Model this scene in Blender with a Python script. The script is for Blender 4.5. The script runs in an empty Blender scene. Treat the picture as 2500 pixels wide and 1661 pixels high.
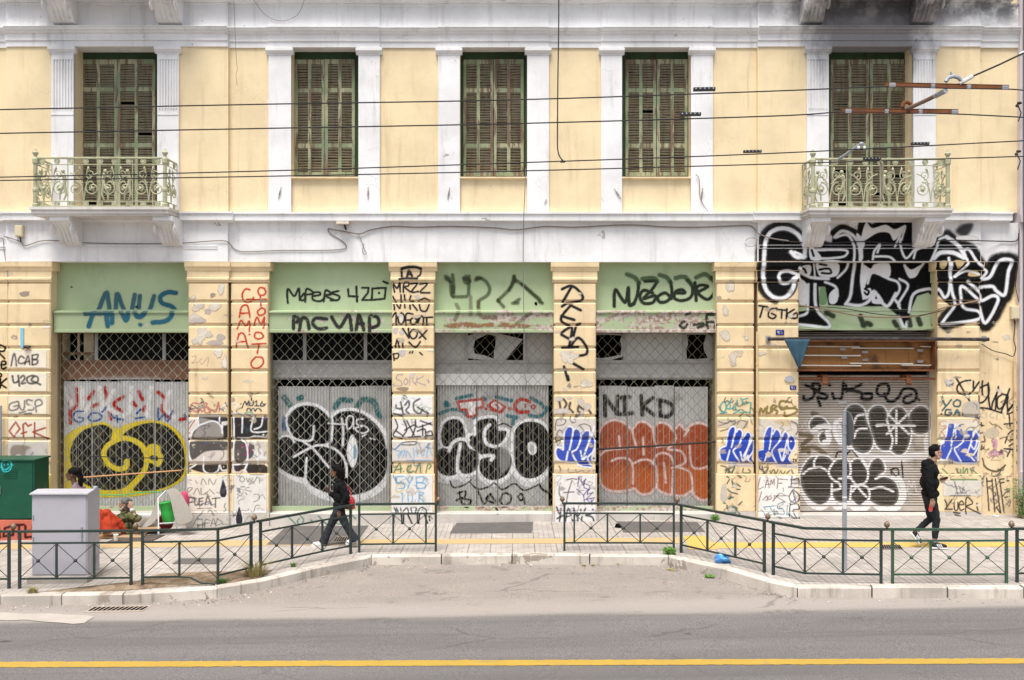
import bpy, bmesh, math, random
import numpy as np
from mathutils import Vector, Matrix, Euler
from mathutils.bvhtree import BVHTree

SC = bpy.context.scene
COL = SC.collection
R = math.radians
# ---------------------------------------------------------------- camera
CZ, F, CX, CY, D0 = 3.65, 2360.0, 1250.0, 830.5, 20.0      # facade plane is y = 0, camera at y = -20
cd = bpy.data.cameras.new('camera'); cam = bpy.data.objects.new('camera', cd); COL.objects.link(cam)
cam.location = (0, -D0, CZ); cam.rotation_euler = (R(90), 0, 0)
cd.sensor_width = 36.0; cd.lens = 36.0 * F / 2500.0; cd.clip_end = 500; cd.clip_start = 0.1
SC.camera = cam
# ---------------------------------------------------------------- light: bright overcast
SUN_EL, SUN_AZ = R(68), R(196)                              # azimuth: clockwise from +Y
w = bpy.data.worlds.new("World"); SC.world = w; w.use_nodes = True
nt = w.node_tree; nt.nodes.clear()
sky = nt.nodes.new('ShaderNodeTexSky'); sky.sky_type = 'NISHITA'; sky.sun_disc = False
sky.sun_elevation = SUN_EL; sky.sun_rotation = SUN_AZ; sky.air_density = 1.0; sky.dust_density = 3.0; sky.ozone_density = 1.0
hs = nt.nodes.new('ShaderNodeHueSaturation'); hs.inputs['Saturation'].default_value = 0.38
bg = nt.nodes.new('ShaderNodeBackground'); bg.inputs['Strength'].default_value = 0.125
wo = nt.nodes.new('ShaderNodeOutputWorld')
nt.links.new(sky.outputs[0], hs.inputs['Color']); nt.links.new(hs.outputs[0], bg.inputs['Color']); nt.links.new(bg.outputs[0], wo.inputs['Surface'])
sl = bpy.data.lights.new('sun', 'SUN'); so = bpy.data.objects.new('sun', sl); COL.objects.link(so)
sl.energy = 2.6; sl.angle = R(24); sl.color = (1.0, 0.95, 0.88)
_d = Vector((math.sin(SUN_AZ) * math.cos(SUN_EL), math.cos(SUN_AZ) * math.cos(SUN_EL), math.sin(SUN_EL)))
so.rotation_euler = _d.to_track_quat('Z', 'Y').to_euler(); so.location = (0, -10, 30)
SC.view_settings.view_transform = 'Standard'; SC.view_settings.look = 'None'
SC.view_settings.exposure = 0.66; SC.view_settings.gamma = 1.0
SC.render.engine = 'CYCLES'; SC.cycles.use_denoising = True
SC.cycles.max_bounces = 6; SC.cycles.transparent_max_bounces = 14
rnd = random.Random(7)

# ---------------------------------------------------------------- photo pixel -> place helpers
def fx(px, y=0.0): return (px - CX) * (D0 + y) / F
def fz(py, y=0.0): return CZ - (py - CY) * (D0 + y) / F
GK, GX = 0.0153, 7.6                                          # the street falls gently to the left
def gz(x): return GK * (max(-26.0, min(22.0, x)) - GX)
def G(px, py, h=0.0):
    a, b = (px - CX) / F, (py - CY) / F
    D = (CZ + GK * GX - h) / (b + GK * a)
    return Vector((a * D, D - D0, CZ - b * D))
def P(px, py, D): return Vector(((px - CX) / F * D, D - D0, CZ - (py - CY) / F * D))

# ---------------------------------------------------------------- object helpers
def link(o, parent=None):
    COL.objects.link(o)
    if parent is not None: o.parent = parent
    return o
def tag(o, label=None, cat=None, group=None, kind=None):
    if label: o['label'] = label
    if cat: o['category'] = cat
    if group: o['group'] = group
    if kind: o['kind'] = kind
    return o
def empty(name, loc=(0, 0, 0), rz=0.0, parent=None):
    o = bpy.data.objects.new(name, None); o.location = loc; o.rotation_euler = (0, 0, rz); o.empty_display_size = .2
    return link(o, parent)
def copy_tree(o, parent=None):
    c = o.copy(); link(c, parent)
    for ch in list(o.children): copy_tree(ch, c)
    return c

class MB:
    def __init__(s): s.v = []; s.f = []; s.m = []
    def add(s, vs, fs, mi=0):
        b = len(s.v); s.v += [tuple(p) for p in vs]
        for f in fs: s.f.append(tuple(b + i for i in f)); s.m.append(mi)
        return s
    def box(s, x0, x1, y0, y1, z0, z1, mi=0):
        x0, x1 = min(x0, x1), max(x0, x1); z0, z1 = min(z0, z1), max(z0, z1)
        return s.add([(x0,y0,z0),(x1,y0,z0),(x1,y1,z0),(x0,y1,z0),(x0,y0,z1),(x1,y0,z1),(x1,y1,z1),(x0,y1,z1)],
              [(0,1,5,4),(1,2,6,5),(2,3,7,6),(3,0,4,7),(4,5,6,7),(3,2,1,0)], mi)
    def block(s, x0, x1, y0, y1, z0, z1, c=.02, mi=0):          # box with a chamfered front
        x0, x1 = min(x0, x1), max(x0, x1); z0, z1 = min(z0, z1), max(z0, z1); ym = y0 + c
        v = [(x0+c,y0,z0+c),(x1-c,y0,z0+c),(x1-c,y0,z1-c),(x0+c,y0,z1-c),
             (x0,ym,z0),(x1,ym,z0),(x1,ym,z1),(x0,ym,z1),(x0,y1,z0),(x1,y1,z0),(x1,y1,z1),(x0,y1,z1)]
        f = [(0,1,2,3),(4,5,1,0),(5,6,2,1),(6,7,3,2),(7,4,0,3),(8,9,5,4),(9,10,6,5),(10,11,7,6),(11,8,4,7),(11,10,9,8)]
        return s.add(v, f, mi)
    def obox(s, c, ax, ay, az, mi=0):                            # oriented box: centre and half axes
        c, ax, ay, az = Vector(c), Vector(ax), Vector(ay), Vector(az)
        v = [c+i*ax+j*ay+k*az for k in (-1,1) for j in (-1,1) for i in (-1,1)]
        return s.add(v, [(0,2,3,1),(4,5,7,6),(0,1,5,4),(2,6,7,3),(0,4,6,2),(1,3,7,5)], mi)
    def prof(s, pts, x0, x1, mi=0, taper=0.0):                   # (y,z) outline swept along x
        n = len(pts)
        v = [(x0 - taper * (-p[0]), p[0], p[1]) for p in pts] + [(x1 + taper * (-p[0]), p[0], p[1]) for p in pts]
        f = [(i, (i+1) % n, n + (i+1) % n, n + i) for i in range(n)] + [tuple(range(n))[::-1], tuple(range(n, 2*n))]
        return s.add(v, f, mi)
    def poly(s, pts, y0, y1, mi=0):                              # (x,z) outline swept along y
        n = len(pts)
        v = [(p[0], y0, p[1]) for p in pts] + [(p[0], y1, p[1]) for p in pts]
        f = [(i, n + i, n + (i+1) % n, (i+1) % n) for i in range(n)] + [tuple(range(n)), tuple(range(n, 2*n))[::-1]]
        return s.add(v, f, mi)
    def slab(s, pts, h0, h1, mi=0):                              # ground outline of (x,y,z) points, raised from h0 to h1
        n = len(pts)
        v = [(p[0], p[1], p[2] + h0) for p in pts] + [(p[0], p[1], p[2] + h1) for p in pts]
        f = [(i, (i+1) % n, n + (i+1) % n, n + i) for i in range(n)] + [tuple(range(n))[::-1], tuple(range(n, 2*n))]
        return s.add(v, f, mi)
    def tube(s, path, r, n=6, mi=0, caps=True, flat=1.0):
        path = [Vector(p) for p in path]; k = len(path)
        rs = r if isinstance(r, (list, tuple)) else [r] * k
        up = None; b0 = len(s.v)
        for i, p in enumerate(path):
            t = (path[min(i+1, k-1)] - path[max(i-1, 0)])
            if t.length < 1e-9: t = Vector((0, 0, 1))
            t.normalize()
            if up is None:
                up = Vector((0, 0, 1)) if abs(t.z) < .9 else Vector((0, 1, 0))
            u = t.cross(up)
            if u.length < 1e-6: u = t.orthogonal()
            u.normalize(); vv = u.cross(t).normalized(); up = vv
            for j in range(n):
                a = 2 * math.pi * (j + .5) / n
                s.v.append(tuple(p + rs[i] * (math.cos(a) * u + flat * math.sin(a) * vv)))
        for i in range(k - 1):
            for j in range(n):
                a, b = b0 + i*n + j, b0 + i*n + (j+1) % n
                s.f.append((a, b, b + n, a + n)); s.m.append(mi)
        if caps:
            s.f.append(tuple(b0 + j for j in range(n))[::-1]); s.m.append(mi)
            s.f.append(tuple(b0 + (k-1)*n + j for j in range(n))); s.m.append(mi)
        return s
    def lathe(s, prof, c, n=14, mi=0, ax='z'):
        c = Vector(c); b0 = len(s.v); k = len(prof)
        for (r, h) in prof:
            for j in range(n):
                a = 2 * math.pi * j / n
                q = Vector((r*math.cos(a), r*math.sin(a), h))
                if ax == 'y': q = Vector((q.x, -q.z, q.y))
                if ax == 'x': q = Vector((q.z, q.x, q.y))
                s.v.append(tuple(c + q))
        for i in range(k - 1):
            for j in range(n):
                a, b = b0 + i*n + j, b0 + i*n + (j+1) % n
                s.f.append((a, b, b + n, a + n)); s.m.append(mi)
        s.f.append(tuple(b0 + j for j in range(n))[::-1]); s.m.append(mi)
        s.f.append(tuple(b0 + (k-1)*n + j for j in range(n))); s.m.append(mi)
        return s
    def ball(s, c, r, n=12, mi=0, sc=(1, 1, 1), rot=None):
        m = max(5, n // 2); b0 = len(s.v); c = Vector(c)
        for i in range(m + 1):
            t = math.pi * i / m
            for j in range(n):
                a = 2 * math.pi * j / n
                q = Vector((math.sin(t)*math.cos(a)*sc[0], math.sin(t)*math.sin(a)*sc[1], math.cos(t)*sc[2])) * r
                if rot: q = rot @ q
                s.v.append(tuple(c + q))
        for i in range(m):
            for j in range(n):
                a, b = b0 + i*n + j, b0 + i*n + (j+1) % n
                if i == 0: s.f.append((a, a + n, b + n))
                elif i == m - 1: s.f.append((a, a + n, b))
                else: s.f.append((a, a + n, b + n, b))
                s.m.append(mi)
        return s
    def build(s, name, mats, parent=None, smooth=False, fix=True, weld=False):
        me = bpy.data.meshes.new(name); me.from_pydata(s.v, [], s.f)
        if not isinstance(mats, (list, tuple)): mats = [mats]
        for m_ in mats: me.materials.append(m_)
        if len(mats) > 1: me.polygons.foreach_set('material_index', s.m)
        if fix:
            bm = bmesh.new(); bm.from_mesh(me)
            if weld: bmesh.ops.remove_doubles(bm, verts=bm.verts, dist=1e-5)
            bmesh.ops.recalc_face_normals(bm, faces=bm.faces); bm.to_mesh(me); bm.free()
        if smooth is True: me.polygons.foreach_set('use_smooth', [True] * len(me.polygons))
        me.update()
        o = bpy.data.objects.new(name, me); link(o, parent)
        return o
def autosmooth(o, ang=40):
    bm = bmesh.new(); bm.from_mesh(o.data)
    for f in bm.faces: f.smooth = True
    for e in bm.edges:
        if len(e.link_faces) == 2 and e.calc_face_angle(0) > R(ang): e.smooth = False
    bm.to_mesh(o.data); bm.free(); return o
def bevel(o, w=.01, seg=2):
    m = o.modifiers.new('bevel', 'BEVEL'); m.width = w; m.segments = seg; m.limit_method = 'ANGLE'; return o

# ---------------------------------------------------------------- materials
class NG:
    def __init__(s, name):
        s.m = bpy.data.materials.new(name); s.m.use_nodes = True; s.t = s.m.node_tree
        s.b = s.t.nodes['Principled BSDF']; s.out = s.t.nodes['Material Output']
        s.co = s.t.nodes.new('ShaderNodeTexCoord').outputs['Object']
    def put(s, sock, val):
        if isinstance(val, bpy.types.NodeSocket): s.t.links.new(val, sock)
        elif isinstance(val, (tuple, list)):
            sock.default_value = tuple(val) + ((1.0,) if len(val) == 3 and len(sock.default_value) == 4 else ())
        else: sock.default_value = val
    def math(s, op, a, b=0.0, clamp=False):
        n = s.t.nodes.new('ShaderNodeMath'); n.operation = op; n.use_clamp = clamp
        s.put(n.inputs[0], a); s.put(n.inputs[1], b); return n.outputs[0]
    def map(s, scale=(1, 1, 1), co=None, loc=(0, 0, 0), rot=(0, 0, 0)):
        n = s.t.nodes.new('ShaderNodeMapping'); s.put(n.inputs[0], co or s.co)
        n.inputs['Scale'].default_value = scale; n.inputs['Location'].default_value = loc; n.inputs['Rotation'].default_value = rot
        return n.outputs[0]
    def noise(s, scale=5, detail=4, rough=.55, dist=0.0, co=None, st=None, loc=(0, 0, 0)):
        n = s.t.nodes.new('ShaderNodeTexNoise')
        if st or loc != (0, 0, 0): co = s.map(st or (1, 1, 1), co, loc)
        s.put(n.inputs['Vector'], co or s.co)
        n.inputs['Scale'].default_value = scale; n.inputs['Detail'].default_value = detail
        n.inputs['Roughness'].default_value = rough; n.inputs['Distortion'].default_value = dist
        return n.outputs['Fac']
    def wobble(s, scale, amt):
        n = s.t.nodes.new('ShaderNodeTexNoise'); s.put(n.inputs['Vector'], s.co); n.inputs['Scale'].default_value = scale; n.inputs['Detail'].default_value = 5
        return s.mix(amt, s.co, n.outputs['Color'], 'ADD')
    def voro(s, scale, co=None, feat='F1', out='Distance'):
        n = s.t.nodes.new('ShaderNodeTexVoronoi'); n.feature = feat
        s.put(n.inputs['Vector'], co or s.co); n.inputs['Scale'].default_value = scale
        return n.outputs[out]
    def ss(s, v, lo, hi, a=0.0, b=1.0):                          # smoothstep
        n = s.t.nodes.new('ShaderNodeMapRange'); n.interpolation_type = 'SMOOTHSTEP'
        s.put(n.inputs['Value'], v); n.inputs['From Min'].default_value = lo; n.inputs['From Max'].default_value = hi
        n.inputs['To Min'].default_value = a; n.inputs['To Max'].default_value = b
        return n.outputs[0]
    def mix(s, f, a, b, mode='MIX'):
        n = s.t.nodes.new('ShaderNodeMix'); n.data_type = 'RGBA'; n.blend_type = mode
        s.put(n.inputs[0], f); s.put(n.inputs[6], a); s.put(n.inputs[7], b); return n.outputs[2]
    def xyz(s, co=None):
        n = s.t.nodes.new('ShaderNodeSeparateXYZ'); s.put(n.inputs[0], co or s.co); return n.outputs
    def bump(s, h, dist=.01, strength=.6):
        n = s.t.nodes.new('ShaderNodeBump'); n.inputs['Distance'].default_value = dist; n.inputs['Strength'].default_value = strength
        s.put(n.inputs['Height'], h); s.t.links.new(n.outputs[0], s.b.inputs['Normal'])
    def done(s, col, rough=.7, metal=0.0, spec=.3):
        s.put(s.b.inputs['Base Color'], col); s.put(s.b.inputs['Roughness'], rough); s.b.inputs['Metallic'].default_value = metal
        s.b.inputs['Specular IOR Level'].default_value = spec
        return s.m
def sc3(c, k): return tuple(min(1, x * k) for x in c)
def simple(name, col, rough=.6, metal=0.0, var=.15, scale=6, spec=.3, bump=0.0, dirt=None, dirt_amt=.5):
    g = NG(name)
    c = g.mix(g.noise(scale, 5), sc3(col, 1 - var), sc3(col, 1 + var))
    if dirt: c = g.mix(g.math('MULTIPLY', g.ss(g.noise(scale * .7, 6, .65, .4, loc=(3, 1, 7)), .5, .72), dirt_amt), c, dirt)
    if bump: g.bump(g.noise(scale * 8, 4), .004, bump)
    return g.done(c, rough, metal, spec)
def plaster(name, base, stain=(.25, .2, .15), streak=.3, blot=.12, peel=None, peel_lo=.66, soot=False, peel2=None, bump=.35, crack=.3):
    g = NG(name)
    c = g.mix(g.ss(g.noise(.9, 5, .6), .35, .68), sc3(base, 1 + blot * .5), sc3(base, 1 - blot))
    c = g.mix(g.math('MULTIPLY', g.ss(g.noise(9, 5, .6), .35, .75), .10), c, sc3(base, .72))
    st = g.math('MULTIPLY', g.ss(g.noise(2.2, 6, .65, .3, st=(2.2, 2.2, .22)), .50, .78), streak)
    c = g.mix(st, c, stain)
    spots = g.math('MULTIPLY', g.ss(g.noise(6.5, 8, .7, .6, loc=(5, 2, 1)), .66, .72), min(1, streak * 1.6))
    c = g.mix(spots, c, stain)
    crk = g.ss(g.voro(1.5, g.wobble(3.5, .34), 'DISTANCE_TO_EDGE'), .002, .009, 1, 0)
    c = g.mix(g.math('MULTIPLY', g.math('MULTIPLY', crk, g.ss(g.noise(1.3, 4, loc=(2, 9, 5)), .55, .63)), crack), c, sc3(stain, .7))
    if peel:
        big = g.ss(g.noise(.55, 3, .5, loc=(9, 4, 2)), .44, .56)
        pm = g.ss(g.math('MULTIPLY', g.noise(2.6, 9, .68, .5, loc=(1, 7, 3)), g.math('ADD', .82, g.math('MULTIPLY', big, .18))), peel_lo, peel_lo + .015)
        c = g.mix(pm, c, g.mix(g.noise(7, 6), sc3(peel, .8), sc3(peel, 1.1)))
        if peel2:
            pm2 = g.ss(g.noise(3.3, 9, .7, .5, loc=(4, 4, 4)), peel_lo + .05, peel_lo + .06)
            c = g.mix(pm2, c, peel2)
    if soot:
        X = g.xyz()
        dx = g.math('DIVIDE', g.math('SUBTRACT', X[0], fx(2118)), 1.55)
        dz = g.math('DIVIDE', g.math('SUBTRACT', X[2], fz(70)), 1.5)
        d = g.math('SQRT', g.math('ADD', g.math('MULTIPLY', dx, dx), g.math('MULTIPLY', dz, dz)))
        d = g.math('ADD', d, g.math('MULTIPLY', g.math('SUBTRACT', g.noise(1.8, 6, .65, .3, st=(1.6, 1.6, .6)), .5), 1.1))
        c = g.mix(g.ss(d, .55, 1.15, .80, 0.0), c, (.13, .125, .135))
        d2 = g.ss(g.math('ABSOLUTE', g.math('SUBTRACT', X[2], fz(8))), 0.1, .75, 1, 0)
        d2 = g.math('MULTIPLY', d2, g.ss(X[0], fx(1700), fx(2050)))
        c = g.mix(g.math('MULTIPLY', d2, g.ss(g.noise(2.5, 5, .6), .35, .6, 0, .75)), c, (.06, .055, .06))
    g.bump(g.math('ADD', g.noise(60, 4), g.math('MULTIPLY', g.noise(7, 5), 1.5)), .006, bump)
    return g.done(c, .85, 0, .2)
YEL = (.80, .655, .42)
m_yel = plaster('yellow_plaster', YEL, (.42, .26, .13), .36, .10, bump=.3, crack=.16)
m_yelp = plaster('yellow_pillar_plaster', (.77, .61, .38), (.30, .20, .12), .5, .14, peel=(.72, .66, .58), peel_lo=.63, peel2=(.42, .36, .31))
m_white = plaster('white_plaster', (.80, .795, .80), (.30, .265, .23), .40, .11, peel=(.44, .41, .385), peel_lo=.645, soot=True)
m_stone = plaster('weathered_marble', (.66, .63, .60), (.22, .16, .12), .45, .12)
m_base = plaster('plinth_stone', (.55, .51, .47), (.2, .17, .14), .4, .15)
def worn(name, a, b, wood, lo=.5, amt=1.0):
    g = NG(name)
    n = g.noise(3.2, 9, .7, .4, st=(3.4, 3.4, .42))
    c = g.mix(g.ss(g.noise(1.6, 4, loc=(2, 2, 2)), .4, .62), a, b)
    c = g.mix(g.math('MULTIPLY', g.ss(n, lo, lo + .05), amt), c, g.mix(g.noise(20, 5, st=(1, 1, .1)), sc3(wood, .6), sc3(wood, 1.25)))
    g.bump(g.noise(45, 4, st=(1, 1, .2)), .004, .5)
    return g.done(c, .8, 0, .2)
m_shut = worn('peeling_shutter_paint', (.20, .255, .155), (.37, .37, .24), (.19, .135, .095), .50)
m_slat = worn('weathered_slats', (.27, .235, .165), (.245, .23, .16), (.20, .15, .105), .50, .7)
m_frame = worn('dark_green_frame', (.030, .060, .028), (.036, .070, .033), (.05, .035, .025), .56)
def green_board():
    g = NG('pale_green_board')
    c = g.mix(g.ss(g.noise(.8, 4), .3, .7), (.38, .48, .275), (.46, .55, .35))
    c = g.mix(g.math('MULTIPLY', g.ss(g.noise(3, 6, .6, st=(1, 1, .3)), .5, .75), .25), c, (.16, .25, .12))
    g.bump(g.noise(30, 3), .003, .2); return g.done(c, .6, 0, .3)
m_green = green_board()
def lintel_mat():
    g = NG('peeling_green_lintel')
    X = g.xyz()
    c = g.mix(g.noise(4, 4), (.32, .40, .235), (.39, .46, .29))
    n = g.noise(3.5, 9, .72, .3, st=(.55, 1, 1.8), loc=(0, 0, 3))
    grow = g.ss(X[0], -8, 4.5, .0, .16)
    c = g.mix(g.ss(g.math('ADD', n, grow), .60, .63), c, g.mix(g.ss(g.noise(14, 7, .7), .42, .6), (.50, .45, .41), (.26, .18, .125)))
    return g.done(c, .75, 0, .2)
m_lintel = lintel_mat()
m_black = simple('dark_interior', (.006, .006, .006), .9, var=.1, spec=0)
m_greysteel = simple('grey_painted_steel', (.32, .315, .31), .55, .0, .12, 5, dirt=(.16, .13, .11), dirt_amt=.6)
m_brownsteel = simple('brown_painted_steel', (.17, .085, .05), .6, .0, .3, 4, dirt=(.25, .2, .17), dirt_amt=.7)
m_grille = simple('greenish_grille_wire', (.34, .345, .26), .5, .2, .2, 3, dirt=(.13, .11, .07), dirt_amt=.5)
m_grille2 = simple('olive_grille_wire', (.22, .205, .125), .5, .2, .25, 3, dirt=(.07, .05, .03), dirt_amt=.6)
m_corr = simple('corrugated_grey_steel', (.46, .46, .46), .5, .1, .16, 2.5, dirt=(.17, .16, .15), dirt_amt=.65)
m_corrw = simple('corrugated_pale_steel', (.62, .62, .62), .5, .15, .12, 2.5, dirt=(.3, .29, .28), dirt_amt=.4)
m_roll = simple('beige_roller_slats', (.455, .41, .365), .5, .1, .12, 2.0, dirt=(.19, .16, .135), dirt_amt=.65)
m_iron = simple('pale_green_cast_iron', (.42, .42, .28), .6, .1, .22, 6, dirt=(.17, .14, .07), dirt_amt=.6)
m_rust = simple('rusty_iron', (.20, .075, .03), .85, .1, .45, 7, dirt=(.06, .03, .02), dirt_amt=.8)
m_glass = simple('dusty_glass', (.006, .006, .006), .6, .0, .3, 3, spec=.04)
m_frost = simple('dirty_frosted_pane', (.40, .39, .37), .4, .0, .22, 2.0, dirt=(.22, .2, .18), dirt_amt=.6)
m_cable = simple('black_cable', (.03, .028, .026), .6, var=.2)
m_greyc = simple('grey_cable', (.22, .19, .17), .7, var=.2)
m_galv = simple('galvanised_steel', (.36, .39, .43), .45, .4, .12, 5, dirt=(.25, .24, .23), dirt_amt=.3)
# ================================================================ SETTING
def road_mat():
    g = NG('worn_asphalt'); X = g.xyz()
    n = g.noise(1.2, 5, .6, .2, st=(.25, 1.6, 1))
    c = g.mix(g.ss(n, .3, .7), (.195, .182, .178), (.245, .231, .225))
    fine = g.noise(60, 4, .75)
    c = g.mix(g.ss(fine, .32, .68), sc3((.185, .173, .168), .50), c)
    agg = g.ss(g.voro(38), .10, .22, 1, 0)
    c = g.mix(g.math('MULTIPLY', agg, g.ss(g.noise(25, 2), .5, .6, 0, .55)), c, (.34, .32, .30))
    trk = g.ss(g.math('ABSOLUTE', g.math('SUBTRACT', g.math('ABSOLUTE', g.math('ADD', X[1], 8.0)), .75)), .05, .42, 1, 0)
    c = g.mix(g.math('MULTIPLY', trk, g.ss(g.noise(1.5, 4, st=(.12, 1, 1)), .35, .7, .05, .42)), c, (.115, .108, .106))
    band = g.noise(3.0, 4, .6, st=(.03, 1.5, 1), loc=(0, 3, 0))
    c = g.mix(g.math('MULTIPLY', g.ss(band, .48, .7), .35), c, (.105, .10, .10))
    sp = g.ss(g.voro(1.1, g.map((.5, 1.3, 1))), .03, .10, 1, 0)
    c = g.mix(g.math('MULTIPLY', sp, g.ss(g.noise(2.3, 2), .5, .6)), c, (.06, .055, .055))
    # dusty shoulder and parking bay beyond the lane edge
    edge = g.math('ADD', X[1], g.math('MULTIPLY', g.math('SUBTRACT', g.noise(.9, 6, .6, st=(.25, 1, 1)), .5), .5))
    dust = g.mix(g.ss(g.noise(2.0, 6, .65, .3, st=(.5, 1, 1)), .36, .66), (.42, .365, .32), (.335, .30, .27))
    dust = g.mix(g.ss(g.noise(55, 4, .75), .35, .68), sc3((.34, .30, .27), .62), dust)
    st2 = g.ss(g.noise(2.6, 5, .6, .4, loc=(7, 0, 0)), .60, .70)
    dust = g.mix(g.math('MULTIPLY', st2, .5), dust, (.17, .135, .105))
    spt = g.math('MULTIPLY', g.ss(g.voro(2.1, g.map((.55, 1.2, 1))), .06, .13, 1, 0), g.ss(g.noise(1.1, 3, loc=(2, 5, 0)), .48, .56))
    dust = g.mix(g.math('MULTIPLY', spt, .7), dust, (.12, .10, .085))
    c = g.mix(g.math('MULTIPLY', g.ss(edge, -6.6, -5.2), g.ss(g.noise(30, 5, .7), .25, .6, .75, 1)), c, dust)
    pale = g.math('MULTIPLY', g.ss(edge, -6.35, -6.1), g.ss(edge, -5.9, -5.2, 1, 0))
    c = g.mix(g.math('MULTIPLY', pale, .45), c, (.45, .40, .36))
    oil = g.ss(g.voro(.55, g.map((.6, 1.6, 1), loc=(3, 2, 0))), .05, .16, 1, 0)
    c = g.mix(g.math('MULTIPLY', g.math('MULTIPLY', oil, g.ss(g.noise(8, 5), .4, .6)), .5), c, (.085, .08, .078))
    ck = g.ss(g.voro(.42, g.map((.5, 1.3, 1), g.wobble(1.6, .5)), 'DISTANCE_TO_EDGE'), .003, .010, 1, 0)
    c = g.mix(g.math('MULTIPLY', g.math('MULTIPLY', ck, g.ss(g.noise(.5, 3, loc=(6, 6, 0)), .46, .6)), .45), c, (.075, .07, .066))
    g.bump(g.math('ADD', fine, g.noise(24, 4)), .006, .5)
    return g.done(c, .9, 0, .2)
m_road = road_mat()
mb = MB(); N = 24
xs = [-70 + i * 140 / N for i in range(N + 1)]
vs = [(x, y, gz(x) - .15) for y in (-70, 20) for x in xs]
mb.add(vs, [(i, i + 1, N + 2 + i, N + 1 + i) for i in range(N)])
tag(mb.build('road', m_road), kind='structure')

def stripe_mat(name, col, wear=.55, under=(.18, .17, .165)):
    g = NG(name)
    n = g.noise(6, 8, .7, .2, st=(.35, 2.2, 1))
    c = g.mix(g.noise(3, 4), sc3(col, .88), sc3(col, 1.08))
    c = g.mix(g.math('MULTIPLY', g.ss(n, .58, .68), wear), c, under)
    c = g.mix(g.math('MULTIPLY', g.ss(g.noise(90, 3), .5, .7), .18), c, sc3(col, .5))
    return g.done(c, .8, 0, .2)
m_ystripe = stripe_mat('yellow_road_paint', (.43, .285, .055), .85)
mb = MB()
a0, a1 = G(-900, 1634, -.15), G(3400, 1618, -.15); b0, b1 = G(-900, 1620, -.15), G(3400, 1605, -.15)
K = 420; vs = []; jr = random.Random(11)
for i in range(K + 1):
    t = i / K
    p = a0.lerp(a1, t); q = b0.lerp(b1, t); p.y += jr.gauss(0, .006); q.y += jr.gauss(0, .006)
    vs += [(p.x, p.y, gz(p.x) - .145), (q.x, q.y, gz(q.x) - .145)]
mb.add(vs, [(2*i, 2*i+2, 2*i+3, 2*i+1) for i in range(K)])
tag(mb.build('yellow_lane_line', m_ystripe), kind='structure')

# pavement outline: outer top edge of the kerb, left to right
KERB = [(-700, 1466), (-300, 1459), (0, 1456), (300, 1452), (530, 1437), (630, 1421), (746, 1393), (888, 1365), (906, 1359), (1250, 1357),
        (1632, 1359), (1652, 1366), (1760, 1389), (1870, 1421), (1946, 1436), (2500, 1437), (2900, 1438), (3300, 1438)]
kp = [G(*p) for p in KERB]
def kerb_in(i, d):
    a = kp[max(i-1, 0)]; b = kp[min(i+1, len(kp)-1)]
    t = (b - a); n = Vector((-t.y, t.x, 0)).normalized(); q = kp[i] + n * d
    return Vector((q.x, q.y, gz(q.x)))
def pave_mat():
    g = NG('ribbed_pavement_tiles'); X = g.xyz()
    c = g.mix(g.ss(g.noise(.8, 5, .6), .32, .68), (.50, .46, .42), (.40, .365, .33))
    c = g.mix(g.ss(g.noise(5, 6, .65), .35, .75), c, (.34, .30, .27))
    tx = g.math('FRACT', g.math('DIVIDE', X[0], .10)); ty = g.math('FRACT', g.math('DIVIDE', X[1], .41)); tX = g.math('FRACT', g.math('DIVIDE', X[0], .40))
    rib = g.math('LESS_THAN', tx, .16); lr = g.math('LESS_THAN', ty, .035); lx = g.math('LESS_THAN', tX, .05)
    lines = g.math('MAXIMUM', g.math('MULTIPLY', rib, g.ss(g.noise(.5, 3, loc=(3, 3, 3)), .35, .55, .25, .65)), g.math('MAXIMUM', lr, lx))
    c = g.mix(g.math('MULTIPLY', lines, .62), c, (.10, .088, .08))
    cell = g.t.nodes.new('ShaderNodeTexWhiteNoise')
    s = g.t.nodes.new('ShaderNodeVectorMath'); s.operation = 'FLOOR'; g.put(s.inputs[0], g.map((2.5, 1 / .41, 0)))
    g.put(cell.inputs[0], s.outputs[0])
    c = g.mix(g.math('MULTIPLY', cell.outputs[0], .16), c, (.17, .15, .14))
    g.bump(g.math('SUBTRACT', g.math('MULTIPLY', g.noise(40, 4), .5), g.math('MULTIPLY', lines, 1.0)), .006, .5)
    return g.done(c, .85, 0, .25)
m_pave = pave_mat()
mb = MB()
inn = [kerb_in(i, .16) for i in range(len(kp))]
vs = []
for p in inn: vs += [tuple(p), (p.x, .9, gz(p.x))]
mb.add(vs, [(2*i, 2*i+2, 2*i+3, 2*i+1) for i in range(len(inn)-1)])
tag(mb.build('pavement', m_pave), kind='structure')
m_kerb = plaster('kerb_marble', (.56, .51, .45), (.18, .14, .10), .95, .28, peel=(.34, .29, .24), peel_lo=.55)
mb = MB()
for i in range(len(kp) - 1):
    A, B = kp[i], kp[i+1]; L = (B - A).length; n = max(1, round(L / 1.15)); c = .02
    Ai, Bi = inn[i], inn[i+1]
    for k in range(n):
        t0, t1 = k / n + .004, (k + 1) / n - .004
        a, b = A.lerp(B, t0), A.lerp(B, t1); ai, bi = Ai.lerp(Bi, t0), Ai.lerp(Bi, t1)
        j = rnd.uniform(-.006, .012)
        up = Vector((0, 0, .012 + j)); dn = Vector((0, 0, -.2)); na = (ai - a) * .13
        mb.add([a + dn, b + dn, bi + dn, ai + dn, a + up - Vector((0, 0, c)), b + up - Vector((0, 0, c)), bi + up, ai + up, a + up + na, b + up + na],
               [(0, 1, 5, 4), (4, 5, 9, 8), (8, 9, 6, 7), (1, 2, 6, 9, 5), (3, 0, 4, 8, 7), (2, 3, 7, 6), (3, 2, 1, 0)])
ko = mb.build('kerb', m_kerb); tag(ko, kind='structure')
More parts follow.
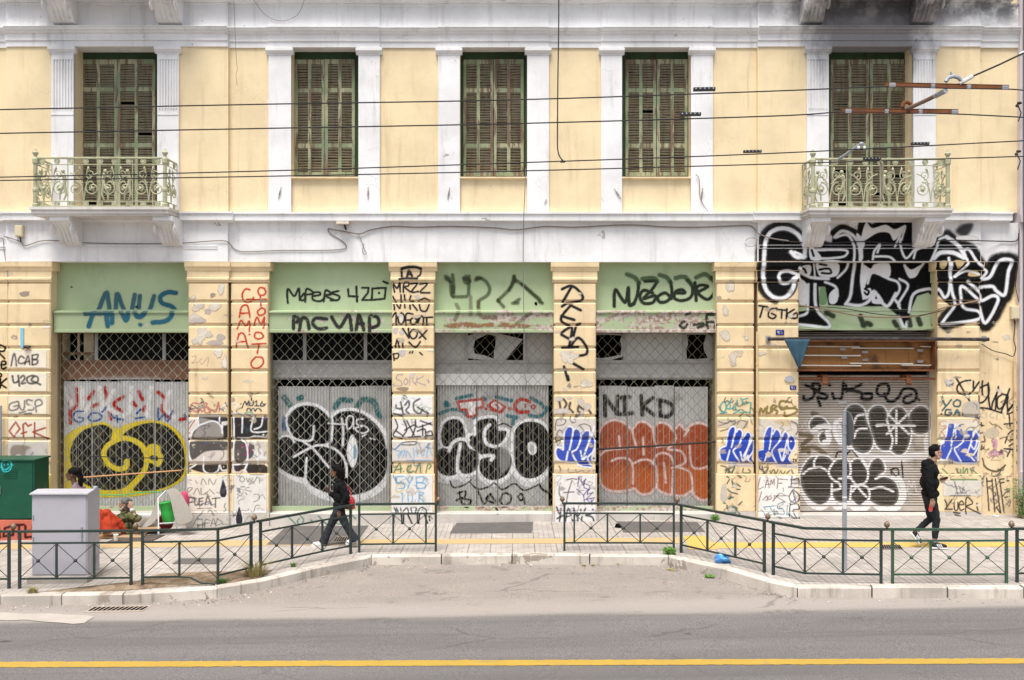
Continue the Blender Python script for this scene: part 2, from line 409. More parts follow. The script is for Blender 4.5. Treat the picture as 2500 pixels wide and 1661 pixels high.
# tactile paving strip
m_tact = stripe_mat('pale_yellow_tactile_tiles', (.50, .365, .19), .35, (.3, .26, .22))
m_tact2 = stripe_mat('strong_yellow_tactile_tiles', (.60, .40, .11), .25, (.3, .26, .2))
def gpatch(mb, pts, h, mi=0):
    q = [G(*p) for p in pts]
    return mb.add([(p.x, p.y, gz(p.x) + h) for p in q], [tuple(range(len(q)))], mi)
mb = MB()
row = [(-600, 1350, 1336), (0, 1342, 1327), (500, 1335, 1321), (880, 1330, 1317), (1250, 1328, 1316), (1668, 1327, 1313)]
for (x0, a, b), (x1, c_, d) in zip(row[:-1], row[1:]): gpatch(mb, [(x0, a), (x1, c_), (x1, d), (x0, b)], .004)
gpatch(mb, [(1682, 1342), (1752, 1342), (1722, 1309), (1668, 1309)], .0045, 1)
gpatch(mb, [(1752, 1339), (2300, 1336), (2300, 1325), (1738, 1325)], .004, 1); gpatch(mb, [(2300, 1336), (3200, 1333), (3200, 1320), (2300, 1325)], .004, 1)
tag(mb.build('tactile_strip', [m_tact, m_tact2]), kind='structure')
# asphalt / steel patches in the pavement
m_patch = simple('dark_patch_plate', (.115, .105, .10), .8, 0, .25, 4, dirt=(.2, .18, .16), dirt_amt=.4)
for lab, pts in (('dark trapezoid pavement plate under the walking woman\'s feet', [(650, 1331), (869, 1329), (900, 1284), (700, 1285)]),
                 ('dark rectangular pavement plate before the third shop step between the fences', [(1098, 1303), (1298, 1302), (1302, 1275), (1116, 1275)]),
                 ('dark pavement plate with a broken black hole at its corner behind the right fence', [(1522, 1301), (1722, 1299), (1702, 1275), (1506, 1274)]),
                 ('small faded grey pavement plate behind the left fence', [(420, 1378), (532, 1378), (548, 1364), (440, 1364)])):
    mb = MB(); q = [G(*p) for p in pts]
    mb.slab([Vector((p.x, p.y, gz(p.x))) for p in q], -.02, .006)
    if 'hole' in lab:
        gpatch(mb, [(1500, 1289), (1518, 1290), (1514, 1280), (1504, 1279)], .008, 1)
    o = mb.build('pavement_plate', [m_patch, m_black]); tag(o, lab, 'plate', 'dark plates set in the pavement')
m_soil = NG('loose_soil')
_c = m_soil.mix(m_soil.ss(m_soil.noise(3, 6, .65), .35, .65), (.15, .10, .062), (.32, .245, .175))
_c = m_soil.mix(m_soil.ss(m_soil.voro(26), .12, .2, 1, 0), _c, (.45, .38, .3)); m_soil.bump(m_soil.noise(30, 5), .03, .8)
m_soil = m_soil.done(_c, .95, 0, .1)
mb = MB()
pts = [(90, 1447), (190, 1441), (255, 1434), (330, 1424), (365, 1408), (400, 1401), (520, 1396), (600, 1396), (665, 1392), (640, 1410), (560, 1424), (430, 1432), (300, 1443), (180, 1449)]
q = [G(*p) for p in pts]; cpt = sum(q, Vector()) / len(q)
vs = [(p.x, p.y, gz(p.x) + .006) for p in q] + [tuple((p * .55 + cpt * .45) + Vector((0, 0, .03 + .02 * rnd.random()))) for p in q] + [tuple(cpt + Vector((0, 0, .05)))]
n = len(q)
mb.add(vs, [(i, (i+1) % n, n + (i+1) % n, n + i) for i in range(n)] + [(n + i, n + (i+1) % n, 2*n) for i in range(n)])
tag(mb.build('bare_soil', m_soil, smooth=True), kind='structure')
# ================================================================ BUILDING
bld = empty('old_building', (0, 0, 0))
tag(bld, 'two-tone yellow and white neoclassical building with green shutters over graffiti-covered shopfronts', 'building')
SURF = []                                                     # meshes the spray paint lies on
def part(mb, name, mats, parent=None, surf=False, smooth=False, label=None):
    o = mb.build(name, mats, parent or bld, smooth)
    if surf: SURF.append(o)
    if label: o['label'] = label
    return o
ZO = -.09                                                     # end bays stand forward of the middle
XL, XR = -900, 2484
# ---- upper wall
z0, z1 = fz(520), fz(118)
wall = MB()
def wseg(a, b, y, za=z0, zb=z1): wall.box(fx(a), fx(b), y, .55, za, zb)
cols = [(XL, 22, 0), (22, 187, ZO), (390, 560, ZO), (560, 712, 0), (876, 1123, 0), (1287, 1518, 0), (1686, 1847, 0), (1847, 2018, ZO), (2223, 2388, ZO), (2388, XR, 0)]
for a, b, y in cols: wseg(a, b, y)
for a, b in ((712, 876), (1123, 1287), (1518, 1686)): wall.box(fx(a), fx(b), .03, .55, z0, fz(437))
wall.box(fx(XL), fx(XR), 0.01, .55, fz(8), 15.0)                # storey above, out of frame
part(wall, 'wall', m_yel, surf=True)
core = MB(); core.box(fx(XL), fx(XR), .9, 9, -.8, 15.0)
part(core, 'back_wall', m_black)
# ---- white bands
fr = MB()
def bandprof(mb, prof, a, b, y, taper=0.0):
    mb.prof([(y + p[0], fz(p[1])) for p in prof], fx(a), fx(b), 0)
arch = [(.5, 118), (-.03, 118), (-.03, 104), (-.055, 103.5), (-.055, 88), (-.09, 86), (-.10, 82), (-.14, 80), (-.15, 75), (-.17, 74), (-.17, 71.5), (-.02, 70), (.5, 70)]
friez = [(.5, 70), (-.03, 70), (-.03, 18), (-.06, 14), (-.06, 12), (.5, 12)]
corn = [(.5, 12), (-.06, 12), (-.20, 9), (-.20, 3), (-.26, 0), (-.30, -8), (-.30, -14), (0, -18), (.5, -18)]
segs = [(XL, 22, 0), (22, 560, ZO), (560, 657, 0), (657, 928, -.035), (928, 1070, 0), (1070, 1340, -.035), (1340, 1467, 0), (1467, 1740, -.035), (1740, 1847, 0), (1847, 2388, ZO), (2388, XR, -.01)]
for a, b, y in segs:
    for pr in (arch, friez, corn):
        if pr is corn and a == 2388: b2 = 2462
        else: b2 = b
        bandprof(fr, pr, a, b2, y)
part(fr, 'upper_entablature', m_white)
sc = MB()
stringc = [(.5, 545), (-.03, 545), (-.06, 543), (-.16, 541), (-.16, 527), (-.19, 525), (-.19, 521), (0, 519), (.5, 519)]
for a, b, y in ((XL, 22, 0), (22, 576, ZO), (576, 1833, 0), (1833, 2402, ZO), (2402, 2462, -.01)): bandprof(sc, stringc, a, b, y)
part(sc, 'string_course', m_white)
lf = MB()
lowf = [(.5, 640), (-.03, 640), (-.03, 545), (.5, 545)]
for a, b, y in ((XL, 22, .0), (22, 560, ZO), (560, 1847, 0), (1847, 2388, ZO), (2388, XR, 0)): bandprof(lf, lowf, a, b, y)
for a, b, y in ((-20, 18, 0), (212, 535, ZO), (1850, 2380, ZO)):                      # thin picture-rail mouldings
    lf.box(fx(a), fx(b), y - .045, y - .03, fz(609), fz(606)); lf.box(fx(a), fx(b), y - .05, y - .03, fz(604), fz(600))
part(lf, 'lower_frieze', m_white, surf=True)
# ---- window pilasters
def pilaster(a, b, y, fluted):
    mb = MB(); yy = y - .055
    mb.box(fx(a), fx(b), yy, y + .02, z0, fz(136))
    mb.box(fx(a) - .012, fx(b) + .012, yy - .012, y + .02, fz(137), fz(135.2))
    mb.prof([(y + .02, fz(135)), (yy, fz(135)), (yy - .05, fz(128)), (yy - .06, fz(127)), (yy - .06, fz(121)), (y + .02, fz(121))], fx(a) - .05, fx(b) + .05)
    mb.box(fx(a) - .03, fx(b) + .03, yy - .03, y + .02, fz(121), fz(118))
    if fluted:
        n = 6; W = fx(b) - fx(a); st = W * .78 / n
        for i in range(n + 1):
            x = fx(a) + W * .11 + i * st
            mb.box(x - .011, x + .011, yy - .022, yy + .001, fz(270), fz(151))
        mb.box(fx(a) + .02, fx(b) - .02, yy - .02, yy + .001, fz(151), fz(147)); mb.box(fx(a), fx(b), yy - .012, yy + .001, fz(285), fz(283.5))
    return part(mb, 'window_pilaster', m_white)
for a, b, y, fl in ((133, 187, ZO, 1), (390, 442, ZO, 1), (657, 712, 0, 0), (876, 928, 0, 0), (1070, 1123, 0, 0), (1287, 1340, 0, 0), (1467, 1518, 0, 0), (1686, 1739, 0, 0), (1965, 2018, ZO, 1), (2223, 2277, ZO, 1)):
    pilaster(a, b, y, fl)
# ---- shuttered windows
def slats(mb, x0, x1, za, zb, y, mi):
    n = max(2, int(abs(za - zb) / .052)); lo, hi = min(za, zb), max(za, zb)
    for i in range(n):
        if rnd.random() < .004: continue
        z = lo + (i + .5) * (hi - lo) / n; t = rnd.uniform(-.004, .004)
        mb.obox(((x0+x1)/2, y, z + t), ((x1-x0)/2, 0, rnd.uniform(-.004, .004)), (0, .014, -.0160), (0, .003, .003), mi)
def window(a, b, bot, y, rv, splits):
    yd = y + rv; A, B = fx(a, yd), fx(b, yd); zb = fz(bot, yd); zt = fz(118, yd) + .12
    mb = MB(); t = .07
    mb.box(A - .15, A + t, yd - .03, yd + .06, zb, zt); mb.box(B - t, B + .15, yd - .03, yd + .06, zb, zt)
    mb.box(A + t, B - t, yd - .032, yd + .06, fz(146, yd), zt); mb.box(A + t, B - t, yd + .05, yd + .08, zb, fz(146, yd), 1)
    fo = part(mb, 'window', [m_frame, m_black])
    L, Rr = A + t, B - t; mid = (L + Rr) / 2; zt = fz(147, yd) ; s = .062
    for k, (l, r) in enumerate(((L + .004, mid - .006), (mid + .006, Rr - .004))):
        mb = MB(); yy = yd - .02 - (.02 if k else 0); m2 = (l + r) / 2
        rails = [zt] + [fz(p, yd) for p in splits] + [zb + .01]
        for x in (l, m2 - s * .55, r - s): mb.box(x, x + (s if x != m2 - s * .55 else s * 1.1), yy - .02, yy + .02, zb + .01, zt)
        for x0, x1 in ((l + s, m2 - s * .55), (m2 + s * .55, r - s)):
            edges = []
            mb.box(x0, x1, yy - .018, yy + .018, zt - .10, zt); top = zt - .10
            for zz in rails[1:-1]:
                mb.box(x0, x1, yy - .018, yy + .018, zz - .045, zz + .045); edges.append((top, zz + .045)); top = zz - .045
            mb.box(x0, x1, yy - .018, yy + .018, zb + .01, zb + .09); edges.append((top, zb + .09))
            for e0, e1 in edges: slats(mb, x0, x1, e1, e0, yy, 1)
        part(mb, 'shutter_leaf', [m_shut, m_slat], fo)
    return fo
window(187, 390, 516, ZO, .42, (220, 356)); window(2018, 2223, 513, ZO, .42, (220, 356))
for a, b in ((712, 876), (1123, 1287), (1518, 1686)): 
    fo = window(a, b, 432, 0, .30, (222, 357))
    mb = MB(); mb.prof([(.3, fz(438)), (-.0, fz(438)), (-.045, fz(436)), (-.045, fz(432.5)), (.3, fz(431))], fx(a) - .03, fx(b) + .03)
    part(mb, 'window_sill', m_yel)
# ---- balconies
def bracket(mb, x0, x1, y, zt, dep, h):
    pr = []
    for i in range(13):
        t = i / 12
        yy = -dep * (1 - t) ** .55 * (1 - .25 * math.sin(t * math.pi)) ; zz = zt - .1 - (h - .1) * t
        pr.append((y + yy * .92 - .015, zz))
    mb.prof([(y + .02, zt), (y - dep, zt), (y - dep, zt - .09)] + pr + [(y + .02, zt - h - .02)], x0, x1)
    n = 4; W = x1 - x0
    for i in range(n):                                           # raised ribs down the face
        xa = x0 + W * (.12 + i * .2)
        mb.prof([(p[0] - .02, p[1]) for p in pr] + [(p[0] + .05, p[1]) for p in pr[::-1]], xa, xa + W * .11)
    for xx in (x0 - .012, x1 - .018):                            # volutes on the cheeks
        mb.lathe([(.0, 0), (.10, 0), (.115, .015), (.10, .03), (.0, .03)], (xx, y - dep + .17, zt - .24), 14, ax='x')
        mb.lathe([(.0, 0), (.05, 0), (.06, .012), (.0, .016)], (xx + (.03 if xx > x0 else -.016), y - dep + .17, zt - .24), 10, ax='x')
def spiral(c, r0, turns, a0, sgn, n=26):
    return [(c[0] + sgn * r0 * (1 - .78 * i / n) * math.cos(a0 + turns * 2 * math.pi * i / n), c[1] + r0 * (1 - .78 * i / n) * math.sin(a0 + turns * 2 * math.pi * i / n)) for i in range(n + 1)]
def rail_panel(mb, put, W, H, nfig):
    """put(u, v, d) -> point; u along the panel, v up, d outwards"""
    def T(pts, r, n=5): mb.tube([put(u, v, 0) for u, v in pts], r, n)
    T([(0, H), (W, H)], .022, 6); T([(0, H - .13), (W, H - .13)], .011); T([(0, .12), (W, .12)], .011); T([(0, .02), (W, .02)], .015)
    nb = max(1, round(W / .72)); s = W / nb
    for i in range(nb + 1): T([(i * s, 0), (i * s, H)], .011)
    k = max(2, round(W / .30))
    for i in range(k):                                           # roundels top and bottom
        u = (i + .5) * W / k
        for v in (H - .065, .07):
            c = put(u, v, 0); d = put(u, v, 1) - c
            T([(u + .05 * math.cos(q * math.pi / 5), v + .05 * math.sin(q * math.pi / 5)) for q in range(11)], .013, 4)
            mb.tube([c - d * .012, c + d * .012], .034, 8)
    mid = (H - .01) / 2
    for i in range(nb):
        u0 = i * s; c = u0 + s / 2
        fig = nfig[i % len(nfig)]
        for sg in (-1, 1):
            T(spiral((c + sg * s * .26, mid - .11), .145, 1.6, math.pi * .5, sg), .012)
            T(spiral((c + sg * s * .20, mid + .17), .095, 1.3, -math.pi * .5, -sg), .010)
            T([(c, .13), (c + sg * .03, mid - .1), (c + sg * .07, mid + .05), (c + sg * .19, mid + .16), (c + sg * s * .42, mid + .2)], .011)
            T([(c + sg * .02, mid), (c + sg * .12, mid + .04), (c + sg * .20, mid - .02)], .009)
            cc = put(c + sg * s * .26, mid - .11, 0)
            mb.ball(cc, .038, 8)
            for q in range(4):                                    # little leaves
                a_ = q * 1.57 + .5; T([(c + sg * s * .26 + .03 * math.cos(a_), mid - .11 + .03 * math.sin(a_)), (c + sg * s * .26 + .075 * math.cos(a_), mid - .11 + .075 * math.sin(a_))], [.016, .004])
            T([(c + sg * .05, mid + .2), (c + sg * .09, mid + .29), (c + sg * .085, mid + .34)], [.006, .026, .004], 5)
        if fig:                                                   # slim dancing figures flanking the bay
            for sg in (-1, 1):
                b = c + sg * s * .5 - sg * .07
                hip = (b, mid - .02)
                T([(b - sg * .01, .14), (b + sg * .035, mid - .24), hip], [.012, .022, .035], 6)
                T([(b - sg * .09, .15), (b - sg * .085, mid - .2), hip], [.012, .022, .033], 6)
                T([hip, (b + sg * .01, mid + .06), (b - sg * .01, mid + .15), (b - sg * .02, mid + .19)], [.036, .034, .042, .016], 6)
                mb.ball(put(b - sg * .03, mid + .235, 0), .04, 8)
                T([(b - sg * .02, mid + .15), (b - sg * .09, mid + .12), (b - sg * .15, mid + .2)], [.018, .014, .01], 5)
                T([(b + sg * .0, mid + .15), (b + sg * .045, mid + .07), (b - sg * .02, mid + .0)], [.018, .014, .01], 5)
def balcony(a, b, y, zt, dep, br, rail=True, brh=.55):
    yf = y - dep; A, B = fx(a, yf), fx(b, yf)
    mb = MB()
    pr = [(0, 0), (0, -.05), (.03, -.06), (.03, -.13), (.06, -.16), (.1, -.17)]
    hh = .17
    mb.box(A, B, yf, y + .02, zt - .05, zt); mb.box(A + .03, B - .03, yf + .03, y + .02, zt - .125, zt - .05)
    mb.box(A + .055, B - .055, yf + .055, y + .02, zt - .165, zt - .125)
    so_ = part(mb, 'balcony', m_stone)
    for x0, x1 in br:
        mb = MB(); bracket(mb, fx(x0, y - .5), fx(x1, y - .5), y, zt - .165, dep * .86, brh)
        part(mb, 'bracket', m_white, so_)
    if not rail: return so_
    mb = MB(); yr = yf + .07; H = .98; a0, b0 = A + .1, B - .1
    rail_panel(mb, lambda u, v, d: Vector((a0 + u, yr - d, zt + v)), b0 - a0, H, (1, 0) if b0 < 0 else (1, 0))
    dd = dep - .09
    rail_panel(mb, lambda u, v, d: Vector((a0 - d, yr + u, zt + v)), dd, H, (0,)); rail_panel(mb, lambda u, v, d: Vector((b0 + d, yr + u, zt + v)), dd, H, (0,))
    for xx in (a0, b0):
        mb.lathe([(.0, 0), (.06, 0), (.06, .06), (.045, .08), (.045, .3), (.055, .32), (.055, .36), (.04, .4), (.04, .85), (.06, .88), (.06, .96), (.035, 1.0), (.03, 1.03), (.055, 1.06), (.06, 1.09), (.03, 1.12), (.012, 1.17), (.0, 1.18)], (xx, yr, zt), 10)
    part(mb, 'railing', m_iron, so_, smooth=False)
    return so_
ZS = 6.285
balcony(70, 412, ZO, ZS, .78, ((130, 178), (380, 428)))
balcony(1975, 2330, ZO, ZS - .02, .78, ((1975, 2022), (2250, 2298)))
balcony(60, 440, ZO, fz(8) + .165, .80, ((108, 165), (370, 430)), False, .52)
balcony(1965, 2345, ZO, fz(6) + .165, .80, ((1968, 2022), (2244, 2300)), False, .52)
# ---- ground floor pillars
JOINTS = [681, 737, 794, 849, 905, 961, 1016, 1072, 1131]
def gpillar(a, b, y, cap=True, lo=1300, skip=()):
    mb = MB(); A, B = fx(a), fx(b)
    zb = gz((A + B) / 2) - .1
    mb.box(A + .02, B - .02, y + .035, .9, zb, fz(640))
    ys = [(690, 737)] + list(zip(JOINTS[1:-1], JOINTS[2:]))
    for t, q in ys:
        mb.block(A, B, y, y + .07, fz(q - 3), fz(t + 3), .022)
    mb.box(A + .01, B - .01, y + .018, y + .06, fz(1156), fz(1134))                  # fillet
    mb.block(A - .02, B + .02, y - .025, y + .07, fz(1248), fz(1157), .012)              # pedestal
    mb.box(A - .03, B + .03, y - .04, y + .07, zb, fz(1248) - .002, 1)
    mb.prof([(y + .07, fz(690)), (y - .0, fz(690)), (y - .012, fz(686)), (y - .03, fz(684)), (y - .03, fz(680)), (y - .005, fz(678)), (y - .005, fz(663)), (y - .02, fz(661)), (y - .035, fz(656)), (y - .06, fz(652)), (y - .065, fz(641)), (y + .07, fz(640.4))], A - .025, B + .025)
    mb.prof([(y + .3, fz(662)), (y - .02, fz(662)), (y - .035, fz(656)), (y - .062, fz(652)), (y - .067, fz(641)), (y + .3, fz(640.4))], A - .06, B + .06)
    return part(mb, 'pillar', [m_yelp, m_base], surf=True)
PW = {}
for k, (a, b, y) in dict(p00=(-110, 22, -.02), p0=(24, 128, ZO), p1=(463, 559, ZO), p2=(564, 655, -.02), p3=(957, 1060, -.02), p4=(1352, 1455, -.02), p5=(1750, 1841, -.02), p6=(1848, 1947, ZO), p7=(2285, 2388, ZO)).items():
    PW[k] = gpillar(a, b, y)
mb = MB(); mb.box(fx(2388), fx(XR), 0, .9, -.6, fz(640)); mb.box(fx(2390), fx(XR), -.03, .02, -.6, fz(1160)); PW['wall'] = part(mb, 'ground_wall', m_yelp, surf=True)
mb = MB(); mb.box(fx(XL), fx(-110), 0, .9, -1.2, fz(640))
for t, q in zip(JOINTS[1:-1], JOINTS[2:]): mb.block(fx(XL), fx(-112), -.02, .05, fz(q - 3), fz(t + 3), .02)
part(mb, 'ground_wall', m_yelp, surf=True)
# ---- shop fronts
def grille(x0, x1, zb, zt, y, mat, parent):
    pitch = .222; rh = .115; r = .0048
    nr = int((zt - zb) / rh) + 1; nx = int((x1 - x0) / (pitch / 8))
    mb = MB()
    for k in range(nr):
        zc = zt - (k + .5) * rh; ph = (k % 2) * math.pi; path = []
        for i in range(nx + 1):
            x = x0 + (x1 - x0) * i / nx; a = 2 * math.pi * (x - x0) / pitch + ph
            tri = 2 / math.pi * math.asin(math.sin(a)) * .55 + .45 * math.sin(a)
            path.append((x, y - .012 * math.cos(a), zc + .062 * tri))
        mb.tube(path, r, 4, caps=False)
    return part(mb, 'grille', mat, parent)
def corr(x0, x1, zb, zt, y, mat, parent, name='door_panel', amp=.017, per=.062):
    nseg = max(6, int((x1 - x0) / per * 6)); mb = MB(); pts = []
    for i in range(nseg + 1):
        x = x0 + (x1 - x0) * i / nseg
        pts.append((x, y - amp * max(-.6, min(.6, math.cos(2 * math.pi * (x - x0) / per))) / .6))
    v = [(p[0], p[1], zb) for p in pts] + [(p[0], p[1], zt) for p in pts]; n = len(pts)
    v += [(x0, y + .03, zb), (x1, y + .03, zb), (x0, y + .03, zt), (x1, y + .03, zt)]
    mb.add(v, [(i, i+1, n+i+1, n+i) for i in range(n-1)] + [(2*n, 2*n+2, 2*n+3, 2*n+1)])
    o = part(mb, name, mat, parent, surf=True); return o
def pane(mb, x0, x1, z0_, z1_, y, mi, hole=None):
    if hole is None: mb.box(x0, x1, y, y + .006, z0_, z1_, mi); return
    m = len(hole); W, H = x1 - x0, z1_ - z0_; hp = [(x0 + u * W, z0_ + v * H) for u, v in hole]
    outer = []
    cx, cz = sum(p[0] for p in hp) / m, sum(p[1] for p in hp) / m
    for (hx, hz) in hp:                                           # ray from hole centre to the pane edge
        dx, dz = hx - cx, hz - cz; t = 1e9
        if dx: t = min(t, ((x1 if dx > 0 else x0) - cx) / dx)
        if dz: t = min(t, ((z1_ if dz > 0 else z0_) - cz) / dz)
        outer.append((cx + dx * t, cz + dz * t))
    v = [(p[0], y, p[1]) for p in hp + outer] + [(p[0], y + .006, p[1]) for p in hp + outer]
    mb.add(v, [(i, (i+1) % m, m + (i+1) % m, m + i) for i in range(m)] + [(2*m + i, 3*m + i, 3*m + (i+1) % m, 2*m + (i+1) % m) for i in range(m)] + [(i, 2*m + i, 2*m + (i+1) % m, (i+1) % m) for i in range(m)], mi)
SHOP = []
def shop(a, b, kind, trans, gm):
    A, B = fx(a), fx(b); yb = .30; yd = .44
    fo = MB(); zl = fz(757)
    fo.box(A - .02, B + .02, yb - .06, .9, zl, fz(640) + .02)
    fo.box(A - .02, B + .02, yb - .075, yb - .05, fz(759), fz(755)); 
    f = part(fo, 'shop_front', m_green, surf=True)
    mb = MB()
    mb.prof([(.5, fz(812)), (.04, fz(812)), (.04, fz(806)), (.055, fz(805)), (.055, fz(768)), (.035, fz(766)), (.035, fz(762)), (.06, fz(759)), (.2, fz(757)), (.5, fz(757))], A + .004, B - .004)
    mb.box(A + .001, B - .001, .018, .04, fz(764), fz(761)); SURF.append(part(mb, 'lintel', m_lintel, f))
    # transom
    mb = MB(); zt, zb_ = fz(812, yd), fz(882, yd); w_ = B - A; fw = .035
    cuts = [A - .1, A + .1 + w_ * .22, A + w_ * .76, B + .1]
    fm = m_brownsteel if kind == 1 else m_greysteel
    mb.box(A - .1, B + .1, yd - .02, yd + .03, zb_ - .04, zb_ + .02); mb.box(A - .1, B + .1, yd - .02, yd + .03, zt - .02, zt + .1)
    for c_ in cuts[1:3]: mb.box(c_ - fw, c_ + fw, yd - .02, yd + .03, zb_ + .02, zt - .02, 4)
    for c_ in (A - .06, B + .02): mb.box(c_, c_ + .05, yd - .02, yd + .03, fz(1250, yd) , zt - .02)
    for k in range(3):
        mi = {'d': 1, 'f': 2}[trans[k][0]]
        if kind == 1 and k == 0: continue
        pane(mb, cuts[k] + fw, cuts[k+1] - fw, zb_ + .02, zt - .02, yd + .004, mi, trans[k][1])
    mb.box(A - .1, B + .1, .85, .88, zb_, zt, 3)
    if kind == 1:
        mb.box(A + .2, A + .25, .7, .72, zb_, zt, 5); mb.box(A + .34, A + .55, .7, .72, zb_, zt, 5); mb.box(A - .1, B + .1, yd + .06, yd + .09, zb_ + .13, zb_ + .19)
    part(mb, 'transom', [fm, m_glass, m_frost, m_black, m_greysteel, m_yel], f)
    mb = MB(); zp = fz(927, yd)
    mb.box(A - .1, B + .1, yd, yd + .05, zp, zb_ - .04)
    if kind in (2, 4): mb.box(A - .1, B + .1, yd - .03, yd + .0, zp + .04, zp + .10)
    if kind == 3: mb.box(A - .1, B + .1, yd - .01, yd + .0, zp - .12, zp + .12, 1)
    SURF.append(part(mb, 'panel_band', [fm, m_corrw], f))
    # corrugated leaves
    zt2 = fz(930, yd) if kind in (1, 3) else fz(942, yd); zb2 = fz(1246, yd)
    x0, x1 = A + .03 + (.07 if kind in (2, 4) else 0), B - .03 - (.14 if kind == 1 else .05)
    cutf = {1: (0, .225, .46, .73, 1), 2: (0, .46, .72, 1), 3: (0, .355, .54, 1), 4: (0, .26, .51, .69, 1)}[kind]
    for c0, c1 in zip(cutf[:-1], cutf[1:]):
        j = rnd.uniform(-.008, .008)
        corr(x0 + (x1 - x0) * c0 + .006, x0 + (x1 - x0) * c1 - .006, zb2, zt2 - rnd.uniform(0, .03), yd + .02 + j, m_corrw if kind == 1 else m_corr, f)
    grille(A - .01, B + .01, fz(1238, .3), fz(812, .3), .30, gm, f)
    mb = MB()
    mb.box(A, B, .27, .33, fz(1247, .3), fz(1236, .3)); 
    for xx in (A - .012, B - .012): mb.box(xx, xx + .024, .262, .338, fz(1247, .3), fz(812, .3), 1)
    SURF.append(part(mb, 'bottom_bar', [m_lintel, m_grille2], f))
    mb = MB(); x_ = (A + B) / 2
    mb.block(A + .03, B - .03, -.03, .6, gz(x_) - .15, fz(1249, .2), .015)
    SURF.append(part(mb, 'threshold', m_base, f))
    return f
D = ('d', None); Fr = ('f', None)
S1 = shop(128, 463, 1, (D, D, D), m_grille)
S2 = shop(655, 957, 2, (D, D, D), m_grille)
S3 = shop(1060, 1352, 3, (Fr, ('f', [(.12, .25), (.30, .18), (.47, .05), (.47, .30), (.5, .6), (.5, .9), (.35, .97), (.2, .82), (.13, .75), (.10, .5)]), Fr), m_grille2)
S4 = shop(1455, 1750, 4, (('f', [(.06, .12), (.3, .07), (.6, .12), (.92, .2), (.95, .5), (.9, .75), (.97, .93), (.5, .95), (.1, .93), (.04, .5)]), Fr, ('f', [(.04, .05), (.4, .04), (.75, .08), (.62, .35), (.6, .6), (.7, .95), (.3, .96), (.05, .95), (.08, .6), (.02, .4)])), m_grille2)
# ---- shop five: roller shutter
A, B = fx(1947), fx(2285)
mb = MB(); mb.box(A - .02, B + .02, .20, .9, fz(808), fz(640) + .02); mb.box(A - .02, B + .02, .185, .21, fz(759), fz(755)); mb.box(A, B, .12, .2, fz(806), fz(801))
S5 = part(mb, 'shop_front', m_green, surf=True)
mb = MB(); mb.box(A, B, .45, .5, fz(940), fz(808)); 
for k in range(5): mb.box(A, B, .3, .44, fz(812 + k * 4), fz(813.3 + k * 4), 1)
part(mb, 'shutter_housing', [m_black, m_roll], S5)
mb = MB(); zt, zb = fz(915, .3), fz(1247, .3); n = int((zt - zb) / .052); h = (zt - zb) / n
pr = []
for i in range(n):
    z = zb + i * h
    pr += [(.32, z), (.30, z + h * .10), (.288, z + h * .35), (.288, z + h * .62), (.30, z + h * .86), (.325, z + h * .93)]
v = [(A, p[0], p[1]) for p in pr] + [(B, p[0], p[1]) for p in pr]; m = len(pr)
mb.add(v, [(i, m + i, m + i + 1, i + 1) for i in range(m - 1)])
mb.box(A, B, .27, .33, zb - .0, zb + .10)
for xx in (A - .03, B - .03): mb.box(xx, xx + .06, .24, .36, zb, fz(905))
SURF.append(part(mb, 'roller_shutter', m_roll, S5))
mb = MB(); mb.block(A + .02, B - .02, -.03, .6, -.5, fz(1252, .2), .015); part(mb, 'threshold', m_base, S5, surf=True)
# ================================================================ SPRAY PAINT (each piece a thin skin lying on the real surface)
def _bvh():
    vs, fs = [], []
    for o in SURF:
        b = len(vs); me = o.data
        vs += [v.co.copy() for v in me.vertices]; fs += [tuple(b + i for i in p.vertices) for p in me.polygons]
    return BVHTree.FromPolygons(vs, fs, all_triangles=False, epsilon=0.0)
BVH = _bvh()
_rs = np.random.RandomState(3); _tab = _rs.rand(256, 256)
def vnoise(x, z, sc, octs=4):
    out = np.zeros_like(x); amp = 1.0; tot = 0
    for o in range(octs):
        a, b = x * sc + 17.3 * o, z * sc + 5.1 * o
        i, j = np.floor(a).astype(int), np.floor(b).astype(int); u, v = a - i, b - j
        u = u*u*(3-2*u); v = v*v*(3-2*v); i &= 255; j &= 255; i2 = (i+1) & 255; j2 = (j+1) & 255
        out += amp * ((_tab[i, j]*(1-u) + _tab[i2, j]*u)*(1-v) + (_tab[i, j2]*(1-u) + _tab[i2, j2]*u)*v)
        tot += amp; amp *= .55; sc *= 2.1
    return out / tot
def crom(pts, closed=False, n=6):
    if len(pts) < 3: return pts
    k = len(pts); out = []
    for i in range(k if closed else k - 1):
        if closed: p0, p1, p2, p3 = pts[(i-1) % k], pts[i], pts[(i+1) % k], pts[(i+2) % k]
        else: p0, p1, p2, p3 = pts[max(i-1, 0)], pts[i], pts[i+1], pts[min(i+2, k-1)]
        for j in range(n):
            t = j / n
            out.append(tuple(.5*((2*p1[a]) + (-p0[a]+p2[a])*t + (2*p0[a]-5*p1[a]+4*p2[a]-p3[a])*t*t + (-p0[a]+3*p1[a]-3*p2[a]+p3[a])*t**3) for a in (0, 1)))
    out.append(pts[0] if closed else pts[-1]); return out
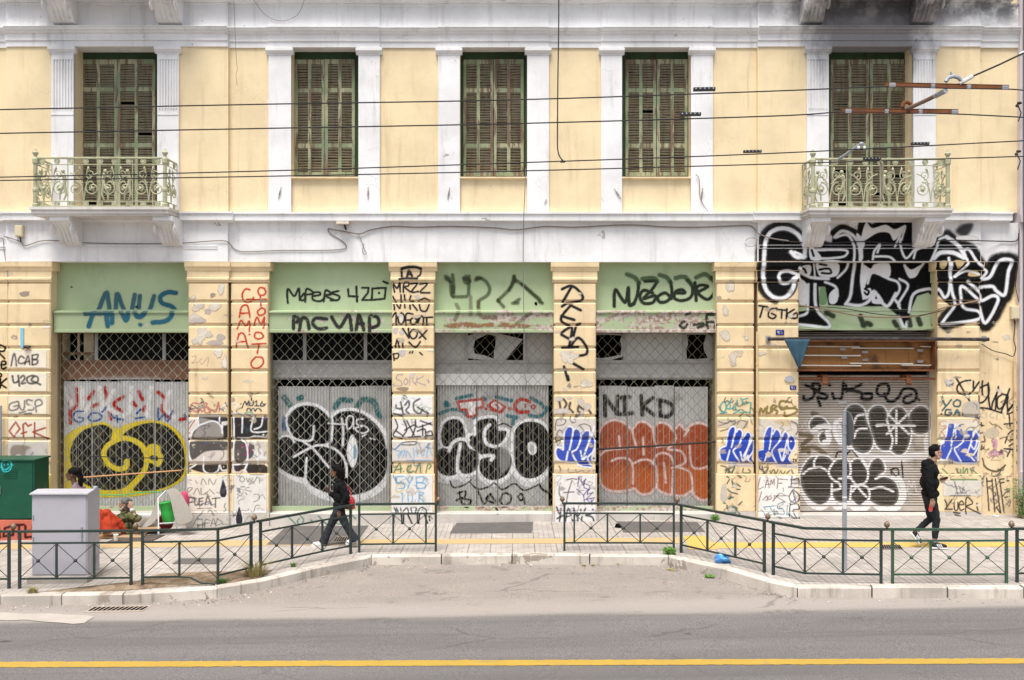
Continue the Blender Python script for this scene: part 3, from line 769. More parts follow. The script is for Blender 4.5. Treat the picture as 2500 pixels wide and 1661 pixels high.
FONT = {
 'A': '0,1 .5,0 1,1|.2,.65 .8,.65', 'B': '.1,0 .1,1|.1,0 .7,.05 .75,.4 .1,.47|.1,.47 .9,.55 .85,.95 .1,1', 'C': '.95,.15 .5,0 .08,.3 .08,.7 .5,1 .95,.85',
 'D': '.1,0 .1,1|.1,0 .7,.1 .95,.5 .7,.9 .1,1', 'E': '.9,0 .1,0 .1,1 .9,1|.1,.5 .75,.5', 'F': '.9,0 .1,0 .1,1|.1,.48 .75,.48', 'G': '.95,.15 .5,0 .05,.35 .1,.8 .55,1 .95,.8 .95,.55 .6,.55',
 'H': '.1,0 .1,1|.9,0 .9,1|.1,.5 .9,.5', 'I': '.5,0 .5,1', 'J': '.8,0 .8,.75 .5,1 .15,.85', 'K': '.1,0 .1,1|.9,0 .15,.55 .95,1', 'L': '.15,0 .1,1 .9,1', 'M': '0,1 .15,0 .5,.65 .85,0 1,1',
 'N': '.08,1 .1,0 .88,1 .92,0', 'O': '.5,0 .08,.3 .1,.75 .5,1 .9,.75 .92,.3 .5,0', 'P': '.1,1 .1,0 .8,.03 .9,.3 .7,.52 .1,.55', 'Q': '.5,0 .08,.3 .1,.75 .5,1 .9,.75 .92,.3 .5,0|.6,.6 1.05,1.1',
 'R': '.1,1 .1,0 .8,.05 .85,.4 .15,.5 .95,1', 'S': '.9,.12 .5,0 .12,.2 .3,.45 .8,.6 .85,.88 .45,1 .05,.88', 'T': '0,0 1,0|.5,0 .5,1', 'U': '.08,0 .1,.75 .5,1 .88,.75 .92,0', 'V': '.05,0 .5,1 .95,0',
 'W': '0,0 .22,1 .5,.3 .78,1 1,0', 'X': '.05,0 .95,1|.95,0 .05,1', 'Y': '.05,0 .5,.5|.95,0 .4,1', 'Z': '.05,0 .95,0 .05,1 .98,1', '0': '.5,0 .1,.3 .1,.75 .5,1 .9,.75 .9,.3 .5,0', '1': '.25,.25 .55,0 .55,1',
 '2': '.1,.2 .5,0 .88,.2 .75,.5 .1,1 .95,1', '4': '.15,0 .1,.55 .9,.55|.72,.1 .72,1', '6': '.8,.05 .3,.3 .12,.7 .45,1 .85,.8 .7,.52 .2,.62', '5': '.85,0 .2,0 .15,.45 .7,.42 .85,.7 .6,1 .1,.92', '3': '.1,.1 .6,0 .8,.25 .4,.48 .9,.65 .7,1 .1,.92',
 '.': '.45,.95 .55,.97', '!': '.5,0 .5,.65|.5,.92 .52,.95', ':': '.5,.35 .52,.37|.5,.85 .52,.87', '*': '.5,.2 .5,.8|.2,.35 .8,.65|.8,.35 .2,.65', '~': '0,.6 .3,.3 .6,.6 1,.3', '-': '.1,.5 .9,.5', 'e': '.1,.6 .85,.55 .75,.3 .35,.25 .08,.6 .35,1 .9,.9', 'i': '.5,.35 .5,1|.5,.1 .52,.12', '@': '.7,.6 .5,.35 .3,.6 .55,.75 .9,.5 .6,.05 .1,.2 .0,.7 .4,1.05 .9,.95'}
FONT = {k: [[tuple(float(q) for q in p.split(',')) for p in s.split()] for s in v.split('|')] for k, v in FONT.items()}
BLK, WHT = (.007, .007, .0075), (.80, .80, .82)
STEP = .0115
class Paint:
    def __init__(s, y=0.0): s.y = y; s.ops = []; s.t = (0, 0, 1.0)
    def o(s, ox, oy, k=3.2): s.t = (ox, oy, k); return s
    def _c(s, pts): return [(fx(s.t[0] + u / s.t[2], s.y), fz(s.t[1] + v / s.t[2], s.y)) for u, v in pts]
    def _w(s, w): return w / s.t[2] * (D0 + s.y) / F
    def st(s, pts, w, col, soft=.35, a=1.0, wear=0.0, closed=False, curve=True):
        if isinstance(pts, str): pts = P_(pts)
        q = s._c(pts); q = crom(q, closed) if curve else q + ([q[0]] if closed else [])
        s.ops.append(('s', q, s._w(w) / 2, col, soft, a, wear)); return s
    def fl(s, pts, col, soft=6, a=1.0, wear=0.0, curve=True, rag=0.0):
        if isinstance(pts, str): pts = P_(pts)
        q = s._c(pts)
        if curve: q = crom(q, True, 4)[:-1]
        s.ops.append(('f', q, s._w(soft), col, rag, a, wear)); return s
    def tx(s, t, x, y, w, h, lw, col, slant=0.0, jit=.05, vert=False, gap=.28, seed=1, **k):
        r = random.Random(hash((len(t), seed, int(x))) & 0xffff)
        n = len(t); cw = w / (n + gap * (n - 1)) if not vert else w; ch = h if not vert else h / (n + gap * (n - 1))
        for i, c in enumerate(t):
            if c == ' ': continue
            for pl in FONT.get(c, FONT['O']):
                pts = []
                for u, v in pl:
                    u += r.uniform(-jit, jit); v += r.uniform(-jit, jit)
                    X = x + (0 if vert else i * cw * (1 + gap)) + u * cw + slant * (1 - v) * ch
                    Y = y + (i * ch * (1 + gap) if vert else 0) + v * ch
                    pts.append((X, Y))
                s.st(pts, lw, col, curve=c in 'BCDGJOPQRSU0236@e5~' , **k)
        return s
    def build(s, parent, label=None, name='graffiti', clip=None):
        if not s.ops: return
        xs = [p[0] for o in s.ops for p in o[1]]; zs = [p[1] for o in s.ops for p in o[1]]; M = .12; h = STEP
        x0, x1, z0, z1 = min(xs) - M, max(xs) + M, min(zs) - M, max(zs) + M
        nx, nz = int((x1 - x0) / h) + 2, int((z1 - z0) / h) + 2
        if clip: x0, x1 = max(x0, fx(clip[0], s.y)), min(x1, fx(clip[1], s.y)); nx = int((x1 - x0) / h) + 2
        gx, gz_ = x0 + np.arange(nx) * h, z0 + np.arange(nz) * h
        A = np.zeros((nz, nx)); C = np.zeros((nz, nx, 3))
        XX, ZZ = np.meshgrid(gx, gz_)
        wob = vnoise(XX, ZZ, 22, 3) - .5; spk = vnoise(XX + 3, ZZ, 30, 4); wn = vnoise(XX, ZZ + 9, 9, 5)
        for kind, q, r, col, soft, a, wear in s.ops:
            q = np.array(q)
            pad = (r * 1.6 + .05)
            i0, i1 = max(0, int((q[:, 0].min() - pad - x0) / h)), min(nx, int((q[:, 0].max() + pad - x0) / h) + 2)
            j0, j1 = max(0, int((q[:, 1].min() - pad - z0) / h)), min(nz, int((q[:, 1].max() + pad - z0) / h) + 2)
            if i1 <= i0 or j1 <= j0: continue
            X, Z = XX[j0:j1, i0:i1], ZZ[j0:j1, i0:i1]
            d = np.full(X.shape, 9.0)
            qq = np.vstack([q, q[:1]]) if kind == 'f' else q
            for (ax, az), (bx, bz) in zip(qq[:-1], qq[1:]):
                p2 = pad + .02
                a0, a1 = max(0, int((min(ax, bx) - p2 - X[0, 0]) / h)), int((max(ax, bx) + p2 - X[0, 0]) / h) + 2
                c0, c1 = max(0, int((min(az, bz) - p2 - Z[0, 0]) / h)), int((max(az, bz) + p2 - Z[0, 0]) / h) + 2
                xs_, zs_ = X[c0:c1, a0:a1], Z[c0:c1, a0:a1]
                if xs_.size == 0: continue
                L = (bx-ax)**2 + (bz-az)**2 + 1e-12
                t = np.clip(((xs_-ax)*(bx-ax) + (zs_-az)*(bz-az)) / L, 0, 1)
                dd = np.hypot(xs_ - ax - t*(bx-ax), zs_ - az - t*(bz-az))
                d[c0:c1, a0:a1] = np.minimum(d[c0:c1, a0:a1], dd)
            if kind == 's':
                f = max(h * .55, r * soft); dj = d + wob[j0:j1, i0:i1] * r * .35
                m = np.maximum(np.clip((r + f * .5 - dj) / f, 0, 1), .34 * np.clip(1 - (d - r * .7) / (r * 1.1 + .008), 0, 1) * (soft >= .3) * (.4 + 1.2 * spk[j0:j1, i0:i1]))
            else:
                ins = np.zeros(X.shape, bool)
                for (ax, az), (bx, bz) in zip(qq[:-1], qq[1:]):
                    if az == bz: continue
                    ins ^= ((az > Z) != (bz > Z)) & (X < (bx - ax) * (Z - az) / (bz - az) + ax)
                sd = np.where(ins, -d, d); f = max(h * .6, r)
                if soft: sd = sd + (wn[j0:j1, i0:i1] - .5) * soft * .35
                m = np.clip(.5 - sd / f, 0, 1)
            m = m * m * (3 - 2 * m) * a * np.clip(.94 + .3 * (wn[j0:j1, i0:i1] - .28), .86, 1)
            if wear > 0:
                m = m * np.clip((wn[j0:j1, i0:i1] * .6 + spk[j0:j1, i0:i1] * .4 - (.20 + wear * .32)) / .05, 0, 1)
            a0_ = A[j0:j1, i0:i1]; an = m + a0_ * (1 - m)
            C[j0:j1, i0:i1] = np.where(an[..., None] > 1e-4, (C[j0:j1, i0:i1] * (a0_ * (1 - m))[..., None] + np.array(col) * m[..., None]) / np.maximum(an, 1e-4)[..., None], np.array(col))
            A[j0:j1, i0:i1] = an
        keep = np.maximum(np.maximum(A[:-1, :-1], A[1:, :-1]), np.maximum(A[:-1, 1:], A[1:, 1:])) > .03
        jj, ii = np.nonzero(keep)
        use = np.zeros((nz, nx), bool)
        for dj in (0, 1):
            for di in (0, 1): use[jj + dj, ii + di] = True
        Y = np.full((nz, nx), np.nan); dv = Vector((0, 1, 0))
        uj, ui = np.nonzero(use)
        rc = BVH.ray_cast
        for j, i in zip(uj.tolist(), ui.tolist()):
            hit = rc(Vector((gx[i], -2.0, gz_[j])), dv)[0]
            if hit is not None: Y[j, i] = hit.y
        q4 = np.stack([Y[jj, ii], Y[jj, ii+1], Y[jj+1, ii+1], Y[jj+1, ii]], 1)
        ok = ~np.isnan(q4).any(1) & ((q4.max(1) - q4.min(1)) < .05)
        jj, ii = jj[ok], ii[ok]
        if len(jj) == 0: return
        # every separate patch of paint is a piece of its own
        cell = 9; J, I = jj // cell, ii // cell; occ = set(zip(J.tolist(), I.tolist())); lab = {}; k = 0
        for s0 in sorted(occ):
            if s0 in lab: continue
            lab[s0] = k; stack = [s0]
            while stack:
                a_, b_ = stack.pop()
                for da in (-1, 0, 1):
                    for db in (-1, 0, 1):
                        t_ = (a_ + da, b_ + db)
                        if t_ in occ and t_ not in lab: lab[t_] = k; stack.append(t_)
            k += 1
        lb = np.array([lab[t_] for t_ in zip(J.tolist(), I.tolist())]); cnt = np.bincount(lb); big = int(cnt.argmax())
        lb = np.where(cnt[lb] < 260, big, lb); out = []
        for q_ in sorted(set(lb.tolist()), key=lambda t_: -cnt[t_]):
            sel = lb == q_; out.append(s._mesh(jj[sel], ii[sel], gx, gz_, Y, C, A, parent, label if q_ == big else None, name))
        return out[0]
    def _mesh(s, jj, ii, gx, gz_, Y, C, A, parent, label, name):
        nz, nx = A.shape; use = np.zeros((nz, nx), bool)
        idx = np.full((nz, nx), -1)
        for dj in (0, 1):
            for di in (0, 1): use[jj + dj, ii + di] = True
        uj, ui = np.nonzero(use); idx[uj, ui] = np.arange(len(uj))
        co = np.stack([gx[ui], Y[uj, ui] - .0035, gz_[uj]], 1)
        fc = np.stack([idx[jj, ii], idx[jj, ii+1], idx[jj+1, ii+1], idx[jj+1, ii]], 1)
        me = bpy.data.meshes.new(name); nf = len(fc)
        me.vertices.add(len(co)); me.vertices.foreach_set('co', co.astype(np.float32).ravel())
        me.loops.add(nf * 4); me.loops.foreach_set('vertex_index', fc.astype(np.int32).ravel())
        me.polygons.add(nf); me.polygons.foreach_set('loop_start', np.arange(0, nf * 4, 4, dtype=np.int32))
        at = me.attributes.new('paint', 'FLOAT_COLOR', 'POINT')
        at.data.foreach_set('color', np.concatenate([C[uj, ui], A[uj, ui][:, None]], 1).astype(np.float32).ravel())
        me.materials.append(m_spray); me.update(); me.validate()
        ob = bpy.data.objects.new(name, me); link(ob, parent)
        if label: ob['label'] = label
        return ob
def P_(s): return [tuple(float(q) for q in p.split(',')) for p in s.split()]
def spray_mat():
    g = NG('spray_paint')
    at = g.t.nodes.new('ShaderNodeAttribute'); at.attribute_name = 'paint'
    c = g.mix(g.math('MULTIPLY', g.ss(g.noise(18, 5, .65), .4, .7), .22), at.outputs['Color'], (.3, .28, .26))
    c = g.mix(g.ss(g.noise(5, 6, .65), .3, .7), sc3((1, 1, 1), .90), (1, 1, 1)); c = g.mix(1.0, at.outputs['Color'], c, 'MULTIPLY')
    w_ = g.ss(g.noise(9, 8, .72, .4), .70, .73, 1.0, .25)
    al = g.math('MULTIPLY', at.outputs['Alpha'], w_)
    g.put(g.b.inputs['Base Color'], c); g.b.inputs['Roughness'].default_value = .7; g.b.inputs['Specular IOR Level'].default_value = .06
    g.put(g.b.inputs['Alpha'], al)
    return g.m
m_spray = spray_mat()
# ---------------------------------------------------------------- shop one
BL, RD, YE, TE = (.02, .09, .30), (.42, .03, .02), (.72, .58, .03), (.02, .16, .17)
p = Paint(.46).o(0, 900)
p.fl('490,110 1425,110 1440,420 480,430', (.74, .74, .75), 60, .55, .25)
for q in ('600,160 605,270 560,330', '735,180 690,238', '820,150 838,245', '965,220 890,275 950,335', '1085,180 1115,245', '1235,185 1290,240 1265,320 1325,385', '710,300 765,278', '548,330 552,425', '1040,262 1062,290', '855,345 868,395', '540,210 545,275', '1130,300 1125,330', '1410,400 1480,380'):
    p.st(q, 27, RD, .3)
for q in ('500,150 560,280', '640,150 650,330 720,260', '780,150 800,340', '880,170 840,300 960,370', '1030,150 1010,350', '1180,150 1150,370', '1330,180 1290,300 1360,380'): p.st(q, 34, (.78, .77, .77), .5, .8)
for q in ('650,335 590,340 572,390 620,420 655,395 615,380', '690,385 720,350 780,355 790,390 740,410 700,400', '800,340 830,300', '870,360 890,385 960,400', '910,370 920,420', '1060,390 1130,380', '1070,350 1100,320', '1235,310 1240,400 1280,360 1310,410 1350,330', '1440,360 1455,385'): p.st(q, 15, BL, .3)
p.fl('470,905 463,700 478,570 560,490 680,440 800,418 870,445 905,490 960,448 1080,412 1200,403 1310,430 1400,500 1452,600 1467,720 1450,830 1390,900 1250,962 1090,995 950,1004 780,1008 600,990 520,950', YE, 10)
p.fl('552,640 580,560 640,490 720,455 800,438 868,470 893,530 870,600 900,560 980,552 1060,560 1125,620 1142,700 1125,800 1050,890 930,945 780,945 650,895 585,830 555,740', (.022, .02, .018), 8)
p.fl('958,532 1020,470 1120,432 1220,425 1320,462 1400,545 1440,645 1447,760 1418,845 1345,905 1225,948 1085,958 1045,940 1130,835 1162,700 1135,600 1050,545', (.022, .02, .018), 8)
p.st('993,725 985,770 920,785 850,748 812,680 830,615 890,568 960,545 1040,558 1112,610 1145,690 1132,790 1060,880 980,950 870,990', 40, YE, .25)
p.st('905,480 890,530 885,575', 40, YE, .3)
p.fl('1140,650 1160,600 1210,588 1250,610 1258,652 1278,685 1268,735 1235,768 1190,742 1140,715', YE, 8)
p.fl('1165,695 1200,676 1240,696 1225,722 1190,716', (.022, .02, .018), 5)
for q in ('830,680 815,765', '955,770 950,910', '980,760 990,880'): p.st(q, 6, YE, .5, .9)
p.build(S1, 'yellow and black curled bubble letters under red, white and blue scrawl', clip=(152,455))
p = Paint(.25).o(0, 500)
AN = (.03, .135, .20)
for q in ('725,950 770,830 830,690 850,760 872,950', '700,855 880,850', '905,925 915,700 960,800 1015,905 1040,780 1055,705', '1095,715 1085,850 1120,880 1165,840 1205,715', '1375,690 1310,685 1255,720 1270,770 1350,800 1370,860 1320,910 1220,922'):
    p.st(q, 34, AN, .35, .72)
for q in ('725,950 745,890', '860,880 872,950', '905,925 910,860', '1375,690 1310,685 1255,720 1270,770 1350,800 1370,860 1320,910 1220,922', '1085,850 1120,880 1165,840', '1000,870 1015,905 1030,850'):
    p.st(q, 30, AN, .35, .8)
p.st('1120,938 1126,940', 26, AN); p.fl('1055,800 1065,790 1080,792 1076,808', BLK, 3); p.fl('552,648 560,636 572,650', BLK, 3, .7)
p.build(S1, 'blue sprayed tag on the green board', clip=(128,458))
# ---------------------------------------------------------------- shop two
p = Paint(.46).o(500, 900)
for q in ('1020,305 1060,250 1140,250', '1190,300 1235,245 1320,262 1362,375', '620,225 665,285', '735,235 755,225'): p.st(q, 42, TE, .6, .75, .3)
p.fl('610,380 640,380 640,480 605,480', BL, 12, .7)
for q in ('565,770 700,850 790,880 850,950 950,1000 1040,1020', '1080,1010 1200,1012 1330,962 1412,860 1442,720 1432,600 1380,480 1290,390'): p.st(q, 62, (.74, .74, .76), .6, .95)
p.fl('640,370 690,308 780,275 880,290 950,340 985,372 1050,330 1150,318 1250,350 1340,420 1402,510 1432,620 1432,740 1402,845 1330,925 1230,972 1130,988 980,975 900,950 830,912 790,860 700,840 620,800 562,740 558,590 610,530 668,530 645,450', BLK, 10)
p.st('640,370 690,308 780,275 880,290 950,340 985,372 1050,330 1150,318 1250,350 1340,420 1402,510 1432,620', 26, WHT, .5)
p.st('645,360 640,430 665,500 700,545 770,564 840,552 852,450', 17, WHT, .45); p.st('560,570 610,530 665,530 700,575', 17, WHT, .5)
for q in ('985,350 1000,420 995,500 985,570 940,597 870,602 790,637 695,690', '770,570 850,630 970,772', '940,602 1020,632 1080,692 1107,770 1108,845', '797,700 790,780 787,865', '1070,390 1082,480 1078,600'): p.st(q, 17, WHT, .4)
p.fl('1150,515 1182,560 1197,640 1187,720 1160,775 1130,740 1108,660 1120,580', WHT, 8); p.fl('1165,600 1188,630 1182,700 1160,690', (.10, .30, .42), 10, .8)
for q in ('965,428 1110,438', '1105,400 1130,370 1160,385 1150,450 1115,470 1105,400', '1160,380 1165,470', '1240,395 1190,400 1195,440 1250,450 1280,480 1240,505 1190,490 1180,465 1230,450', '1230,530 1260,515', '1290,545 1300,550', '1320,550 1330,556'): p.st(q, 11, WHT, .4)
p.build(S2, 'huge black and white bubble numerals', clip=(672,945))
p = Paint(.25).o(500, 500)
K_ = (.03, .035, .03)
for q in ('650,768 645,690 655,660 700,715 735,655 742,745', '760,715 775,695 785,735 755,748 750,720', '785,760 795,660 850,690 790,705', '845,715 900,705 895,685 850,690 845,740 900,755 935,730', '930,755 945,670 990,700 940,710 1010,745', '1045,675 990,690 1050,715 1040,745 985,748'): p.st(q, 15, K_, .3)
for q in ('1120,660 1125,715 1195,718', '1185,640 1190,757', '1230,650 1280,650 1275,690 1230,745 1300,745', '1310,655 1415,650 1405,735 1305,745 1310,655', '1360,690 1362,692', '1395,600 1430,615'): p.st(q, 15, K_, .3, curve=False)
for q in ('710,970 712,880 745,890 735,920', '755,980 775,890 815,900 830,970', '965,895 880,890 860,930 900,970 965,965', '1005,880 1065,960 1135,865 1160,980', '1195,980 1215,865 1255,980', '1205,930 1250,930', '1300,1000 1300,880 1360,885 1365,940 1310,965'): p.st(q, 26, (.03, .028, .03), .35, .85, .35)
p.build(S2, 'black marker tags on the green board', clip=(655,950))
# ---------------------------------------------------------------- shop three
p = Paint(.46).o(980, 900)
for q in ('430,235 550,208', '640,228 655,240', '740,222 860,252', '1010,230 1095,275', '1150,312 1080,375 1000,365', '300,352 365,325', '395,320 470,330 500,360', '560,385 580,380', '880,380 870,435', '830,370 900,385', '345,262 372,285 345,290 345,262', '1110,300 1160,320'): p.st(q, 26, (.03, .17, .21), .4, .85, .15)
for q in ('440,262 635,240 637,300 585,312 592,362 520,378 510,322 458,322', ): p.fl(q, (.62, .60, .60), 5, 1, curve=False); p.st(q, 19, RD, .3, closed=True, curve=False)
p.st('540,270 560,300 545,355', 22, WHT, .3)
p.fl('665,290 725,238 822,300 780,352 700,332', RD, 6, curve=False); p.fl('700,288 735,260 790,300 765,325', (.62, .6, .6), 5); p.st('740,285 760,310', 14, RD)
p.st('1000,262 935,240 885,290 915,338 990,338', 26, RD, .3); p.st('990,275 945,265 912,295 935,320', 10, (.6, .58, .58)); p.st('965,280 970,300', 12, RD)
p.st('845,312 848,314', 24, RD); p.st('1030,285 1045,300 1030,316 1015,300', 10, RD, closed=True); p.st('660,315 662,318', 18, RD)
for q in ('272,858 360,875 430,845 520,885', '610,830 700,900 800,865 870,800 950,890 1050,892 1145,800'): p.st(q, 58, (.7, .7, .73), .7, .9)
NS = ('315,480 340,425 400,395 460,410 490,470 497,540 430,560 380,605 330,605 310,545', '272,655 320,622 380,627 400,582 440,560 500,572 530,622 590,652 606,710 590,780 540,818 480,822 450,792 420,832 350,838 290,802 270,720', '585,425 640,395 720,390 745,420 750,482 822,492 790,570 740,608 800,620 850,672 862,740 830,822 770,862 700,872 640,842 608,780 620,702 650,690 600,660 560,622 528,580 540,527 590,520', '880,560 890,482 940,430 1020,415 1100,440 1150,510 1172,600 1166,700 1130,792 1060,848 980,858 920,822 885,740')
for q in NS: p.st(q, 52, WHT, .4, closed=True)
for q in NS: p.fl(q, BLK, 8)
for q in ('372,645 400,582 460,552 525,562', '462,590 442,700 437,805', '690,440 655,480 648,540 672,592 740,612', '615,700 640,685 718,682 700,715'): p.st(q, 26, WHT, .4)
p.fl('985,620 990,585 1020,570 1050,590 1058,640 1035,675 1000,665', WHT, 6); p.fl('1003,620 1010,598 1025,595 1038,620 1030,650 1010,645', (.4, .4, .4), 6)
p.fl('770,610 830,620 850,700 830,780 775,810', (.33, .33, .33), 14, .7, .3)
p.st('380,880 410,930 500,905 545,870', 11, BLK); p.st('535,890 600,942 690,920 725,895 790,945 885,900 960,952 1075,905', 11, BLK); p.st('1075,905 1110,950 1180,985', 18, BLK); p.st('750,450 800,430 860,460', 10, BLK)
for q in ('450,965 475,1060', '430,1030 470,1010', '440,975 500,960 490,1010 460,1015 540,1030 520,1070 480,1055', '600,960 645,1065', '640,1070 700,980 660,1020 720,1050', '700,990 735,1040', '740,1080 755,1100', '770,1030 800,975 850,990 850,1040 800,1070 770,1035', '910,1000 940,980 965,1060', '910,1000 930,1030 960,1010'): p.st(q, 13, BLK, .3)
p.build(S3, 'black and white bubble letters under small red lettering', clip=(1066,1341))
p = Paint(.25).o(980, 500)
SM = (.06, .075, .035)
for q in ('345,560 380,590 390,690 405,720', '400,550 410,650 400,715 510,718', '505,560 535,600 500,610 490,570', '530,560 525,700', '605,580 580,590 600,570 660,600 690,660 670,710 610,750 600,800', '880,560 850,650 755,750', '880,580 960,640 1090,760', '755,750 800,800', '890,760 920,740', '870,770 910,770'): p.st(q, 26, SM, .9, .55)
for q in ('350,580 380,600', '490,580 530,590', '590,580 620,575', '755,745 760,755', '880,560 890,600', '1080,760 1100,770', '400,640 410,690', '940,620 1080,740', '880,600 840,670'): p.st(q, 26, SM, .8, .6)
for q in ('430,780 450,830 425,900', '540,720 545,860', '600,760 620,870 740,880', '1010,850 900,930'): p.st(q, 30, (.16, .11, .07), .8, .4)
p.fl('1040,765 1055,760 1062,785 1045,785', BLK, 3)
p.fl('340,940 500,920 640,930 760,920 870,930 1010,945 960,965 800,955 600,960 400,965', (.30, .15, .07), 12, .75, .66)
p.build(S3, 'faded olive sprayed shapes on the green board', clip=(1060,1345))
# ---------------------------------------------------------------- shop four
p = Paint(.46).o(1440, 900)
for q in ('115,215 120,370', '120,222 212,352', '212,352 218,215', '228,228 312,222', '268,225 272,350', '228,358 330,350', '400,215 412,362', '492,228 410,292', '410,292 500,362', '545,250 550,370', '535,245 620,270 655,320 610,375 550,365'): p.st(q, 30, (.03, .03, .028), .5, .88, .12)
OU = '72,520 110,440 190,405 270,428 330,475 380,422 440,425 492,465 540,425 610,440 655,485 700,440 748,482 800,440 870,430 932,462 966,525 968,750 965,960 920,1018 870,1024 820,992 795,955 730,992 660,987 600,978 555,960 515,930 470,972 400,978 345,935 300,950 180,957 105,920 78,840 74,640'
p.st(OU, 40, (.60, .52, .52), .7, .9, closed=True)
p.fl(OU, (.36, .075, .028), 14); p.fl('80,800 330,760 520,790 700,760 965,800 965,960 920,1012 870,1020 820,990 795,955 730,988 660,983 600,975 515,930 470,968 400,974 345,935 300,948 180,953 105,918', (.50, .125, .03), 60, .8)
PK = (.74, .60, .58)
for q in (OU,): p.st(q, 15, PK, .6, .75, .12, closed=True)
for q in ('330,475 348,560 368,615', '492,465 502,540 518,615', '655,485 672,540 650,592 608,632 700,642 742,692 735,742 640,778', '738,525 770,480', '228,530 236,622', '415,540 420,672', '80,680 130,640 250,625 360,615', '170,722 230,700 310,712 337,780 337,900', '343,742 400,715 460,715 512,760 527,850 520,930', '488,742 520,682 570,660 630,682 655,745', '580,740 592,892', '650,800 642,970', '690,772 770,800 797,860 803,950', '780,600 790,742 830,782 900,772 962,740', '920,780 962,835', '515,615 600,600'): p.st(q, 17, PK, .6, .85, .1)
p.build(S4, 'rust orange bubble letters in two rows', clip=(1457,1736))
p = Paint(.25).o(1440, 500)
K2 = (.028, .035, .026)
for q in ('190,795 200,665 275,765 300,650 305,780 345,775', '300,650 310,775 350,760 375,680 380,610', '430,600 520,600 480,670', '490,690 420,670 390,720 420,770 490,765 510,710 420,735 470,680', '630,600 640,700 600,755 545,760 530,720 590,690 635,735', '670,690 740,690 720,665 670,680 660,730 720,750 790,720 800,640 760,590', '830,750 820,610', '830,690 920,640 860,630 830,650', '830,650 850,700 920,740 970,690 978,620 950,570'): p.st(q, 24, K2, .35, .93)
for q in ('290,545 350,570 385,615', '410,580 500,575 525,600', '545,550 600,570 630,610', '670,575 740,565 790,620', '830,570 900,545 960,590'): p.st(q, 34, (.05, .10, .05), .6, .6)
for q in ('690,940 720,915 745,935 720,965 690,945', '780,940 870,930', '830,960 890,940', '740,860 770,850', '900,860 970,860 900,860 905,970', '905,920 960,920 960,965'): p.st(q, 20, K2, .4, .8, .4)
p.build(S4, 'looping black marker tag on the green board', clip=(1455,1740))
# ---------------------------------------------------------------- shop five
p = Paint(.30).o(1940, 900)
OL = (.16, .115, .055)
for q in ('30,510 130,530 60,600 110,650', '60,640 140,610 230,660', '140,350 170,360'): p.st(q, 34, OL, .7, .7)
for q in ('70,215 75,245 130,235 155,190 140,120 195,130 185,170 150,175', '85,130 130,150 190,180', '150,175 250,210 230,240 180,225 200,290', '270,128 274,130', '295,195 310,235 365,230 380,110', '400,130 405,180', '385,160 440,160 520,125', '420,170 520,190 525,235 590,240 600,200 550,195', '720,118 660,130 640,180 665,210 720,205 738,160 722,120', '700,200 720,245 760,260 810,225 845,165 900,155 945,180 945,240 890,270 850,260 860,225 910,205', '968,244 972,246'): p.st(q, 21, BLK, .35)
for q in ('330,250 400,270', '340,280 400,255'): p.st(q, 18, (.6, .58, .56), .5, .8)
B5 = ('398,420 395,340 430,292 490,285 540,320 558,400 590,480 612,560 592,632 540,662 480,642 442,592 425,500', '578,400 582,335 625,295 685,297 718,345 722,395 755,330 805,300 850,320 892,385 906,460 900,560 862,652 800,672 745,640 690,640 640,600 600,500', '898,430 900,355 950,302 1000,297 1045,330 1058,420 1042,490 990,512 930,500', '118,430 150,385 210,385 250,420 272,470 180,492 130,482', '190,530 240,482 272,520 262,582 210,585', '308,470 330,410 370,400 400,420 410,560 370,590 330,550')
p.st('330,500 420,600 560,685 750,705 980,680 1050,690', 62, (.7, .68, .67), .5, .95); p.st('1060,330 1065,480 1030,560 1040,660', 50, (.72, .7, .69), .4, .95)
for q in B5: p.st(q, 30, (.74, .72, .71), .35, closed=True)
for q in B5[:5]: p.fl(q, (.05, .045, .035), 6, .9)
p.st('140,490 200,455 270,450', 40, (.74, .72, .71), .3); p.st('250,500 265,560 230,575', 34, (.74, .72, .71), .3)
for q in ('795,325 792,582', '640,440 938,446', '728,358 892,512', '872,368 718,515', '460,430 490,370 540,360', '465,540 490,480 560,470', '305,460 410,460', '320,400 400,530', '640,450 690,440', '720,400 740,480 765,560 745,640'): p.st(q, 17, (.72, .7, .69), .4)
for q in ('30,430 60,440 60,470', '75,400 100,480'): p.st(q, 12, (.65, .62, .6), .5, .8)
W5 = (.74, .72, .71)
p.st('50,900 60,960 130,1062 210,1082 280,1040 330,1082 420,1060 470,1092 540,1092 600,1052 690,1102 800,1082 850,990 830,890 770,840', 46, W5, .35)
q5 = '48,900 52,810 75,755 120,700 180,685 250,688 305,725 345,710 400,710 432,742 475,708 530,720 572,790 600,732 650,700 692,740 700,800 650,838 720,850 780,885 812,960 800,1040 740,1076 640,1062 580,1030 550,1057 490,1062 440,1022 380,1047 320,1032 290,990 250,1042 190,1062 130,1032 80,975'
p.st(q5, 30, W5, .4, closed=True); p.fl(q5, (.05, .045, .035), 6, .9)
for q in ('155,772 150,730 172,690', '65,825 120,782 200,772 250,798', '310,722 265,800 290,860 350,900 352,940 290,952', '290,900 287,1010', '432,742 432,830 360,862', '525,722 572,800 552,890 450,917', '442,922 432,1022', '450,962 500,912 570,932 582,1010 530,1060', '590,942 680,927 770,962', '630,862 700,832', '345,860 440,850', '430,850 520,960 560,1000'): p.st(q, 16, W5, .4)
for q in ('320,690 340,650 390,655', '400,680 440,640 490,690', '750,790 800,780 810,830 760,830 750,790', '835,725 845,850', '745,790 790,840'): p.st(q, 10, BLK, .4)
for q in ('880,960 890,870 910,930 930,880 950,960', '890,980 970,985'): p.st(q, 10, (.65, .62, .6), .4)
p.build(S5, 'white outlined black bubble letters across the roller shutter', clip=(1948,2270))
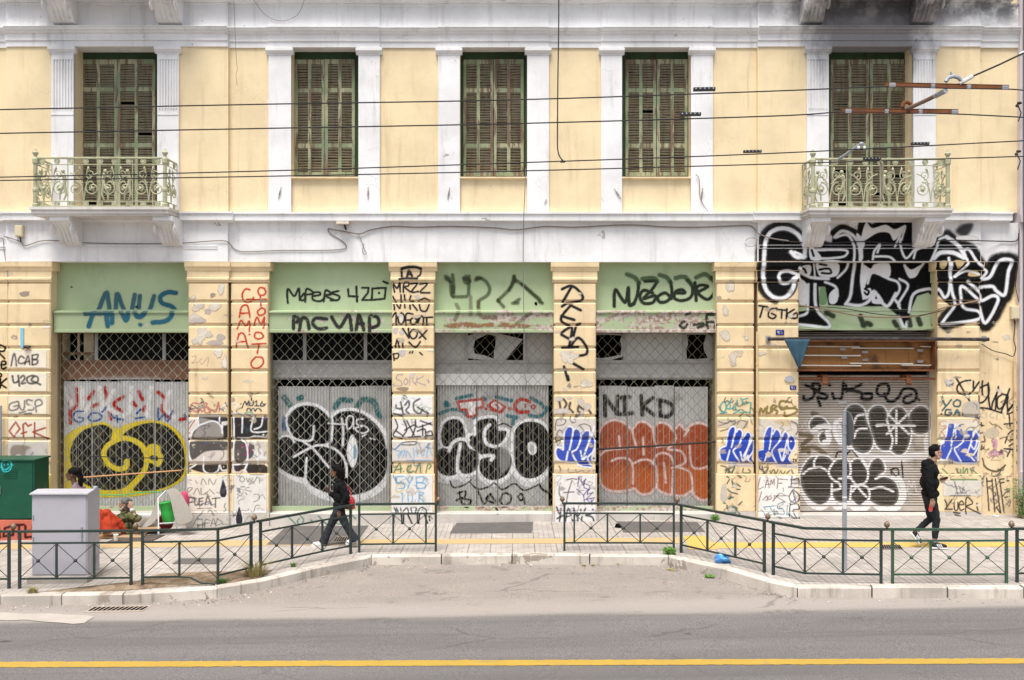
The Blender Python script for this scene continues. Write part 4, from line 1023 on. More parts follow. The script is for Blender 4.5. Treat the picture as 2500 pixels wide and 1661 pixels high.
# ---------------------------------------------------------------- big piece over shop five
p = Paint(-.02).o(1830, 520, 3.5758)
p.st('75,600 78,400 85,290 120,180 200,120 300,110 400,160 460,240 492,330 482,410', 60, BLK, .9, .85); p.st('220,768 140,722 92,662 75,600', 60, BLK, .9, .85); p.st('1710,190 1800,270 1900,305 1990,400 2080,500 2140,400 2300,395 2300,520 2262,720 2215,775 2150,905 2065,1000 2010,940', 78, BLK, 1.0, .9); p.st('715,180 790,130 900,170 945,200 950,150 980,60 1050,130 1180,50 1230,120 1290,85 1400,105', 52, BLK, .8, .9); p.st('1850,955 1690,990 1660,930 1740,840', 60, BLK, .9, .85); p.st('540,245 640,270 730,295', 40, BLK, .8, .85)
p.fl('75,600 78,400 85,290 120,180 200,120 300,110 400,160 460,240 492,330 482,410 425,480 418,600 385,700 310,762 220,768 140,722 92,662', BLK, 16)
p.fl('430,250 520,240 700,290 715,180 790,130 900,180 945,250 950,150 980,60 1050,130 1180,50 1230,120 1290,85 1400,105 1420,240 1590,230 1700,190 1800,290 1900,310 1990,400 2080,505 2140,400 2300,395 2295,520 2255,720 2210,770 2140,900 2065,990 2010,925 1850,950 1690,985 1665,930 1760,830 1690,770 1600,690 1500,720 1440,860 1405,1015 1340,900 1230,812 900,812 720,800 690,640 630,640 640,850 735,950 725,1015 420,985 425,870 530,850 540,720 430,780 415,480', BLK, 16, curve=False)
for q in ('425,560 530,620 530,780 470,800 450,720', '450,470 560,450 550,540 470,512', '620,425 800,430 795,540 660,555 620,500', '510,300 560,325 620,410 520,410', '960,220 1000,90 1055,140 1170,110 1250,150 1335,115 1290,200 1240,245 1200,180 1100,180 980,250', '1020,450 1090,482 1130,440 1255,440 1250,560 1105,510 1040,650 1090,655 1095,720 1030,745 1008,600', '1385,440 1450,490 1535,450 1500,540 1450,562 1405,510', '730,700 800,650 802,750 770,792 728,780', '1110,690 1150,690 1205,782 1105,782', '920,180 990,260 960,330 930,270'): p.fl(q, (.80, .80, .82), 8)
for q in ('470,490 500,480 520,520 490,530', '640,490 720,480 740,520 660,520', '1040,660 1075,680 1060,710 1035,690', '640,440 700,450', '1150,700 1140,740', '530,330 545,380'): p.st(q, 20, BLK, .3)
for q in ('1640,430 1700,425 1680,490 1640,480', '1770,420 1850,430 1800,490', '1900,520 1960,505 1995,550 1900,555'): p.fl(q, (.60, .45, .24), 6)
p.fl('650,650 690,660 700,780 645,790', (.20, .33, .16), 6)
GW = (.76, .77, .80)
for q, w_ in (('460,392 470,320 430,220 360,160 270,140 180,170 130,250 115,400 110,560 140,680 220,745 310,735 370,660 388,580 415,545', 34), ('395,535 330,512 270,520 245,560 270,612 330,612 382,570', 26), ('350,345 400,390 470,385', 34), ('380,345 440,370', 20),
    ('425,485 530,545 590,562 720,570', 24), ('540,620 535,820 520,880 430,905', 22), ('600,620 612,830 720,955 710,1000 560,985 430,972', 26), ('565,330 820,330 815,382 700,400 605,402', 18), ('600,560 590,440', 14),
    ('728,218 790,165 870,190 930,260 952,400 932,560 912,720 870,795', 26), ('740,220 820,195 870,230 900,330 882,470 800,560', 20), ('690,600 780,640 800,720', 20), ('960,270 962,400', 24),
    ('1060,410 1072,340 1120,280 1100,350', 18), ('1080,385 1200,388 1250,425', 18), ('1300,230 1300,300 1350,400 1440,310 1520,305', 18), ('1020,430 1008,600 1030,745', 20), ('1065,610 1108,515 1250,570 1330,602 1342,680 1250,802', 20), ('890,795 1000,805 1080,760 1120,680 1200,790 1250,805 1312,700', 26),
    ('1345,572 1422,632 1340,782 1350,830', 20), ('1390,450 1440,555 1500,500 1560,430 1605,330 1640,235 1710,215', 20), ('1415,400 1440,330 1512,302', 16), ('1430,862 1470,705 1600,660 1650,682 1690,742 1732,670 1738,440', 24), ('1340,905 1390,1005 1415,950', 26), ('1310,760 1345,800', 22),
    ('1590,400 1650,352 1760,352 1860,395 1800,290 1700,215', 34), ('1720,400 1752,680 1780,800 1690,930 1692,970 1980,930 1982,862 1860,832 1832,742 1842,642 2005,782', 24), ('1865,390 1880,450 1770,560', 20), ('1850,330 1900,330 1980,450 2072,510 2020,575', 22), ('1780,560 1880,510 1990,540', 16),
    ('2010,577 2100,560 2180,420 2290,420 2262,520 2232,712 2160,682 2120,642 2000,652', 28), ('1890,600 2000,700 2030,765 2130,722 2172,772 2062,962 2010,822', 26), ('1250,300 1340,120 1310,240', 16)):
    p.st(q, w_, GW, .75, 1)
for q in ('700,870 760,900', '1000,900 1030,990', '1060,960 1090,975', '1300,950 1330,1000', '1510,920 1530,970', '1420,900 1440,980', '1690,1000 1720,1030'): p.st(q, 44, BLK, .8, .7)
p.fl('1780,170 1830,110 1930,100 1900,180 1850,215', BLK, 40, .75)
p.fl('1800,210 1930,205 1980,240 1800,240', (.7, .69, .68), 8)
p.build(bld, 'giant black wildstyle letters edged in white over the right shopfront')
# ---------------------------------------------------------------- tags on the pillars (photo pixel coordinates)
CRM = (.82, .745, .61); PAP = (.70, .66, .60)
def patch(p, x0, y0, x1, y1, col=CRM, a=.95, soft=5, wear=0.0): p.fl([(x0, y0), (x1, y0), (x1, y1), (x0, y1)], col, soft, a, wear, curve=False)
def blob(p, cx, cy, rx, ry, col, a=.95, seed=0, wear=0.0, soft=3):
    if col is PL:                                             # lost render: ragged flakes in two tones with a dark lower lip
        r = random.Random(seed * 7 + int(cx) + int(cy))
        for k in range(4):
            ox, oy = cx + rx * r.uniform(-.5, .5), cy + ry * r.uniform(-.5, .5); n = 9; ss_ = r.uniform(.4, .75)
            q = [(ox + rx * ss_ * r.uniform(.45, 1.15) * math.cos(2*math.pi*i/n), oy + ry * ss_ * r.uniform(.45, 1.15) * math.sin(2*math.pi*i/n)) for i in range(n)]
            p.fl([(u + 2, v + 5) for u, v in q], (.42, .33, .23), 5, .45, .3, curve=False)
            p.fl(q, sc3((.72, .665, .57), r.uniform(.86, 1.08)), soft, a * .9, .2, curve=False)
        return
    r = random.Random(seed + int(cx)); n = 11
    p.fl([(cx + rx * r.uniform(.6, 1.1) * math.cos(2*math.pi*i/n), cy + ry * r.uniform(.6, 1.1) * math.sin(2*math.pi*i/n)) for i in range(n)], col, soft, a, wear)
PL = (.66, .62, .56); PG = (.40, .36, .32)
def scribble(p, x0, y0, x1, y1, n, seed, cols=None):
    r = random.Random(seed); cols = cols or [(.06, .055, .05), (.10, .09, .085), (.16, .12, .09), (.05, .10, .14), (.12, .08, .16)]
    for k in range(n):
        x, y = r.uniform(x0, x1), r.uniform(y0, y1); m = r.randint(3, 6); q = [(x, y)]
        for i in range(m): x = min(x1, max(x0, x + r.uniform(-9, 11))); y = min(y1, max(y0, y + r.uniform(-10, 10))); q.append((x, y))
        p.st(q, r.uniform(1.6, 3.0), r.choice(cols), .5, r.uniform(.35, .75), r.uniform(.1, .5))
def grime(p, x0, y0, x1, y1, n, seed):
    r = random.Random(seed)
    for k in range(n):
        x, y = r.uniform(x0, x1), r.uniform(y0, y1); a = r.uniform(4, 16); b = r.uniform(3, 9)
        p.fl([(x + a * r.uniform(.4, 1.1) * math.cos(t * .7), y + b * r.uniform(.4, 1.1) * math.sin(t * .7)) for t in range(9)], r.choice([(.70, .67, .62), (.45, .38, .30), (.62, .54, .42), (.34, .29, .25), (.72, .68, .60)]), 2, r.uniform(.5, .85), r.uniform(.25, .6), curve=False)
# far left wall
p = Paint(0)
p.tx('R', -4, 845, 18, 30, 4, BLK); p.tx('ne', -18, 876, 36, 24, 4, BLK); p.tx('P', -6, 912, 12, 14, 4, BLK); p.tx('K', 0, 925, 18, 22, 4, BLK)
p.build(PW['p00'], None)
p = Paint(0)
for y0, y1 in ((853, 900), (908, 958), (966, 1014), (1022, 1070)): patch(p, 26, y0 + 2, 119, y1 - 2)
for q in ('33,893 38,868 42,866 46,893', '64,874 56,870 50,882 56,888 66,885', '66,890 74,869 78,890', '69,884 77,882', '84,868 84,890', '84,868 98,866 95,876 86,878', '86,878 97,880 95,888 84,891'): p.st(q, 4.5, (.05, .04, .05), .4, .85)
for q in ('36,918 40,934 52,930', '50,917 53,942', '56,922 62,917 66,924 58,936 67,935', '84,917 72,922 74,934 88,936 98,930 96,920 84,917', '88,920 82,928 94,934 104,939'): p.st(q, 5, (.05, .045, .05), .4, .88)
for q in ('48,980 32,985 27,996 34,1002 48,998 50,990 40,992', '50,980 56,998 64,998 66,978', '84,978 72,976 72,986 86,992 86,1000 74,1001', '94,1005 92,980 104,976 108,986 95,992', '53,1008 68,1004', '65,1010 82,1009'): p.st(q, 4.2, (.09, .085, .09), .4, .8)
RB = (.34, .045, .025)
for q in ('44,1030 54,1046 40,1066 28,1052 44,1030', '63,1066 62,1036 68,1032 74,1040 82,1036', '58,1058 70,1054', '90,1032 90,1066', '116,1044 86,1054 121,1070'): p.st(q, 4.5, RB, .35, .9, curve=False)
p.fl('24,1078 90,1080 118,1074 122,1110 100,1160 60,1165 22,1130', PL, 4, .8, .1); p.fl('36,1088 60,1086 82,1092 80,1112 60,1122 40,1118 30,1105', (.24, .19, .15), 6, .9, .1); p.fl('70,1100 110,1095 112,1180 80,1190 70,1150', (.60, .55, .52), 8, .7, .15)
p.o(0, 0, 1); scribble(p, 26, 1060, 120, 1200, 14, 17); grime(p, 26, 660, 120, 1200, 15, 18)
p.build(PW['p0'], None)
p = Paint(.1)
for q in ('126,975 133,975 134,985 128,992 124,985 126,975', '124,998 134,998', '124,1004 134,1003', '128,998 128,1012'): p.st(q, 4, (.6, .07, .02), .3)
# pillar one and two
p = Paint(0).o(0, 500)
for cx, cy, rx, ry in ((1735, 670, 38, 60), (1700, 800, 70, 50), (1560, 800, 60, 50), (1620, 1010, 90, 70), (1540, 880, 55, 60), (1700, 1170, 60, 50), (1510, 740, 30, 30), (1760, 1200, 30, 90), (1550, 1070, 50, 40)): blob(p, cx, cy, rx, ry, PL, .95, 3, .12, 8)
for cx, cy, rx, ry in ((1560, 905, 60, 28), (1630, 835, 30, 30), (1735, 1035, 40, 28), (1690, 1080, 80, 20)): blob(p, cx, cy, rx, ry, (.52, .46, .42), .9, 8, .1, 6)
p.o(0, 500).st('1510,1190 1540,1180 1530,1220 1510,1235 1560,1230', 4, (.45, .36, .26), .4, .6); p.st('1590,1200 1570,1220 1590,1245 1640,1190 1630,1260', 4, (.45, .36, .26), .4, .6)
p.o(500, 500)
RR = (.58, .045, .02)
for q in ('355,665 320,660 295,700 305,750 340,765 380,740 380,725', '330,740 378,738', '470,655 435,648 418,675 430,705 465,705 478,680 465,655', '385,745 480,738', '435,715 440,790', '445,805 415,835 430,865 470,850 470,820 445,805', '272,880 290,800 335,790 355,880', '285,850 350,845', '385,945 410,880 440,935 468,880 460,965', '255,970 285,905 320,950 350,910 350,990', '265,1010 268,1014', '350,1012 353,1016', '245,1115 270,1015 310,1015 338,1120', '255,1072 325,1068', '440,1000 400,1000 392,1035 425,1050 460,1030 440,1000', '372,1090 478,1085', '425,1090 412,1160', '400,1190 365,1230 375,1270 420,1275 458,1240 450,1195 400,1190'): p.st(q, 11, RR, .35, .92)
p.o(440, 940, 4.354)
p.st('220,200 150,190 130,250 190,280 220,240 250,280 300,200 270,200 280,290 330,280 300,230 390,280 420,180 430,270', 14, (.58, .20, .17), .5, .7)
for q in ('660,245 690,175 710,210 730,170', '735,175 740,215 775,215 780,170', '795,185 815,170 815,222', '795,222 840,222', '875,175 855,215 875,225 900,215 880,198', '710,280 720,250 745,255 755,280 770,250 790,255 800,280 820,250 855,260 865,280', '760,140 762,165', '648,200 650,203', '905,200 908,204'): p.st(q, 9, (.02, .05, .09), .35)
p.st('490,270 470,230 510,205 540,260', 14, (.8, .78, .78), .4); p.st('545,200 590,195 610,225 580,250', 14, (.8, .78, .78), .4); p.fl('690,290 770,285 770,315 690,315', (.25, .5, .3), 10, .6)
patch(p, 85, 350, 205, 570, (.72, .66, .6)); p.st('170,370 95,490 130,510', 9, RB)
patch(p, 90, 590, 540, 830, (.68, .62, .56), .9, 10, .12); patch(p, 560, 590, 925, 830, (.68, .62, .55), .9, 10, .1)
for q in ('200,340 540,340 545,575 130,575 160,480 210,420', '550,345 930,345 930,575 560,575'): p.fl(q, (.03, .03, .03), 12, .93, .12, curve=False)
p.fl('215,360 330,365 390,385 440,430 460,560 170,560 190,470', (.30, .28, .25), 14, .95, .05)
for q in ('120,600 540,600 540,680 300,700 200,760 130,800', '590,590 700,600 710,780 590,820', '110,850 540,840 540,900 300,930 130,890', '570,850 900,850 910,960 740,950 690,890 600,920'): p.fl(q, (.035, .03, .03), 14, .9, .22)
p.fl('740,600 790,640 780,740 730,780', (.05, .04, .05), 10, .9); p.st('660,650 700,640 740,700 690,740', 22, (.28, .02, .14), .5, .7, .3)
W6 = (.74, .74, .76)
for q in ('205,325 430,325', '205,330 208,430', '430,325 432,390', '208,430 330,385 400,390 450,440 462,520', '208,430 130,520 105,650 120,770 180,840', '462,400 460,510', '100,890 170,850', '265,760 262,900 340,940 410,910 432,850 460,905 540,890', '570,300 575,570 560,850 590,930 670,920 715,840', '575,320 600,300 660,320 660,505', '660,320 780,320 760,490 930,495', '880,350 860,440 790,470', '610,560 730,562 800,545 930,560', '650,580 700,620 720,720 710,840 690,900 740,960 830,975 920,955', '780,690 800,720 780,770', '820,690 825,840', '860,690 875,730 860,760', '915,780 910,850', '830,770 915,770', '700,840 560,850'): p.st(q, 15, W6, .4, .95)
patch(p, 88, 955, 545, 1350, (.80, .74, .65), .95, 8, .03); patch(p, 575, 955, 925, 1360, (.76, .74, .70), .92, 10, .05)
for cx, cy in ((475, 1100), (635, 1395)):
    q = [(cx - 3, cy - 115), (cx + 30, cy - 40), (cx + 44, cy + 35), (cx + 28, cy + 82), (cx, cy + 92), (cx - 30, cy + 80), (cx - 42, cy + 30), (cx - 28, cy - 40)]
    p.fl(q, (.03, .03, .035), 6); p.st(q, 11, W6, .5, closed=True)
G9 = (.07, .06, .055)
for q in ('110,1290 118,1190 190,1200', '112,1240 160,1235', '170,1190 180,1265 210,1260', '220,1200 225,1265 260,1255', '222,1230 255,1225', '222,1200 262,1192', '285,1265 310,1180 350,1262', '300,1235 335,1232', '360,1200 440,1190', '395,1195 392,1290'): p.st(q, 15, G9, .4, .85, .1)
for q in ('90,1000 140,1005', '100,1165 105,1090 150,1090 110,1130', '180,1010 200,1040', '240,1050 260,990 300,1050', '320,1050 330,990 370,1050 400,1000', '160,1160 200,1090 230,1160', '240,1090 250,1160 320,1120', '330,1100 380,1150', '200,1305 350,1300', '650,975 640,1010 670,1030 690,1000 670,970 650,975', '710,985 725,1025 745,990 760,1025 780,985', '800,1020 820,985 850,990 850,1040', '650,1080 690,1080', '690,1110 760,1130', '700,1095 740,1085', '790,1160 840,1165 845,1210 790,1240', '850,1280 810,1280 790,1340 760,1340'): p.st(q, 9, G9, .4, .75, .2)
patch(p, 88, 1375, 545, 1500, (.62, .58, .53), .8, 8, .1)
for q in ('160,1480 200,1410 210,1500 250,1410 260,1500', '280,1500 290,1420 340,1430', '280,1460 330,1455', '345,1490 375,1410 400,1490', '355,1460 395,1460', '410,1410 470,1450 400,1480 420,1410', '470,1470 540,1465'): p.st(q, 8, G9, .4, .85)
p.o(0, 0, 1); scribble(p, 462, 960, 653, 1280, 70, 5); grime(p, 462, 700, 653, 1280, 24, 6)
p.build(PW['p1'], 'red vertical lettering and cracked black and white bubble letters', clip=(458, 561)); p.build(PW['p2'], 'red vertical lettering above white-edged black letters', clip=(562.5, 657))
# pillar three
p = Paint(0).o(930, 640, 6.53)
NB = (.02, .022, .028)
p.st('340,110 440,85 560,85 640,110', 45, NB, .5, .85); p.st('330,130 335,230', 34, NB, .5, .9); p.st('640,130 630,200 590,235', 30, NB, .5, .8); p.st('420,230 450,140 500,230', 34, NB, .5, .85); p.st('430,200 490,200', 24, NB, .5, .8); p.st('300,275 400,260 580,265', 34, NB, .5, .9)
for q in ('180,325 220,480', '190,330 260,420 300,330 310,480', '360,480 370,340 440,330 440,380 380,400 470,475', '480,350 580,345 490,475 600,470', '620,355 740,350 630,480 780,490', '190,550 240,640', '320,525 325,640', '375,525 385,610', '480,540 460,610 520,625', '600,620 700,580 780,620', '210,680 220,760', '255,680 300,740 315,680', '380,680 385,730', '465,690 470,750', '510,680 580,770', '615,680 640,770 720,780 770,680', '180,880 240,810 245,1000', '330,810 275,870 290,970 330,990 370,930 370,850 330,810', '400,1010 405,830 510,830', '370,930 480,925', '530,880 475,920 490,990 540,990 570,930 530,880', '640,870 590,910 590,970 640,860 680,900 670,1000', '700,885 825,880', '730,890 735,1010', '350,1060 440,1200', '440,1060 450,1210', '500,1080 460,1150 500,1220 560,1200 580,1120 540,1080 500,1080', '585,1080 720,1230', '735,1090 615,1210', '230,1360 265,1230 290,1360', '345,1260 350,1360', '450,1280 550,1360 630,1270'): p.st(q, 25, NB, .35, .93, .08)
for cx, cy, rx, ry in ((230, 1100, 50, 60), (330, 1130, 40, 50), (340, 1440, 90, 60), (580, 560, 50, 40)): blob(p, cx, cy, rx, ry, (.62, .58, .60), .8, 2, .25, 8)
for q in ('200,1460 215,1568', '190,1470 280,1460 270,1530 210,1540', '460,1450 470,1430', '500,1450 510,1425', '620,1440 660,1480'): p.st(q, 22, NB, .4, .9)
p.o(930, 900, 3.92)
for q in ('110,150 140,165', '125,140 125,170', '210,60 160,60 150,100 190,120 200,160 150,165', '240,90 220,130 240,155 260,120 240,90', '275,160 280,80 310,85 300,115 340,160', '330,150 350,80', '410,70 340,120 430,160', '440,110 470,130', '455,100 455,140'): p.st(q, 7, (.46, .40, .50), .4, .8)
p.fl('150,190 200,178 265,185 240,215 190,210', (.35, .28, .2), 5, .9)
patch(p, 104, 262, 496, 450, (.82, .80, .79)); patch(p, 104, 485, 496, 672, (.80, .77, .75)); patch(p, 104, 690, 496, 895, (.70, .66, .62), .9); patch(p, 104, 1010, 496, 1370, (.75, .74, .72), .94, 6, .03)
for q in ('145,350 150,380 205,385', '190,320 215,435', '230,350 265,310 270,360 240,400 270,430', '370,290 315,330 320,400 370,430 400,390', '350,370 400,400 455,430', '120,430 200,450'): p.st(q, 17, NB, .5, .85, .15)
for q in ('140,490 160,560 120,640 200,670', '220,500 250,580 210,650', '230,590 330,540 300,650', '250,500 320,640', '330,490 350,560 480,520', '350,600 420,580 430,660', '380,500 490,540', '440,610 480,600 490,640 440,640', '260,660 380,650', '150,600 210,640', '400,540 400,640'): p.st(q, 15, NB, .4, .9)
BB = (.13, .36, .62)
p.st('105,760 140,770 210,710 330,700 320,730 200,730', 11, NB, .4, .85)
for q in ('200,720 140,780 200,800 170,850', '160,830 230,780 210,850', '240,850 250,790 290,850', '310,760 320,850', '340,720 350,840', '380,750 400,840 430,740', '440,850 450,720', '250,880 480,880', '330,790 420,790', '460,740 490,830'): p.st(q, 12, BB, .5, .65)
for q in ('120,1000 180,910 190,1000', '140,970 200,960', '290,920 250,960 270,1000 310,980', '330,1000 370,910 380,1000', '430,1000 450,920 480,930 460,960', '215,985 218,988', '318,985 320,988'): p.st(q, 12, (.13, .27, .12), .45, .75)
for q in ('220,1030 160,1035 150,1080 220,1100 225,1140 170,1145', '240,1040 275,1090 310,1035', '275,1090 265,1140', '340,1040 345,1145', '340,1040 410,1035 400,1085 345,1090', '345,1090 425,1100 415,1140 345,1145', '260,1180 265,1270', '250,1185 280,1180', '300,1180 305,1270', '370,1180 365,1270', '370,1180 410,1190 370,1225 410,1270', '205,1190 208,1270'): p.st(q, 13, BB, .45, .8)
p.st('200,1090 150,1130 160,1180 220,1160', 15, (.60, .45, .08), .5, .65); blob(p, 290, 1180, 50, 40, (.55, .45, .35), .6, 1, .3)
for q in ('130,1330 150,1370 150,1330 170,1370', '190,1330 200,1390', '210,1370 250,1330 270,1380', '300,1370 290,1330 340,1330 330,1380', '350,1380 380,1330 430,1340 440,1390', '130,1400 125,1480', '200,1400 205,1480', '220,1400 220,1480', '260,1390 300,1480', '350,1390 355,1480 365,1480 370,1390', '420,1390 450,1480', '465,1410 467,1420', '468,1440 470,1450'): p.st(q, 13, NB, .35, .88)
p.o(0, 0, 1); scribble(p, 960, 965, 1057, 1270, 44, 7, [(.06, .055, .05), (.10, .20, .32), (.12, .10, .09), (.10, .16, .08)]); grime(p, 960, 700, 1057, 1270, 14, 8)
p.build(PW['p3'], 'pillar of black marker names above white and blue tags')
# pillar four
p = Paint(0).o(980, 500)
for q in ('1255,660 1330,635 1400,690 1410,745 1300,770', '1330,640 1260,760', '1255,795 1290,770', '1330,790 1400,825', '1320,790 1260,860 1250,910 1310,945', '1250,870 1350,900', '1370,940 1395,930', '1250,1000 1330,960 1310,1110', '1250,1015 1330,1060', '1320,1110 1380,1040 1445,1110 1445,1165 1390,1180', '1260,1118 1380,1112', '1300,1215 1420,1285', '1270,1265 1300,1370', '1300,1340 1305,1370', '1340,1040 1360,960'): p.st(q, 20, NB, .35, .93, .05)
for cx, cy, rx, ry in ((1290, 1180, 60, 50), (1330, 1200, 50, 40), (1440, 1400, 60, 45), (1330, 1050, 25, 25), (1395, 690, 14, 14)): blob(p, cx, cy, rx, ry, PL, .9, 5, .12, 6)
p.o(1330, 940, 4.353)
for cx, cy, rx, ry in ((150, 150, 45, 28), (380, 180, 40, 50), (450, 230, 45, 50), (390, 310, 30, 60), (180, 280, 110, 40), (260, 140, 30, 20)): blob(p, cx, cy, rx, ry, (.60, .55, .50), .95, 5, .05, 5)
for q in ('155,180 165,240', '200,150 230,200 210,240', '260,230 270,190', '260,250 300,290', '360,220 350,270 370,290', '370,230 410,260', '470,270 490,300'): p.st(q, 22, (.10, .09, .085), .45, .85)
patch(p, 106, 355, 540, 570, (.68, .63, .58), .9, 8, .1); patch(p, 106, 605, 540, 825, (.70, .66, .60), .9, 8, .05); patch(p, 106, 900, 540, 940, (.62, .52, .38), .8, 8, .2); patch(p, 106, 950, 540, 1460, (.77, .75, .73), .94, 8, .03)
for q in ('110,480 130,370 220,370 200,420 130,430', '120,560 150,480 210,520', '105,610 180,580', '360,430 420,415 480,440 490,480', '110,560 140,640 180,650'): p.st(q, 10, NB, .4, .8)
UB = (.03, .07, .42)
KU = '200,600 205,520 235,455 275,445 300,470 345,465 380,490 395,510 440,490 475,500 480,560 520,530 530,580 520,650 490,780 500,870 440,870 350,835 240,820 180,810 130,760 115,700 140,670 195,690'
p.fl(KU, UB, 8, .97, .06)
for q in ('175,660 130,665 112,720 140,790 200,815 340,830 360,860 500,880', '195,690 205,520 235,455 270,440 300,470 290,560 262,690', '300,480 345,465 380,500 380,580 340,680 290,720 345,830', '395,520 430,485 475,495 470,600 400,790', '525,440 490,560 430,700', '380,700 400,790 440,760', '245,710 225,815', '500,540 535,590 520,700 455,775 495,850'): p.st(q, 17, (.74, .76, .82), .45, .95)
blob(p, 490, 640, 25, 30, (.5, .46, .36), .9, 3); blob(p, 520, 780, 14, 14, NB, .9, 3); p.st('320,645 430,645', 5, NB)
for q in ('150,860 170,900 160,930', '250,890 255,930 320,930', '330,900 340,930 400,910 430,940 480,910'): p.st(q, 11, (.2, .14, .08), .4, .7)
VI = (.06, .025, .22)
for q in ('348,1075 360,980 395,1040 435,995 405,1060', '415,1040 480,1070 470,1110 415,1090 415,1040', '340,1105 410,1170 425,1270', '410,1170 460,1105 450,1160 510,1140 440,1210', '430,1215 525,1195 490,1255 440,1210', '490,1210 500,1275'): p.st(q, 10, VI, .3, .92, curve=False)
for q in ('210,1015 280,995 340,1000', '290,1010 250,1130 230,1230', '165,1040 150,1140 190,1230', '200,1140 310,1135'): p.st(q, 12, G9, .5, .85, .3)
blob(p, 230, 1245, 14, 18, (.13, .09, .05), .9, 2)
for q in ('125,1295 150,1360', '130,1415 190,1385', '170,1310 155,1450', '215,1450 250,1310 295,1450', '230,1395 280,1390', '310,1310 320,1400 370,1370', '340,1365 350,1440', '430,1310 390,1440 510,1455 500,1400 430,1380 480,1370', '380,1320 390,1350'): p.st(q, 18, NB, .35, .9, .06)
p.st('508,1318 512,1324', 18, VI)
p.o(0, 0, 1); scribble(p, 1355, 1010, 1452, 1270, 34, 9); grime(p, 1355, 700, 1452, 1270, 15, 10)
p.build(PW['p4'], 'blue bubble throw-up below long black vertical scrawl')
# pillars five and six
p = Paint(0).o(1440, 500)
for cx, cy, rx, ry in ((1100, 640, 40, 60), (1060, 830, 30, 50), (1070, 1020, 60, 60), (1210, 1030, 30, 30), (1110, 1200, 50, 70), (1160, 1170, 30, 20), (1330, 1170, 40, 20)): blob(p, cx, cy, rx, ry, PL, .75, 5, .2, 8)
for q in ('1310,790 1380,800', '1345,800 1320,880', '1450,810 1400,820 1385,870 1420,890 1445,870 1410,850', '1450,820 1525,825', '1490,825 1488,885', '1530,815 1525,890', '1585,820 1530,860 1580,888 1610,880 1605,845 1580,860'): p.st(q, 13, NB, .4, .93)
p.o(1730, 940, 4.613)
CYN = (.09, .43, .40)
for q in ('160,190 130,240 150,310 190,280 190,210 160,190', '260,150 200,260 290,250 320,170 300,270 340,290 280,320', '240,190 240,270', '440,150 380,170 390,220 470,200 460,320', '350,310 460,310', '130,320 200,310', '360,150 400,220'): p.st(q, 15, CYN, .5, .72)
OLV = (.26, .20, .065)
for q in ('560,330 575,260 600,310 625,260 640,320', '650,240 640,300 680,310 690,250', '700,300 705,230 750,240 720,270 760,290 750,320', '910,195 800,180 790,250 860,260 960,260 980,300 860,350 840,310', '800,270 870,240'): p.st(q, 22, OLV, .4, .85)
patch(p, 535, 385, 1000, 600, (.70, .64, .57), .85, 12, .12); patch(p, 100, 390, 440, 480, (.66, .58, .46), .8, 10, .2)
for q in ('110,410 180,430 300,400', '110,460 220,430', '230,400 300,420 250,460', '320,450 350,400 420,410', '400,470 440,410', '130,520 240,490'): p.st(q, 10, G9, .4, .75, .25)
blob(p, 830, 420, 110, 40, (.55, .42, .24), .8, 4, .2); p.st('920,410 980,440 995,510 970,550', 22, G9, .5, .7, .2)
KV = '205,620 215,540 245,475 285,475 310,510 350,500 385,540 380,570 430,535 470,560 465,640 500,580 505,700 480,820 490,870 340,875 210,855 150,850 120,780 130,710 190,690'
K6 = '595,640 615,560 640,490 690,470 720,510 765,500 800,560 840,530 880,560 880,600 930,560 965,590 960,690 890,810 950,880 760,885 650,860 555,850 535,780 550,720 610,710'
p.fl(KV, UB, 8, .97, .05); p.fl(K6, UB, 8, .95, .2)
for q in ('190,690 205,600 220,520 260,468 300,490 280,600 255,700', '310,530 340,495 380,530 370,600 330,690 275,745 350,870', '385,600 430,530 475,560 460,640 390,860', '500,560 470,650 390,800', '355,755 385,860 440,795', '235,735 205,850', '180,690 125,720 120,790 160,860 340,880', '505,600 500,740 440,835 490,875'): p.st(q, 17, (.76, .78, .84), .45, .95)
for q in ('600,700 610,580 650,480 700,475 690,600 670,720', '710,550 750,495 795,540 790,620 700,745 750,870', '800,620 840,525 885,560 860,660 815,850', '890,580 880,680 920,740 960,680 960,600 925,565', '780,740 815,850 850,790', '645,770 620,850', '600,720 545,740 545,820 600,865 760,870', '960,700 890,820 960,890'): p.st(q, 15, (.74, .76, .82), .45, .9)
blob(p, 660, 780, 40, 40, (.62, .52, .4), .9, 3, .1); blob(p, 870, 750, 30, 40, (.6, .55, .48), .8, 3, .2)
p.tx('TE', 930, 830, 55, 32, 6, NB)
p.st('230,900 500,905', 30, (.56, .55, .62), .6, .6); p.st('760,900 970,915', 34, (.5, .5, .6), .6, .6)
for q in ('140,910 200,930 190,990', '240,920 220,990', '180,960 270,930', '290,930 260,1000', '390,940 390,990 470,985 450,950', '590,920 620,990 600,1000 660,930 620,920', '680,960 690,990 720,950 750,990 770,950', '800,960 820,1000 850,970', '870,990 900,960'): p.st(q, 14, (.15, .16, .09), .5, .7)
blob(p, 165, 1200, 45, 130, (.58, .55, .52), .8, 2, .15, 10)
DT = (.03, .12, .12)
for q in ('200,1030 220,1040', '230,1060 200,1110', '255,1080 270,1130', '260,1150 290,1140', '310,1110 350,1140', '310,1170 345,1175', '210,1170 240,1200 320,1225', '250,1250 220,1280 275,1260', '160,1325 185,1330', '200,1350 210,1390 290,1365', '370,1310 330,1350'): p.st(q, 12, DT, .4, .85)
p.st('200,1440 280,1440 310,1390 270,1370', 24, (.14, .19, .17), .5, .8); blob(p, 245, 1400, 45, 30, (.6, .57, .5), .8, 3)
patch(p, 520, 1010, 990, 1480, (.82, .79, .76), .96)
MB_ = (.11, .045, .04)
